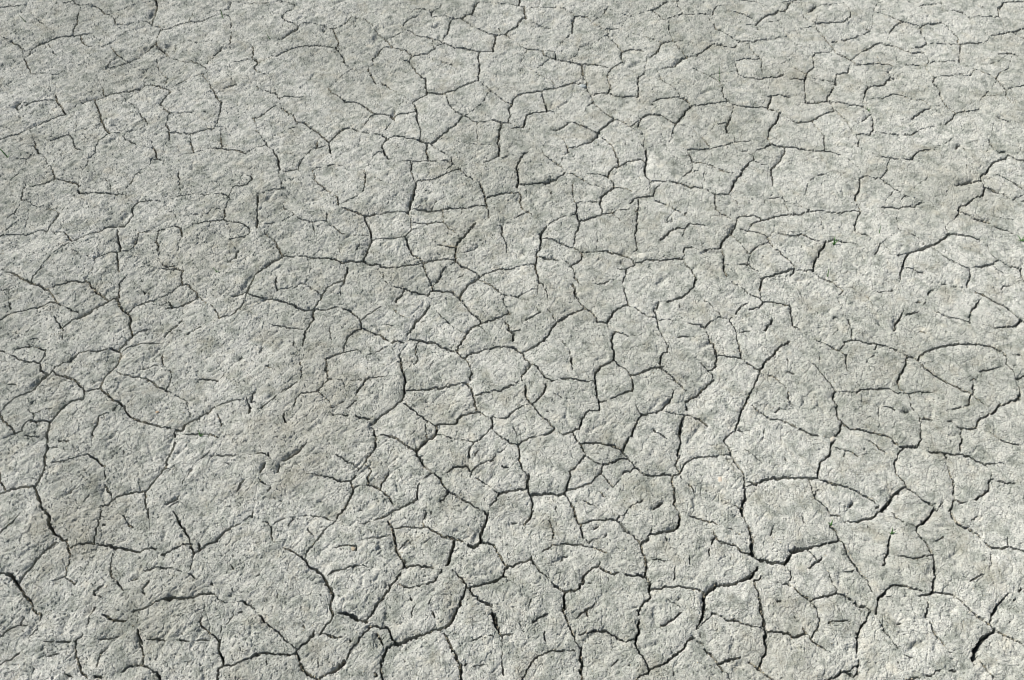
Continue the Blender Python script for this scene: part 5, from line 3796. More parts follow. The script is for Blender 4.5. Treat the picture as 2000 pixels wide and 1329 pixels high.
52 -4581,8460 170,-64
50 -6130,7734 -201,151
51 -5515,7959 -205,123
49 -6609,7076 311,-24
48 -6369,7458 -55,-145
47 -5292,7145 43,-115
48 -6214,7262 17,219
47 -6241,6995 128,-165
49 -6549,7285 -147,-126
48 -6424,7313 55,145
48 -7009,7192 63,187
49 -6959,6995 265,162
47 -6411,6699 -30,-145
49 -7422,7427 85,527
47 -4342,6744 88,-79
48 -6894,6654 -182,79
47 -6441,6554 202,-133
47 -7042,6812 -23,199
45 -6850,5588 529,114
46 -7917,6554 11,-111
46 -7906,6443 -11,111
46 -8039,6246 -36,-227
48 -8093,6498 176,56
46 -8075,6019 36,227
47 -7791,6196 -184,145
47 -7300,6213 66,-11
47 -6831,6239 -307,39
47 -6489,6311 277,24
46 -7594,5949 -246,-68
47 -7401,6008 211,80
46 -6655,6127 -33,117
45 -6764,5734 -4,-105
47 -6239,6421 -202,133
45 -6321,5702 -302,-114
45 -6768,5629 -82,-41
45 -6623,5588 302,114
47 -6029,6246 -101,-10
47 -5736,6213 120,-22
47 -5616,6191 -120,22
47 -5320,6191 103,16
47 -5217,6207 -103,-16
46 -5009,6224 41,82
47 -5187,6823 80,187
47 -4657,6756 1,124
47 -4603,6692 -63,46
47 -4530,6710 82,120
49 -5169,7192 -123,-47
47 -5125,7192 231,-312
50 -4797,7451 394,-119
49 -4880,7546 -318,462
49 -6477,8434 146,-549
52 -8835,8511 279,303
51 -4663,8614 218,384
46 -7852,5902 -223,117
45 -7251,5692 -285,274
45 -7104,5609 336,20
52 -7292,8308 -83,26
51 -7227,8320 170,242
52 -3786,8511 -112,-26
52 -4010,8308 -270,-26
52 -3898,8485 112,26
52 -4411,8396 -170,64
50 -4219,8020 198,-123
50 -4021,7897 -198,123
49 -2438,7522 437,-225
52 -2738,8346 -402,127
50 -2220,8434 -52,77
48 -1893,7498 -29,-71
48 -1922,7427 29,71
50 -1351,7503 112,-29
48 -1951,7215 -57,62
51 -1554,8614 -164,239
50 -1571,8485 -29,-89
50 -1600,8396 29,89
50 -857,8003 70,-81
49 -1142,7534 -75,-64
50 -787,7922 -70,81
53 -507,8614 -69,10
49 -1040,7474 -102,60
47 -346,6812 12,-79
47 -334,6733 -12,79
46 -1136,6355 -35,55
47 -2926,6699 -85,-47
46 -2241,6355 -19,99
46 -2127,6127 65,-22
45 -2227,5692 81,147
47 -4254,6665 -88,79
46 -2775,6278 91,-54
46 -2684,6224 -91,54
46 -2651,6202 71,-57
51 -1451,8614 107,174
51 -1469,8511 -131,-115
50 -2554,8077 -191,-131
49 -2511,8232 -42,155
49 -2493,8157 11,-73
51 -3143,7885 -331,135
48 -2752,7787 67,-229
49 -1806,8033 1,271
46 -956,6355 -110,110
46 -934,6333 195,-131
47 0,6333 128,44
45 -124,5650 279,-93
46 -739,6202 -195,131
46 -297,6278 128,6
45 -666,5796 -94,43
45 -396,5828 229,-10
45 -760,5839 21,363
45 -770,5818 -72,-43
46 -1692,6576 96,-291
47 -1564,6960 -49,210
47 -1728,6983 -44,169
48 -1691,6915 71,-50
47 -1368,6960 19,278
47 -1405,6823 48,-90
47 -1357,6733 -48,90
46 -1297,6598 51,-200
46 -3200,5945 -196,225
45 -3141,5713 43,-104
45 -4002,5923 -5,77
49 -4348,7403 327,494
48 -4403,7332 -147,-440
48 -3988,7052 -369,339
47 -3982,6937 -168,-394
49 -3646,8308 -26,203
50 -3533,8132 85,-72
47 -3449,6421 145,-80
48 -1045,7029 -304,209
48 -1001,7006 160,-69
50 -1998,8537 -60,121
52 -1833,8460 233,-64
48 -88,7320 424,-383
45 -1753,5891 -124,279
49 346,7739 -142,468
48 1520,7642 49,194
49 1856,7432 86,-29
49 1942,7403 -86,29
46 1092,6315 -62,-12
46 2115,6643 16,-67
46 2131,6576 -16,67
49 204,8207 142,-468
50 515,7792 -169,-53
48 1678,7787 48,-383
50 1724,8182 178,209
51 1455,8232 -204,-63
49 1549,8308 7,114
50 2507,8308 29,337
51 3011,8562 -38,70
52 3673,8346 171,-89
49 3576,8207 53,151
49 3509,7934 -53,-61
49 3456,7873 53,61
48 3437,7714 68,-522
52 3844,8257 -171,89
52 4056,8145 183,12
48 4281,7546 41,120
45 3160,6137 -7,-64
45 3153,6073 7,64
46 3744,5945 76,-54
48 4318,7356 92,294
47 602,6695 109,27
46 1050,6056 79,-21
47 711,6722 -109,-27
47 1072,6598 -135,-61
48 1429,6880 293,523
46 1287,6621 46,-240
46 532,6388 -125,177
46 560,6202 57,-156
48 336,6937 317,331
47 281,6801 82,-255
48 846,7642 -8,-263
49 983,7751 120,208
49 2837,7522 -166,115
47 2767,7262 -34,-117
50 2450,7654 -126,-13
49 2671,7637 166,-115
47 2472,6443 -359,-44
47 2606,6960 -29,169
47 2848,6778 35,-58
47 2867,6960 48,184
47 2806,6892 -40,-69
45 1602,5796 -489,-83
46 1754,5902 323,133
45 1894,5818 -140,84
45 1936,5818 189,125
45 413,5578 111,430
45 2631,5692 -127,165
47 128,6531 153,270
52 0,8379 -414,183
52 91,8379 114,-33
48 838,7379 8,263
48 824,7285 -57,-132
49 3085,7763 -221,469
48 3106,7546 -111,-417
49 2724,8082 -8,106
48 2728,8008 -59,-371
45 2272,5609 342,20
47 128,6377 -128,-44
46 3133,6355 -51,60
46 3133,6267 -53,-67
46 3395,6246 -167,-248
46 3428,6421 100,172
49 1294,7227 -64,35
49 1360,7238 276,213
51 5923,8524 174,173
49 5695,8358 33,166
49 5669,8282 1,-256
47 6178,7052 40,-115
50 5746,7439 -245,-82
52 5922,8409 -177,-89
50 6351,8384 4,79
51 6329,8282 334,-274
52 6817,8614 -76,81
48 6916,6995 -94,150
49 8459,7029 171,23
46 7523,5775 210,-62
46 7616,5881 -82,42
50 8232,7403 -98,-35
50 8209,8409 -104,-127
50 8353,8511 56,316
50 6715,8132 259,277
49 6436,7558 -307,-285
51 6642,7775 -73,19
48 7856,7243 -335,-260
50 8134,7368 98,35
51 7419,8008 -110,-74
51 7648,8107 296,251
47 4839,6454 -84,162
45 5240,5998 90,-275
49 4792,7546 -50,56
49 4607,7238 -289,118
48 5465,7474 -43,120
48 5422,7594 43,-120
49 5425,7726 -15,216
50 5142,7522 -324,-143
45 5665,6008 20,-85
45 5685,5923 -20,85
48 7004,7087 48,-69
47 6151,6598 -19,56
46 6379,6030 26,-64
47 7052,6892 3,126
46 6944,6598 50,-221
47 6989,6565 -45,33
45 7136,6116 -2,-86
46 7134,6030 -99,259
46 7236,6019 298,-96
46 6405,5966 -26,64
45 6589,5945 110,-305
45 6317,5860 88,106
45 6289,5828 78,-277
47 5287,6509 -153,-22
47 5673,6565 176,-78
47 4752,6625 -177,290
47 4755,6616 84,-162
45 6608,5609 91,31
45 6699,5640 -91,-31
46 6972,5734 121,-11
46 7093,5723 -121,11
46 7216,5717 308,72
47 8630,7052 -79,-115
47 8551,6937 79,115
49 8493,6892 -149,45
47 8317,6531 176,361
46 8289,6509 -149,-181
48 6369,6983 -37,52
48 6497,6972 205,220
47 6430,6509 -230,-87
48 6516,6509 428,89
51 5202,8537 311,368
49 5250,8358 33,-436
52 4658,8295 544,242
51 4575,8132 -332,-173
48 4414,6858 -219,-41
48 4575,6915 302,172
"""
DENTS = """
1118 -9877,24086 -17,-241 -26,-119
702 -9660,22342 -85,-222 -130,-165
904 -9168,22259 -83,-84
1708 -9154,22510 228,-112
1064 -9662,19283 -65,-120
786 -10159,19379 56,-96
553 -8363,18434 74,-275
608 -7558,17866 18,-245
432 -11239,18527 51,-231
616 -10368,18620 59,9
620 -11869,18620 75,9
702 -12408,19869 51,199
836 -11902,19091 184,119 97,97
728 -10804,20143 295,101 265,102
633 -9366,20320 -123,255 74,103
545 -8841,20886 -10,-104
634 -9429,22065 62,-55
649 -10486,21574 107,108 188,191
585 -9681,18596 75,70
653 -13016,22231 8,83
864 -7776,22231 605,223
490 -13564,22794 117,287 102,116
492 -13284,23110 -136,-230
515 -11805,23255 151,-174 307,145
472 -10858,20346 212,178
485 -12886,20219 289,-101
525 -11855,20219 110,177
622 -11802,23372 356,235
541 -9429,23313 -359,59 -383,-146
482 -10306,21521 -212,-214
520 -13441,24207 -3,245
574 -7812,24177 -7,244
495 -4497,23905 -21,-475
560 -4269,23726 40,-237
1269 -3603,23081 -40,-344 -37,-170
883 -3089,23372 -336,-146
644 -3511,22175 -83,-220 115,443
912 -3847,22148 -79,-56
538 -5120,21254 -14,-159
569 -5279,21201 -92,-53
547 -3789,21148 -47,-210
922 -4811,21440 -97,-27
819 -4856,21682 77,55
913 -2278,21227 98,27
806 -2120,18342 66,-91
559 -4735,18620 -3,-232
801 -4768,17889 47,-134
629 -707,18342 -90,-91
763 -1950,22737 110,-170
869 -1907,23313 -202,-116
779 -2291,23372 32,58
669 -5213,22010 107,-55
750 -5700,23696 -120,-148
573 -5406,23726 13,179
961 -5069,23081 49,174
695 -6250,23023 -13,-29
822 -5797,23110 -213,-202 -113,-171
415 -3908,23607 120,-381 -29,-260 110,-1066
616 -3151,22794 -270,-57
488 -3216,22737 47,-170
621 -1946,23430 -128,-233
762 -2931,19770 9,-342
520 -3150,19721 148,148
638 -1663,19919 256,0
451 -1112,19672 -38,197
723 -4966,24329 300,185
473 -3639,18480 -53,-92
418 855,21043 62,-157
663 1933,21628 -99,-742
1053 1862,20782 -129,52
457 1602,20834 -26,-259
588 1183,19919 233,250
518 991,19919 37,199
556 2896,21574 82,217
663 3059,21521 241,107
518 2642,20730 -88,-103
1163 4489,21845 -145,-108 -116,-163
625 4927,20473 -122,-77
543 4676,20834 -44,-104
876 2110,22510 -136,0
682 5118,22623 -109,-56
611 5315,22567 212,56
890 3150,18925 14,-24
533 3306,20068 -60,50
991 4461,20068 -58,50
670 6181,20730 -2,26
645 2120,18901 -36,-94
597 1287,19186 -191,-119
735 3342,21737 -176,-109
824 8419,24207 -199,-212
944 9176,23430 -30,-58
793 10112,23197 12,-174
815 10565,23139 -13,87
739 11113,22065 41,27
981 8201,20964 50,-78
990 10030,21201 -85,-80
645 9828,21467 -75,-107
621 8814,19574 -174,-219
825 8297,18925 -41,-48
789 11778,21791 -66,-54
778 10223,24207 -14,-60
558 9168,21791 -29,-54
544 12134,20730 32,52
516 11892,21254 -96,-106
1008 9054,20371 -55,-101
626 11405,23313 50,59
818 9514,23548 111,30
762 11850,18205 -190,-23
663 10750,18434 -93,-115
801 6647,20886 62,78
561 9219,21413 78,54
531 8713,24086 107,182
646 9305,22737 78,-114
666 10027,20782 63,-11
569 7114,20371 -134,-25
711 6499,18159 -265,-404
963 -9005,16102 -53,-82
926 -8706,16183 -67,-203
688 -8954,15778 229,0
548 -5998,16850 64,-127
519 -8331,15382 -7,-156
982 -8195,15343 -123,-78
482 -7353,14842 -40,-76
723 -6003,14957 -217,-39
794 -5721,13774 -147,-89
857 -5580,14245 -132,-364
723 -8431,13989 -128,-144
717 -8819,13281 -176,-139
464 -6941,13774 -59,-107
471 -6017,13917 -131,-179
421 -5772,13596 -144,-106
647 -6593,12971 60,-34
432 -6236,15659 -65,-119
425 -10297,16061 -46,-242
677 -5814,16061 -93,41
509 -6669,16472 22,42
470 -7346,16348 -50,-41
334 -10152,13631 12,143
363 -9560,15899 44,-60
408 -6594,15738 -222,-39
776 -2273,16808 -88,-460
969 -2143,16348 221,-33
743 -3169,15265 -64,-385
471 -4728,15500 64,278
525 -4131,15265 39,157
633 -3719,15382 78,79
455 -2496,14957 37,269
768 -5606,16597 116,211
1029 -4666,17064 -54,-43
553 -3272,16431 47,125
432 -1378,13667 20,-177
520 -4926,17236 71,-86
592 -2031,13281 -51,-35
798 -5317,14504 239,262
701 -4749,16556 259,41
665 -2276,16389 335,292
484 -1801,16224 290,0
947 -4770,14355 155,74
701 -4812,14062 65,-73
457 -3484,12869 95,102
464 -3416,15188 169,0
387 -3421,14653 164,38
543 -2827,15960 198,60
435 -2966,15899 96,-121
710 -1489,17150 -147,-43
598 -1857,13525 -21,-105
495 -733,15149 -110,-116
903 281,14995 -113,-153
596 117,16556 30,125
687 925,17236 -151,-108
1152 2468,14957 23,-77
986 4193,14957 435,0
779 4847,15540 147,238
760 4908,16431 62,20
626 1943,14578 -32,-74
452 944,13596 -112,-176
667 959,13631 68,36
412 1040,13211 192,139
364 1778,14616 147,150
562 1589,12971 28,34
759 3009,13315 -17,105
556 4836,14429 7,-148
1152 3264,14171 -126,-182
912 3581,13281 156,-35
634 4698,13631 -32,-35
634 866,14804 -141,-75
698 526,16472 -57,84
407 2865,13989 -181,-215
831 2392,14653 271,-93
594 3928,14466 96,112
541 4329,14355 192,-220
1437 7937,16935 -44,0
1040 10493,15939 219,-40
938 11081,16850 141,-21
1088 10443,17107 286,64
733 9070,14995 -141,0
693 6464,16142 86,-8
653 8592,15110 -121,-153
634 6278,14153 -171,-36
709 7898,13005 -61,-34
828 7585,13142 33,-205 122,-270
884 8266,16681 -69,-42
467 7621,14918 63,-227
491 7591,14392 -67,74
537 7641,16935 -5,-169
843 9151,16340 -56,8
620 5812,14318 -49,37
691 7960,13039 -96,-238
849 9358,13989 -62,73
485 7215,13281 73,-35
1326 10867,14995 62,19
1057 9383,15659 -19,40
832 -7130,12277 -220,-292
572 -7405,11778 143,48
801 -9360,11480 -113,-217
730 -6434,10196 -25,-228 -36,-280
579 -6851,9996 141,-308
495 -6243,9856 -85,-168
702 -7490,9091 107,-238
502 -9695,11921 -172,-190
631 -9436,11652 -307,-79
524 -8660,10959 -66,-120
483 -8831,11953 42,129
677 -8128,11511 -161,-62
699 -8143,12179 165,65
464 -7534,10224 -134,-142
415 -7160,9772 -154,-56
517 -7708,11449 -49,-216
462 -5487,9661 -67,-28
364 -5688,9968 110,57
519 -9134,9414 142,0
440 -9134,11573 -58,-62
494 -7614,8671 -129,-39
886 -5759,12441 -26,0
400 -7017,10196 -47,-114
777 -4889,9800 91,28
388 -7958,9091 -81,-133
485 -6083,8853 -135,-131
452 -8592,11636 -313,-156
655 -1505,10196 -274,-312
577 -1694,9661 55,-138
638 -761,11573 -98,-124
597 -2224,9414 -112,-82
471 -2175,9387 97,-376
484 -307,9359 -162,-215
421 -3217,10311 186,87
420 -2950,10067 242,0
963 -3477,8801 -83,-79
618 -1086,10691 -47,-59
709 -4014,9884 -237,-196
525 -4334,9605 -20,-191
388 -3993,11857 -116,-95
661 -4664,12441 -64,-99
402 -2606,11172 -15,-122
735 -2696,10485 22,-116
578 -4685,11172 -82,-122
482 -4596,9605 -46,-164
617 -3680,10514 -150,-174
445 -1528,11699 298,190
415 -3719,11699 -18,-63
376 -3477,10899 139,91
485 -1751,9828 -89,282
514 -3953,9605 -282,-27
465 -1523,8671 -27,77
494 -432,9856 -141,-195
782 1815,10514 -354,-232
752 3596,10427 -258,-345
678 3095,11050 -139,-151
683 1907,12082 -158,-65
674 2758,8801 -222,-156
749 1034,10632 68,-176
743 3841,12310 224,131
764 1976,9968 115,-84
552 4538,11020 -76,-181
636 385,11921 -156,-254
475 776,9224 -50,-107
495 1365,9251 -145,-80
557 3297,8853 5,-156
498 4185,10990 1,-180
678 2947,12179 38,131
665 3665,11449 -240,124
640 1459,12441 205,-66
612 2663,9828 -51,-28
457 3548,9605 -125,-55
477 4095,8748 39,-51
442 3257,10456 -70,-203
375 3497,9171 -42,-160
791 4612,10514 45,-29
624 2865,10990 -165,-180
1073 6276,11111 -87,-61
712 7564,10750 131,30
722 5846,11217 53,16
843 6869,9037 -106,-52
644 8148,10810 -71,-178
766 5967,10929 65,-179
640 7072,10869 88,60
579 6102,8722 138,105
692 8328,10196 162,57
783 9263,10810 32,-60
568 6773,9332 -1,-108
684 6873,8853 82,52
600 5696,11080 -3,-151
697 7811,8801 -5,-104
503 8700,9884 -96,-84
552 6819,10959 142,-30
329 -8189,8020 -163,-135 -277,-195
896 -5688,7052 -133,-92
730 -7450,6643 -33,-266
660 -7102,6710 -84,-89
642 -8006,6421 -25,-132
505 -5740,6181 -44,-279
641 -5685,6421 -52,-154
646 -5336,6487 -140,-154 -83,-109
554 -5166,6377 -101,-240
844 -6177,6246 40,-130
849 -6041,5839 -120,-21
538 -4997,5713 49,-146
713 -4791,5839 -89,-85
685 -5815,8107 65,-99
598 -5378,8308 -71,-226
470 -5483,8384 55,-51
456 -5125,7192 263,0
582 -4682,7029 -79,-46
517 -7692,6073 -18,-11
570 -6816,8033 -101,-50
979 -8659,8384 -125,-38
703 -8711,7451 -70,11
732 -8483,8562 -38,-25
549 -6527,7285 99,47
476 -8823,7812 82,24
474 -8086,8460 -47,-76
439 -7307,6355 85,0
680 -6143,8157 4,-124
575 -6901,6937 55,-45
425 -4354,6487 39,-241
505 -6303,5713 105,83
463 -8538,8207 68,-75
775 -590,8207 -64,-174
901 -1350,7474 -21,-23
752 -3100,7099 -103,139
681 -904,7379 43,24
542 -2327,8057 -30,-172
540 -2118,7983 8,-98
570 -2571,7285 -9,-140
580 -2645,6915 -196,0
597 -3383,7451 -151,-24
660 -3346,6621 -88,11
659 -3607,6643 -61,-22
512 -4052,6465 -12,-66
585 -2022,7909 55,-146
651 -2287,6778 -37,-68
731 -2113,6756 13,-158
634 -2246,6289 34,-152
646 -948,6733 -59,-157
456 -331,7403 -373,-71
551 -709,7522 88,24
544 -2905,5734 137,84
583 -2315,7909 37,-170
489 -2350,7262 57,117
448 -3362,7836 -2,-73
497 -3602,5671 -12,-62
454 -1631,5609 44,-58
572 1515,6869 -134,-91
711 2914,8282 -144,-75
893 3502,7168 -168,-116
651 2675,6554 -114,-67
858 2391,6733 2,-224
691 734,7618 249,121
549 1688,6181 56,-108
639 2404,6159 -281,-86
838 3747,5818 -113,-64
633 3675,6202 -60,-129
554 3771,7546 -114,-24
471 1184,6224 174,109
866 3234,6937 2,-159
640 3556,6421 31,-88
607 1479,8257 48,51
674 899,7909 18,-122
613 5092,7860 -184,-24
771 7822,7836 -123,-122 27,-144
634 7611,8308 159,0
519 6616,6137 232,87
430 6780,6202 -95,131
715 6974,6137 -28,-107
740 6820,6531 -31,45
561 8115,5945 153,21
712 8110,5860 16,-85
708 7671,5713 -92,-104
765 7167,7379 91,95
528 5677,7427 -43,-212
809 6076,8057 -62,25
811 6381,8008 -107,25
633 6171,5860 -72,-42
757 6047,7099 33,-47
770 5703,7885 -32,-49
638 4708,6073 -104,129
645 5663,6116 -110,-22
575 7493,6801 -132,-91
639 6637,6137 -132,-107
625 7800,5796 -56,-83
778 7575,7666 -29,-24
666 4996,6846 178,-90
769 6759,7427 -27,-24
545 7789,7238 -137,141
"""

def read(txt):
    out = []
    for ln in txt.split("\n"):
        t = ln.split()
        if len(t) < 3:
            continue
        p = np.cumsum(np.array([[float(v) for v in a.split(",")] for a in t[1:]]), axis=0) * 1e-4
        out.append((float(t[0]) * 1e-5, p))
    return out
cracks, faint, dents = read(CRACKS), read(FAINT), read(DENTS)

# ------------------------------------------------------------------ noise
rng = np.random.RandomState(7)
ANG = rng.rand(16, 256, 256).astype(np.float32) * 6.2831853
GX, GY = np.cos(ANG), np.sin(ANG)
def noise(x, y, k):
    k = k % 16
    xi = np.floor(x); yi = np.floor(y)
    fx = (x - xi).astype(np.float32); fy = (y - yi).astype(np.float32)
    i0 = xi.astype(np.int64) & 255; j0 = yi.astype(np.int64) & 255
    i1 = (i0 + 1) & 255; j1 = (j0 + 1) & 255
    gx, gy = GX[k], GY[k]
    u = fx * fx * fx * (fx * (fx * 6 - 15) + 10); v = fy * fy * fy * (fy * (fy * 6 - 15) + 10)
    a = gx[i0, j0] * fx + gy[i0, j0] * fy
    b = gx[i1, j0] * (fx - 1) + gy[i1, j0] * fy
    c = gx[i0, j1] * fx + gy[i0, j1] * (fy - 1)
    d = gx[i1, j1] * (fx - 1) + gy[i1, j1] * (fy - 1)
    return ((a + (b - a) * u) * (1 - v) + (c + (d - c) * u) * v) * 1.5

# ------------------------------------------------------------------ the ground grid: finest near the viewer, coarser with distance
FPX = 2000 * LENS / 36.0
CP, SP = math.cos(PITCH), math.sin(PITCH)
def gx_of(u, v):
    y = -(v - 664.5) / FPX
    t = CAM_H / (SP - y * CP)
    return (u - 1000) / FPX * t, (CP + y * SP) * t, t
def uv_of(X, Y):
    d = Y * CP + CAM_H * SP
    return 1000 + FPX * X / d, 664.5 - FPX * (Y * SP - CAM_H * CP) / d
STEP = 1.6
def axis(lo, hi, a, b):
    core = np.arange(lo, hi + .1, STEP)
    def grow(n_to, sign, start):
        out, s, p = [], STEP, start
        while (p * sign) < (n_to * sign):
            mid_ = -650 < p < 2650
            s = min(s * 1.05, 4.5) if mid_ else min(s * 1.06, 60)
            p += s * sign
            out.append(p)
        return out
    left = grow(a, -1, lo)[::-1]; right = grow(b, 1, hi)
    return np.array(left + list(core) + right)
U = axis(-24, 2024, -1500, 3500)
V = axis(-24, 1353, -1790, 2150)
V = V[V > -1800]
NU, NV = len(U), len(V)
UU, VV = np.meshgrid(U, V)
X, Y, T = gx_of(UU, VV)
CELL = np.gradient(U)[None, :] / FPX * T
CELLY = np.abs(np.gradient(Y, axis=0))
C = np.maximum(CELL, 0.0001)
CM = np.maximum(C, CELLY)                 # the larger side of a cell
print("grid", NU, NV, NU * NV)

# distance field to the crack centre lines
BIG = 9.0
E = np.full((NV, NU), BIG)      # distance to the nearest crack edge
D = np.full((NV, NU), BIG)      # distance to its centre line
W = np.zeros((NV, NU))          # its width there
NXX = np.zeros((NV, NU)); NYY = np.zeros((NV, NU))
DROP = np.zeros((NV, NU))       # rounding of the plate edges
WALL = np.zeros((NV, NU), bool)
prng = np.random.RandomState(11)

def roughen(p, amp):
    """split into short steps with a random sideways wander"""
    for _ in range(5):
        seg = np.diff(p, axis=0); L = np.hypot(seg[:, 0], seg[:, 1])
        if L.max() < 0.0035:
            break
        q = [p[0]]
        for k in range(len(seg)):
            if L[k] > 0.0035:
                m = (p[k] + p[k + 1]) / 2
                n = np.array([-seg[k][1], seg[k][0]]) / (L[k] + 1e-9)
                q.append(m + n * np.clip(prng.normal(0, amp * L[k]), -.0012, .0012))
            q.append(p[k + 1])
        p = np.array(q)
    return p

def stamp(p, w, faintness=False, taper=(False, False), rad=0.014):
    """write one crack into the fields"""
    n = len(p) - 1
    cum = np.concatenate([[0], np.cumsum(np.hypot(*np.diff(p, axis=0).T))])
    tot = cum[-1]
    ph = prng.rand() * 100
    wob = 1 + 0.38 * noise(cum / 0.011 + ph, cum * 0 + ph, 3) + 0.30 * noise(cum / 0.0045 + ph, cum * 0 + ph, 4)
    ww = w * np.clip(wob, 0.35, 1.8)
    if w < 0.0016:                                           # thin cracks close up here and there
        ww = ww * np.clip(1.0 + 1.7 * noise(cum / 0.018 + ph, cum * 0 + 5, 5), 0.15, 1.3)
    if taper[0]: ww = ww * np.clip(0.3 + cum / (0.25 * tot + 1e-6), 0, 1)
    if taper[1]: ww = ww * np.clip(0.3 + (tot - cum) / (0.25 * tot + 1e-6), 0, 1)
    for k in range(n):
        a, b = p[k], p[k + 1]
        x0, x1 = min(a[0], b[0]) - rad, max(a[0], b[0]) + rad
        y0, y1 = min(a[1], b[1]) - rad, max(a[1], b[1]) + rad
        us = [uv_of(x, y)[0] for x in (x0, x1) for y in (y0, y1)]
        v1_, v0_ = uv_of(0, y0)[1], uv_of(0, y1)[1]
        i0, i1 = np.searchsorted(U, min(us)), np.searchsorted(U, max(us))
        j0, j1 = np.searchsorted(V, v0_), np.searchsorted(V, v1_)
        if i1 <= i0 or j1 <= j0: continue
        sl_ = (slice(j0, j1), slice(i0, i1))
        px, py = X[sl_] - a[0], Y[sl_] - a[1]
        dx, dy = b[0] - a[0], b[1] - a[1]
        t = np.clip((px * dx + py * dy) / (dx * dx + dy * dy + 1e-12), 0, 1)
        rx, ry = px - dx * t, py - dy * t
        d = np.sqrt(rx * rx + ry * ry)
        wl_ = ww[k] + (ww[k + 1] - ww[k]) * t
        e = d - wl_ / 2
        better = e < E[sl_]
        E[sl_][better] = e[better]; D[sl_][better] = d[better]; W[sl_][better] = wl_[better]
        NXX[sl_][better] = rx[better]; NYY[sl_][better] = ry[better]
        if not faintness:
            rr = 0.0018 + 1.1 * w
            DROP[sl_] = np.maximum(DROP[sl_], min(0.62 * w, 0.0026) * np.exp(-np.maximum(e, 0) / rr))
        WALL[sl_] |= d < 0.55 * CM[sl_]

ends = np.array([q for _, p in cracks for q in (p[0], p[-1])])
def dead(pt):
    return (np.hypot(ends[:, 0] - pt[0], ends[:, 1] - pt[1]) < 0.004).sum() <= 1
WK = 1.04
for w, p in sorted(cracks, key=lambda c: c[0]):
    tp = (dead(p[0]), dead(p[-1]))
    sc_ = (p[:, 1].mean() * CP + CAM_H * SP) / 1.75          # the survey is coarser farther off
    w_ = w * WK * np.clip((w / (0.0012 * sc_)) ** 0.45, 0.5, 1.32) / max(sc_, 1) ** 1.6      # the survey blurs the finest ones wider than they are
    stamp(roughen(p, 0.17), w_, False, tp)
for w, p in faint:
    stamp(roughen(p, 0.2), w * WK * 0.8, True, (False, True))

# beyond the surveyed ground the cracks go on as a random network
def outside(mask):
    global E, D, W, NXX, NYY, DROP, WALL
    xs, ys = X[mask], Y[mask]
    wx = xs + 0.020 * noise(xs / .06, ys / .06, 1) + 0.004 * noise(xs / .012, ys / .012, 2)
    wy = ys + 0.020 * noise(xs / .06 + 9, ys / .06, 6) + 0.004 * noise(xs / .012 + 9, ys / .012, 8)
    cs = 0.125
    ix, iy = np.floor(wx / cs), np.floor(wy / cs)
    f1 = np.full(xs.shape, 9.0); f2 = f1.copy()
    n1x = np.zeros_like(xs); n1y = n1x.copy(); n2x = n1x.copy(); n2y = n1x.copy()
    jit = np.random.RandomState(3).rand(128, 128, 2)
    for a in range(-2, 3):
        for b in range(-2, 3):
            cxx, cyy = ix + a, iy + b
            jj = jit[cxx.astype(int) & 127, cyy.astype(int) & 127]
            sx, sy = (cxx + jj[..., 0]) * cs, (cyy + jj[..., 1]) * cs
            d = np.hypot(sx - wx, sy - wy)
            n = d < f1
            m = (~n) & (d < f2)
            f2 = np.where(n, f1, np.where(m, d, f2)); n2x = np.where(n, n1x, np.where(m, sx, n2x)); n2y = np.where(n, n1y, np.where(m, sy, n2y))
            f1 = np.where(n, d, f1); n1x = np.where(n, sx, n1x); n1y = np.where(n, sy, n1y)
    L = np.hypot(n2x - n1x, n2y - n1y) + 1e-9
    ux, uy = (n1x - n2x) / L, (n1y - n2y) / L
    dd = (f2 ** 2 - f1 ** 2) / (2 * L)
    wv = np.clip(0.0012 + 0.0013 * noise(xs / .11, ys / .11, 7), 0.0004, 0.004)
    e = dd - wv / 2
    better = e < E[mask]
    def put(A, val):
        t = A[mask]; t[better] = val[better]; A[mask] = t
    put(E, e); put(D, dd); put(W, wv); put(NXX, ux * dd); put(NYY, uy * dd)
    DROP[mask] = np.maximum(DROP[mask], 0.5 * wv * np.exp(-np.maximum(e, 0) / 0.004))
    t = WALL[mask]; t |= dd < 0.55 * CM[mask]; WALL[mask] = t
OUT = (UU < -8) | (UU > 2008) | (VV < -8) | (VV > 1337)
outside(OUT & (CM < 0.035))
FAR = CM >= 0.035

W = W * np.clip(1 + 0.55 * noise(X / .0042, Y / .0042, 13) + 0.35 * noise(X / .0021, Y / .0021, 14), 0.3, 1.9)   # ragged edges
# pull grid points onto the cracks so that their edges are crisp
h = W / 2
near = (D < 3 * CM) & (D > 0) & ~FAR
c = CM
Dn = D.copy()
thin = near & (h < c)
t = D / c
Dn = np.where(thin & (t < 0.5), 0.0, Dn)
Dn = np.where(thin & (t >= 0.5), h + (t - 0.5) / 2.5 * (3 * c - h), Dn)
wide = (~FAR) & (h >= c) & (D < h + 1.5 * c)
Dn = np.where(wide & (np.abs(D - h) < 0.5 * c), h, Dn)
Dn = np.where(wide & (D < h - 0.5 * c) & (D > h - 1.5 * c), np.maximum(h - 0.45 * c, D), Dn)
k = np.where(D > 1e-7, Dn / np.maximum(D, 1e-7), 1.0)
mv = thin | wide
X2 = np.where(mv, X + NXX * (k - 1), X)
Y2 = np.where(mv, Y + NYY * (k - 1), Y)

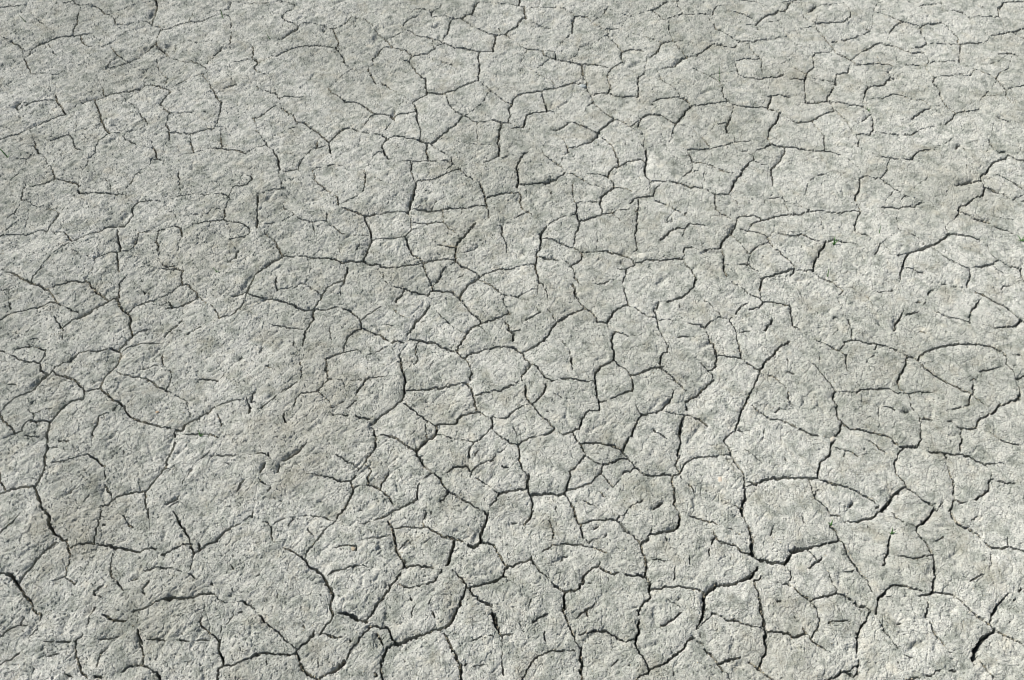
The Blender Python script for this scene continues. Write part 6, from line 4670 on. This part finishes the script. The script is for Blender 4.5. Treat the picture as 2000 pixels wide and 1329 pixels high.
# ---- height
ca, sa = math.cos(R(47)), math.sin(R(47))
A1, B1 = X2 * ca + Y2 * sa, -X2 * sa + Y2 * ca            # along and across the streaks
near_m = ~FAR
rough = np.clip(0.80 - 0.24 * X2 + 0.35 * noise(X2 / .45 + 3, Y2 / .45, 9), 0.35, 1.5)
Z = 0.0055 * noise(X2 / .38, Y2 / .38, 0) + 0.0032 * noise(X2 / .13, Y2 / .13, 1)
Z += rough * 0.0022 * noise(A1 / .075, B1 / .042, 2)
n3 = noise(A1 / .034, B1 / .016, 3)
Z += rough * 0.0014 * n3
Z -= rough * 0.0042 * np.clip(noise(A1 / .026 + 5, B1 / .0085, 4) - 0.38, 0, 1)           # gouges
Z += rough * 0.00080 * noise(A1 / .012, B1 / .0075, 5)
Z += (0.45 + 0.55 * rough) * 0.00055 * noise(X2 / .0062, Y2 / .0062, 6)
Z += (0.45 + 0.55 * rough) * 0.00060 * noise(X2 / .0034, Y2 / .0034, 8)
pit = noise(X2 / .0052 + 7, Y2 / .0052, 10)
Z -= 0.0021 * np.clip(pit - 0.40, 0, 1) * 3 * np.clip(.8 + noise(X2 / .05, Y2 / .05, 1), 0, 1.5) * (0.5 + 0.5 * rough)
Z += rng.normal(0, 1, Z.shape) * 0.00015 * (0.5 + 0.5 * rough) * (1 + noise(X2 / .02, Y2 / .02, 15))
# fine creases, scuffs and hairline cracks inside the plates
srng = np.random.RandomState(21)
KX = np.zeros_like(Z)
for q in range(4800):
    u0, v0 = srng.uniform(-30, 2030), srng.uniform(-20, 1350)
    x0, y0, _t = gx_of(u0, v0)
    left = u0 < 900 + 300 * srng.randn()
    an = math.radians(srng.normal(50, 22) if left and srng.rand() < .75 else srng.uniform(0, 180))
    n_, st = srng.randint(3, 13), srng.uniform(.0025, .0055)
    wid_ = srng.choice([.0005, .0007, .0010, .0016], p=[.50, .36, .11, .03])
    curl = srng.normal(0, .22)
    x_, y_ = x0, y0
    for k_ in range(n_):
        an += curl + srng.normal(0, .35)
        xb, yb = x_ + math.cos(an) * st, y_ + math.sin(an) * st
        rad = .003
        ua, va = uv_of(min(x_, xb) - rad, max(y_, yb) + rad); ub, vb = uv_of(max(x_, xb) + rad, min(y_, yb) - rad)
        s_ = (slice(np.searchsorted(V, va), np.searchsorted(V, vb)), slice(np.searchsorted(U, min(ua, ub) - 2), np.searchsorted(U, max(ua, ub) + 2)))
        px, py = X2[s_] - x_, Y2[s_] - y_
        dx, dy = xb - x_, yb - y_
        tt = np.clip((px * dx + py * dy) / (dx * dx + dy * dy + 1e-12), 0, 1)
        d = np.hypot(px - dx * tt, py - dy * tt)
        ww_ = wid_ * (1.15 - k_ / n_)
        if d.size:
            KX[s_] = np.maximum(KX[s_], (1.1 * ww_ + .0004) * np.exp(-(d / (.55 * ww_ + .00035)) ** 2))
        x_, y_ = xb, yb
Z -= KX
for q_, (l_, a_, k_) in enumerate(((.052, .0011, 3), (.026, .0009, 7), (.013, .00055, 12))):     # wrinkles of the dried skin
    n_ = noise(A1 / l_ + 2, B1 / (l_ * .7) + q_, k_)
    m_ = np.clip(.5 + 1.4 * noise(X2 / (l_ * 2.2), Y2 / (l_ * 2.2), k_ + 1), 0, 1.4)
    Z -= a_ * m_ * (0.5 + 0.6 * rough) * np.clip(1 - np.abs(n_) / .10, 0, 1) ** 1.5
    Z += a_ * .8 * m_ * n_
holes = (rng.rand(*Z.shape) < 0.015) & (noise(X2 / .03, Y2 / .03, 14) > -0.15)   # pin holes
Z -= np.where(holes, 0.0020 * (0.5 + rough), 0)
Z -= DROP

for w, p in dents:                                         # dents and gouges seen in the survey
    r = max(w * 0.66, 0.0016)
    rad = 3 * r
    for a, b in zip(p[:-1], p[1:]):
        x0, x1 = min(a[0], b[0]) - rad, max(a[0], b[0]) + rad
        y0, y1 = min(a[1], b[1]) - rad, max(a[1], b[1]) + rad
        us = [uv_of(x, y)[0] for x in (x0, x1) for y in (y0, y1)]
        v1_, v0_ = uv_of(0, y0)[1], uv_of(0, y1)[1]
        s_ = (slice(np.searchsorted(V, v0_), np.searchsorted(V, v1_)), slice(np.searchsorted(U, min(us)), np.searchsorted(U, max(us))))
        px, py = X2[s_] - a[0], Y2[s_] - a[1]
        dx, dy = b[0] - a[0], b[1] - a[1]
        tt = np.clip((px * dx + py * dy) / (dx * dx + dy * dy + 1e-12), 0, 1)
        rx, ry = px - dx * tt, py - dy * tt
        wob = 1 + 0.45 * noise(X2[s_] / .008, Y2[s_] / .008, 12)
        d = np.hypot(rx, ry) / (r * wob)
        Z[s_] -= (0.78 if np.hypot(*(p[-1] - p[0])) > 2.2 * r else 0.5) * r / max(1, len(p) - 1) ** 0.5 * np.exp(-d * d)

depth = np.clip(0.0046 * (W / 0.001) ** 2.6, 0.0003, 0.060)
prof = np.where(h < c, (Dn < 1e-9).astype(float), np.clip((h - Dn) / (0.45 * c), 0, 1))
floor_n = 0.75 + 0.45 * noise(X2 / .009, Y2 / .009, 11)
G = depth * prof * floor_n
Z = np.where(near_m, Z - G, 0.02 * noise(X2 / 2.0, Y2 / 2.0, 1))
fade = np.clip((CM - 0.022) / 0.013, 0, 1)
Z = Z * (1 - fade) + fade * 0.004 * noise(X2 / .4, Y2 / .4, 0)

# ---- plates: flood fill between the cracks, run by run
free = ~WALL & ~FAR
parent = [0]
def find(a):
    while parent[a] != a:
        parent[a] = parent[parent[a]]; a = parent[a]
    return a
LAB = np.zeros((NV, NU), np.int32)
prev = []
for j in range(NV):
    row = free[j]
    dif = np.diff(np.concatenate([[0], row.view(np.int8), [0]]))
    st, en = np.nonzero(dif == 1)[0], np.nonzero(dif == -1)[0]
    cur = []
    pi = 0
    for s_, e_ in zip(st, en):
        lab = 0
        while pi < len(prev) and prev[pi][1] <= s_: pi += 1
        q = pi
        while q < len(prev) and prev[q][0] < e_:
            l2 = find(prev[q][2])
            if lab == 0: lab = l2
            elif l2 != lab: parent[l2] = lab
            q += 1
        if lab == 0:
            parent.append(len(parent)); lab = len(parent) - 1
        LAB[j, s_:e_] = lab
        cur.append((s_, e_, lab))
    prev = cur
roots = np.array([find(a) for a in range(len(parent))], np.int32)
LAB = roots[LAB]
inside = (UU > 0) & (UU < 2000) & (VV > 0) & (VV < 1329)
cnt_in = np.bincount(LAB[inside & (LAB > 0)], minlength=len(parent))
MINPX = 160                                                # smaller chips join their neighbour
LAB = np.where(cnt_in[LAB] >= MINPX, LAB, np.where(inside, 0, LAB))
for _ in range(60):                                        # grow the labels over the crack lines
    z = LAB == 0
    if not (z & ~FAR).any(): break
    for sh, ax in ((1, 0), (-1, 0), (1, 1), (-1, 1)):
        r_ = np.roll(LAB, sh, ax)
        LAB = np.where((LAB == 0) & ~FAR, r_, LAB)
ids = np.unique(LAB[inside])
ids = ids[ids > 0]
ids = ids[np.argsort(-np.bincount(LAB[inside], minlength=len(parent))[ids])]
print("plates", len(ids))

# ------------------------------------------------------------------ materials
PATCHES = [((-0.4112, 1.0444), .15, .30), ((-0.3656, 1.1592), .09, .32), ((0.7120, 2.0782), .12, .32), ((-0.6791, 1.4683), .12, .2), ((1.0531, 1.6893), .09, .25),
           ((0.2166, 2.0990), .07, .40), ((-0.7712, 0.8177), .08, .40), ((-0.1469, 1.0444), .07, .30), ((0.0971, 1.3589), .06, .35), ((-0.6015, 0.6661), .07, .35), ((0.4410, 0.6307), .09, .30), ((-0.1359, 1.5296), .08, .3)]
def clay(name):
    m = bpy.data.materials.new(name); m.use_nodes = True
    nt = m.node_tree; N, L = nt.nodes, nt.links; N.clear()
    out = N.new("ShaderNodeOutputMaterial"); bs = N.new("ShaderNodeBsdfPrincipled")
    L.new(bs.outputs[0], out.inputs[0])
    bs.inputs["Roughness"].default_value = 0.92
    bs.inputs["Specular IOR Level"].default_value = 0.25
    bs.inputs["Diffuse Roughness"].default_value = 0.42
    tc = N.new("ShaderNodeTexCoord")
    obj = tc.outputs["Object"]
    def tex(scale, detail=4, rough=.55, dist=0, vec=None, kind="ShaderNodeTexNoise"):
        n = N.new(kind); n.inputs["Scale"].default_value = scale
        n.inputs["Detail"].default_value = detail; n.inputs["Roughness"].default_value = rough
        n.inputs["Distortion"].default_value = dist
        L.new(vec or obj, n.inputs["Vector"]); return n
    def ramp(src, stops):
        r = N.new("ShaderNodeValToRGB"); e = r.color_ramp.elements
        while len(e) > len(stops): e.remove(e[-1])
        while len(e) < len(stops): e.new(.5)
        for q, (p_, c_) in zip(e, stops): q.position = p_; q.color = (*c_, 1)
        L.new(src, r.inputs[0]); return r
    def mix(fac, a, b, mode='MIX'):
        n = N.new("ShaderNodeMix"); n.data_type = 'RGBA'; n.blend_type = mode
        if isinstance(fac, float): n.inputs[0].default_value = fac
        else: L.new(fac, n.inputs[0])
        for s_, v_ in ((6, a), (7, b)):
            if isinstance(v_, tuple): n.inputs[s_].default_value = (*v_, 1)
            else: L.new(v_, n.inputs[s_])
        return n.outputs[2]
    big = tex(3.2, 5, .6, .4)
    base = ramp(big.outputs[0], [(.40, (.412, .420, .396)), (.50, (.466, .473, .451)), (.60, (.513, .519, .500))]).outputs[0]
    grain = tex(420, 3, .7)
    base = mix(1.0, base, ramp(grain.outputs[0], [(.36, (.55, .55, .53)), (.47, (1, 1, 1)), (.64, (1.08, 1.08, 1.07))]).outputs[0], 'MULTIPLY')
    mott = tex(62, 8, .78, .25)
    base = mix(1.0, base, ramp(mott.outputs[0], [(.385, (.62, .64, .615)), (.47, (.90, .91, .89)), (.55, (1.07, 1.065, 1.035))]).outputs[0], 'MULTIPLY')
    blot = tex(27, 9, .74, .5)
    base = mix(1.0, base, ramp(blot.outputs[0], [(.39, (.64, .665, .64)), (.45, (.83, .85, .835)), (.51, (1.02, 1.02, 1.015))]).outputs[0], 'MULTIPLY')
    dirt = ramp(tex(14, 6, .7, .6).outputs[0], [(.53, (0, 0, 0)), (.66, (.5, .5, .5))]).outputs[0]
    base = mix(dirt, base, (.30, .29, .235))
    warm = ramp(tex(30, 3, .5).outputs[0], [(.60, (0, 0, 0)), (.74, (.5, .5, .5))]).outputs[0]
    base = mix(warm, base, (.56, .54, .46))
    # patches of browner, siltier clay where they lie on the ground
    wv = N.new("ShaderNodeVectorMath"); wv.operation = 'MULTIPLY_ADD'
    L.new(tex(16, 7, .8).outputs["Color"], wv.inputs[0]); wv.inputs[1].default_value = (.40, .40, .40)
    sh = N.new("ShaderNodeVectorMath"); sh.operation = 'SUBTRACT'; L.new(obj, sh.inputs[0]); sh.inputs[1].default_value = (.20, .20, .20)
    L.new(sh.outputs[0], wv.inputs[2])
    for (sx, sy), rad, amt in PATCHES:
        ds = N.new("ShaderNodeVectorMath"); ds.operation = 'DISTANCE'; L.new(wv.outputs[0], ds.inputs[0]); ds.inputs[1].default_value = (sx, sy, 0)
        mr = N.new("ShaderNodeMapRange"); mr.inputs[1].default_value = rad * 1.25; mr.inputs[2].default_value = rad * .2
        mr.inputs[3].default_value = 0; mr.inputs[4].default_value = amt; L.new(ds.outputs["Value"], mr.inputs[0])
        base = mix(mr.outputs[0], base, (.31, .30, .245))
    L.new(base, bs.inputs["Base Color"])
    # fine relief
    fine = tex(650, 4, .65)
    pits = N.new("ShaderNodeTexVoronoi"); pits.inputs["Scale"].default_value = 260; L.new(obj, pits.inputs["Vector"])
    pr = N.new("ShaderNodeMapRange"); pr.inputs[1].default_value = .05; pr.inputs[2].default_value = .32; L.new(pits.outputs["Distance"], pr.inputs[0])
    warp = N.new("ShaderNodeVectorMath"); warp.operation = 'MULTIPLY_ADD'
    wn_ = tex(40, 3, .6); L.new(wn_.outputs["Color"], warp.inputs[0]); warp.inputs[1].default_value = (.022, .022, .022); L.new(obj, warp.inputs[2])
    hair = N.new("ShaderNodeTexVoronoi"); hair.feature = 'DISTANCE_TO_EDGE'; hair.inputs["Scale"].default_value = 42; L.new(warp.outputs[0], hair.inputs["Vector"])
    hr = N.new("ShaderNodeMapRange"); hr.inputs[1].default_value = 0.0; hr.inputs[2].default_value = .028; L.new(hair.outputs["Distance"], hr.inputs[0])
    hm = ramp(tex(24, 3, .6).outputs[0], [(.46, (0, 0, 0)), (.60, (1, 1, 1))])
    inv = N.new("ShaderNodeMath"); inv.operation = 'SUBTRACT'; inv.inputs[0].default_value = 1; L.new(hr.outputs[0], inv.inputs[1])
    hx = N.new("ShaderNodeMath"); hx.operation = 'MULTIPLY'; L.new(inv.outputs[0], hx.inputs[0]); L.new(hm.outputs[0], hx.inputs[1])
    add = N.new("ShaderNodeMath"); add.operation = 'MULTIPLY_ADD'; L.new(hx.outputs[0], add.inputs[0]); add.inputs[1].default_value = -1.1; L.new(fine.outputs[0], add.inputs[2])
    add2 = N.new("ShaderNodeMath"); add2.operation = 'MULTIPLY_ADD'; L.new(pr.outputs[0], add2.inputs[0]); add2.inputs[1].default_value = .35; L.new(add.outputs[0], add2.inputs[2])
    bp = N.new("ShaderNodeBump"); bp.inputs["Strength"].default_value = 1.0; bp.inputs["Distance"].default_value = 0.0017
    L.new(add2.outputs[0], bp.inputs["Height"]); L.new(bp.outputs[0], bs.inputs["Normal"])
    return m
M_CLAY = clay("cracked_clay")

def plain(name, col, rough=.85, var=.15, scale=300):
    m = bpy.data.materials.new(name); m.use_nodes = True
    N, L = m.node_tree.nodes, m.node_tree.links
    bs = N["Principled BSDF"]; bs.inputs["Roughness"].default_value = rough
    n = N.new("ShaderNodeTexNoise"); n.inputs["Scale"].default_value = scale
    tc = N.new("ShaderNodeTexCoord"); L.new(tc.outputs["Object"], n.inputs["Vector"])
    r = N.new("ShaderNodeValToRGB"); L.new(n.outputs[0], r.inputs[0])
    r.color_ramp.elements[0].position = .3; r.color_ramp.elements[1].position = .7
    r.color_ramp.elements[0].color = (*[v * (1 - var) for v in col], 1); r.color_ramp.elements[1].color = (*[v * (1 + var) for v in col], 1)
    L.new(r.outputs[0], bs.inputs["Base Color"])
    return m

# ------------------------------------------------------------------ meshes
P3 = np.stack([X2, Y2, Z], axis=-1).reshape(-1, 3).astype(np.float32)
jj, ii = np.meshgrid(np.arange(NV - 1), np.arange(NU - 1), indexing='ij')
q00 = (jj * NU + ii).ravel()
quads = np.stack([q00, q00 + NU, q00 + NU + 1, q00 + 1], axis=1)
LF = LAB.ravel()
ql = LF[quads]
fl = ql.min(axis=1)                                         # label of the face
same = (ql[:, 0] == ql[:, 2]) | (ql[:, 0] == ql[:, 1])
fl = np.where(same, ql[:, 0], ql[:, 1])
WD = ((W > 2.4 * CM) & (D < W / 2 * 0.8)).ravel()
floor_face = WD[quads].all(axis=1)                          # bottoms of the wide cracks stay with the ground
face_of = np.where(floor_face, 0, fl)
keep = set(ids[:300].tolist()); rest = set(ids[300:].tolist())
order = np.argsort(face_of, kind='stable')
sf = face_of[order]
bounds = {}
uq, first = np.unique(sf, return_index=True)
last = np.append(first[1:], len(sf))
for a, b_, c_ in zip(uq, first, last): bounds[int(a)] = (b_, c_)

def mesh_from(name, faces, mat):
    used, inv = np.unique(faces.ravel(), return_inverse=True)
    me = bpy.data.meshes.new(name)
    me.vertices.add(len(used)); me.vertices.foreach_set("co", P3[used].ravel())
    nf = len(faces)
    me.loops.add(nf * 4); me.loops.foreach_set("vertex_index", inv.astype(np.int32).ravel())
    me.polygons.add(nf)
    me.polygons.foreach_set("loop_start", np.arange(0, nf * 4, 4, dtype=np.int32))
    me.polygons.foreach_set("use_smooth", np.zeros(nf, bool))
    me.materials.append(mat)
    me.update(calc_edges=True)
    return me

ground_faces, rest_faces = [], []
plates = []
for a, (b_, c_) in bounds.items():
    fs = quads[order[b_:c_]]
    if a in keep: plates.append(fs)
    elif a in rest: rest_faces.append(fs)
    else: ground_faces.append(fs)
ground = bpy.data.objects.new("ground", mesh_from("ground", np.concatenate(ground_faces), M_CLAY))
COL.objects.link(ground)
ground["kind"] = "structure"
for fs in plates:
    o = bpy.data.objects.new("clay_plate", mesh_from("clay_plate", fs, M_CLAY))
    COL.objects.link(o); o.parent = ground
if rest_faces:
    o = bpy.data.objects.new("clay_chips", mesh_from("clay_chips", np.concatenate(rest_faces), M_CLAY))
    COL.objects.link(o); o.parent = ground; o["kind"] = "stuff"

# the plain going on behind the viewer and to the horizon, a little lower than the surveyed sheet
pm = bpy.data.meshes.new("plain")
Rr = 1500
pm.from_pydata([(-Rr, -Rr, -.05), (Rr, -Rr, -.05), (Rr, Rr, -.05), (-Rr, Rr, -.05)], [], [(0, 1, 2, 3)])
pm.materials.append(M_CLAY)
po = bpy.data.objects.new("plain", pm); COL.objects.link(po); po["kind"] = "structure"

# ------------------------------------------------------------------ height lookup for things standing on the clay
def z_at(x, y):
    u, v = uv_of(x, y)
    i = int(np.clip(np.searchsorted(U, u), 1, NU - 1)); j = int(np.clip(np.searchsorted(V, v), 1, NV - 1))
    return float(np.max(Z[j - 1:j + 1, i - 1:i + 1]))

def blob(r, seed, squash=(1, 1, 1), sub=1):
    """lumpy pebble vertices and faces"""
    g = (1 + 5 ** .5) / 2
    v = [Vector(p).normalized() for p in [(-1, g, 0), (1, g, 0), (-1, -g, 0), (1, -g, 0), (0, -1, g), (0, 1, g), (0, -1, -g), (0, 1, -g), (g, 0, -1), (g, 0, 1), (-g, 0, -1), (-g, 0, 1)]]
    f = [(0, 11, 5), (0, 5, 1), (0, 1, 7), (0, 7, 10), (0, 10, 11), (1, 5, 9), (5, 11, 4), (11, 10, 2), (10, 7, 6), (7, 1, 8), (3, 9, 4), (3, 4, 2), (3, 2, 6), (3, 6, 8), (3, 8, 9), (4, 9, 5), (2, 4, 11), (6, 2, 10), (8, 6, 7), (9, 8, 1)]
    for _ in range(sub):
        cache, nf = {}, []
        def mid(a, b):
            k_ = (min(a, b), max(a, b))
            if k_ not in cache:
                v.append(((v[a] + v[b]) / 2).normalized()); cache[k_] = len(v) - 1
            return cache[k_]
        for a, b, c_ in f:
            x, y, z = mid(a, b), mid(b, c_), mid(c_, a)
            nf += [(a, x, z), (b, y, x), (c_, z, y), (x, y, z)]
        f = nf
    rr = random.Random(seed)
    out = []
    for p in v:
        k_ = r * (1 + rr.uniform(-.16, .16))
        out.append((p.x * k_ * squash[0], p.y * k_ * squash[1], p.z * k_ * squash[2]))
    return out, f

# loose crumbs of clay lying in the cracks
M_CRUMB = plain("dry_crumbs", (.46, .41, .30), .9, .3, 500)
verts, faces = [], []
rr = random.Random(5)
cells = [blob(1.0, s_, (1, .8, .7), 0) for s_ in range(6)]
for w, p in cracks:
    if w < 0.0013: continue
    dv = p[-1] - p[0]
    nwse = dv[0] * dv[1] < 0 and abs(dv[1]) > 0.35 * abs(dv[0])   # cracks whose far wall faces the sun are filled most
    dens = 420 if nwse else 45
    for a, b in zip(p[:-1], p[1:]):
        L_ = float(np.hypot(*(b - a)))
        nn = np.array([-(b - a)[1], (b - a)[0]]) / (L_ + 1e-9)
        for _ in range(int(L_ * dens + rr.random())):
            t_ = rr.random()
            if noise(np.array([a[0] * 14]), np.array([a[1] * 14]), 13)[0] < -.08: continue
            q = a + (b - a) * t_ + nn * rr.gauss(0, w * .25)
            s_ = rr.uniform(.0004, .0011) * (1.3 if rr.random() < .12 else 1)
            z = z_at(*q) * 0.0 - rr.uniform(.0006, .0034) - .0012
            vs, fs = rr.choice(cells)
            rot = Matrix.Rotation(rr.uniform(0, 6.28), 3, 'Z')
            o_ = len(verts)
            verts += [tuple(rot @ (Vector(v_) * s_) + Vector((q[0], q[1], z))) for v_ in vs]
            faces += [tuple(k_ + o_ for k_ in f_) for f_ in fs]
for _ in range(420):                                        # loose grit on the plates
    u_, v_ = rr.uniform(0, 2000), rr.uniform(0, 1329)
    gx_, gy_, _t = gx_of(u_, v_)
    s_ = rr.uniform(.0005, .0013)
    vs, fs = rr.choice(cells)
    zz = z_at(gx_, gy_) + s_ * .3
    o_ = len(verts)
    verts += [(v3[0] * s_ + gx_, v3[1] * s_ + gy_, v3[2] * s_ + zz) for v3 in vs]
    faces += [tuple(k_ + o_ for k_ in f_) for f_ in fs]
me = bpy.data.meshes.new("crumbs"); me.from_pydata(verts, [], faces); me.materials.append(M_CRUMB)
o = bpy.data.objects.new("crumbs", me); COL.objects.link(o)
o["kind"] = "stuff"; o["label"] = "pale tan crumbs of dry clay lying in the cracks and loose on the plates"; o["category"] = "crumbs"
print("crumbs", len(faces))

# ------------------------------------------------------------------ green sprouts
M_GREEN = plain("sprout_green", (.075, .20, .045), .6, .25, 200)
M_STRAW = plain("dry_straw", (.50, .45, .33), .8, .2, 200)
def blade(bx, by, bz, length, az, lean, width, bend=.5):
    n = 7
    vs, fs = [], []
    x = y = z = 0
    ang = R(90) - lean
    side = Vector((-math.sin(az), math.cos(az), 0))
    for k_ in range(n + 1):
        t_ = k_ / n
        wv = width * (1 - t_ ** 1.6) * .5 + .00006
        c_ = Vector((bx + x * math.cos(az), by + x * math.sin(az), bz + z))
        up = Vector((-math.sin(ang) * math.cos(az), -math.sin(ang) * math.sin(az), math.cos(ang)))
        vs += [tuple(c_ - side * wv), tuple(c_ + up * wv * .35), tuple(c_ + side * wv), tuple(c_ - up * wv * .25)]
        x += math.cos(ang) * length / n; z += math.sin(ang) * length / n
        ang -= bend / n
    for k_ in range(n):
        for m_ in range(4):
            a = k_ * 4 + m_; b = k_ * 4 + (m_ + 1) % 4
            fs.append((a, b, b + 4, a + 4))
    fs += [(3, 2, 1, 0), (4 * n, 4 * n + 1, 4 * n + 2, 4 * n + 3)]
    return vs, fs
def sprout(name, label, cat, at, blades, mat, group=None):
    bx, by = at
    bz = z_at(bx, by) - .001
    vs, fs = [], []
    for (L_, az, lean, wd, bend) in blades:
        v_, f_ = blade(0, 0, 0, L_ * 1.45, R(az), R(lean), wd * 1.5, bend)
        k_ = len(vs); vs += v_; fs += [tuple(q + k_ for q in f) for f in f_]
    me = bpy.data.meshes.new(name); me.from_pydata(vs, [], fs); me.materials.append(mat)
    for pl in me.polygons: pl.use_smooth = True
    o = bpy.data.objects.new(name, me); o.location = (bx, by, bz); COL.objects.link(o)
    o["label"] = label; o["category"] = cat
    if group: o["group"] = group
    return o
G_ = "green sprouts coming up between the plates"
SPROUTS = [
 ("thin green blade leaning left near the upper left corner", (-1.3187, 2.3407), [(.020, 150, 35, .0016, .3)]),
 ("long green blade at the left edge, its tip outside the frame", (-1.1987, 1.7996), [(.036, 145, 42, .0022, .3), (.012, 60, 40, .0012, .4)]),
 ("small green blade standing in a crack at the top, left of the middle", (-0.7875, 2.3619), [(.018, 115, 25, .0017, .2)]),
 ("short green blade on flat clay at the top, left of the centre", (-0.6465, 2.2691), [(.014, 140, 30, .0015, .2)]),
 ("tallest upright green blade, rising from the dark end of a crack at upper right", (0.5317, 2.0886), [(.034, 120, 14, .0015, .25), (.012, 140, 40, .0014, .3)]),
 ("green sprout at the upper end of a bold slanting crack on the right", (0.7103, 1.5188), [(.017, 100, 12, .0030, .2), (.012, 30, 30, .0024, .3), (.011, 160, 35, .0024, .3)]),
 ("single green blade on bare clay beside a short faint crack on the right", (0.8168, 1.5500), [(.016, 105, 14, .0017, .1)]),
 ("single green blade on bare clay below the bold slanting crack on the right", (0.6785, 1.4252), [(.017, 105, 12, .0021, .1)]),
 ("spreading green sprout at the right edge", (1.1282, 1.5296), [(.014, 130, 50, .0024, .4), (.014, 10, 45, .0024, .4), (.012, 190, 55, .002, .4), (.010, 60, 20, .002, .2)]),
 ("tiny green sprout with two leaves on brownish clay left of the centre", (-0.6353, 1.4355), [(.010, 140, 40, .0017, .3), (.005, 20, 40, .0014, .3)]),
 ("tiny forked green sprout over a thin level crack in the lower left half", (-0.5902, 1.0179), [(.011, 110, 20, .0015, .2), (.007, 30, 45, .0014, .3)]),
 ("small bright sprout where two faint cracks meet at the lower right", (0.5694, 0.8338), [(.009, 70, 30, .0020, .3), (.007, 150, 45, .0018, .3)]),
 ("small dark green sprout at the head of a short upright crack at the lower right", (0.6728, 0.8157), [(.012, 95, 15, .0022, .2), (.007, 20, 40, .0018, .3), (.006, 160, 40, .0016, .3)]),
 ("faint green sprout in a thin crack near the upper right", (0.8874, 1.9731), [(.010, 120, 40, .0014, .3), (.008, 60, 40, .0012, .3)]),
]
for lab, at, bl in SPROUTS:
    sprout("grass_sprout", lab, "sprout", at, bl, M_GREEN, G_)
sprout("dry_grass", "wisp of dead straw-coloured grass lying beside an upright crack above the centre", "dry grass", (-0.1252, 1.5141),
       [(.034, 160, 80, .0008, .15), (.026, 172, 76, .0008, .2), (.020, 150, 82, .0007, .1), (.016, 182, 70, .0009, .3), (.012, 140, 60, .0009, .3), (.018, 8, 80, .0006, .1)], M_STRAW)
sprout("straw_tuft", "small tuft of brown dead grass in a forked crack below the top left sprouts", "dry grass", (-0.8712, 1.3745),
       [(.020, 140, 74, .0008, .15), (.016, 30, 70, .0008, .2), (.014, 190, 75, .0008, .1), (.012, 100, 50, .0008, .3)], M_STRAW)

# ------------------------------------------------------------------ pebbles
def pebble(label, at, r, sq, col, sink=.45, az=0):
    v_, f_ = blob(r, int(at[0] * 9999) & 255, sq, 2)
    me = bpy.data.meshes.new("pebble"); me.from_pydata(v_, [], f_)
    for pl in me.polygons: pl.use_smooth = True
    me.materials.append(plain("pebble_stone", col, .75, .12, 160))
    o = bpy.data.objects.new("pebble", me); COL.objects.link(o)
    o.location = (at[0], at[1], z_at(*at) + r * sq[2] * (1 - 2 * sink)); o.rotation_euler = (0, 0, R(az))
    o["label"] = label; o["category"] = "pebble"
PEBBLES = [
 ("pale smooth pebble bedded where two cracks cross right of the centre", (0.2840, 1.4835), .010, (1.35, 1, .28), (.45, .45, .40), .92, 20),
 ("pale pinkish pebble bedded in a plate at the lower right", (0.3833, 0.9267), .0045, (1, 1.5, .4), (.50, .43, .35), .72, 0),
 ("tiny orange brown pebble on the rough plate at the left", (-0.6850, 1.0738), .0026, (1.3, 1, .5), (.36, .27, .18), .5, 20),
 ("small brown pebble in a shallow dent at the lower middle", (-0.2791, 0.7860), .0040, (1.2, 1, .35), (.34, .29, .21), .65, 0),
 ("small grey smooth pebble in a crack junction near the top", (0.1803, 2.0782), .0090, (1.2, .8, .4), (.30, .33, .33), .6, 10),
 ("dark small pebble in the crack below the grey junction at the top", (0.2020, 2.0149), .0038, (1.1, 1, .7), (.13, .14, .13), .4, 0),
 ("light stone chip wedged in a crack at the right", (0.6079, 1.0144), .0050, (1.4, .8, .5), (.45, .43, .37), .7, 50),
 ("dark round pebble beside a crack at the top, right of the middle", (0.3156, 1.8920), .0034, (1, 1, .8), (.12, .13, .12), .4, 0),
]
for a in PEBBLES: pebble(*a)
print("done")
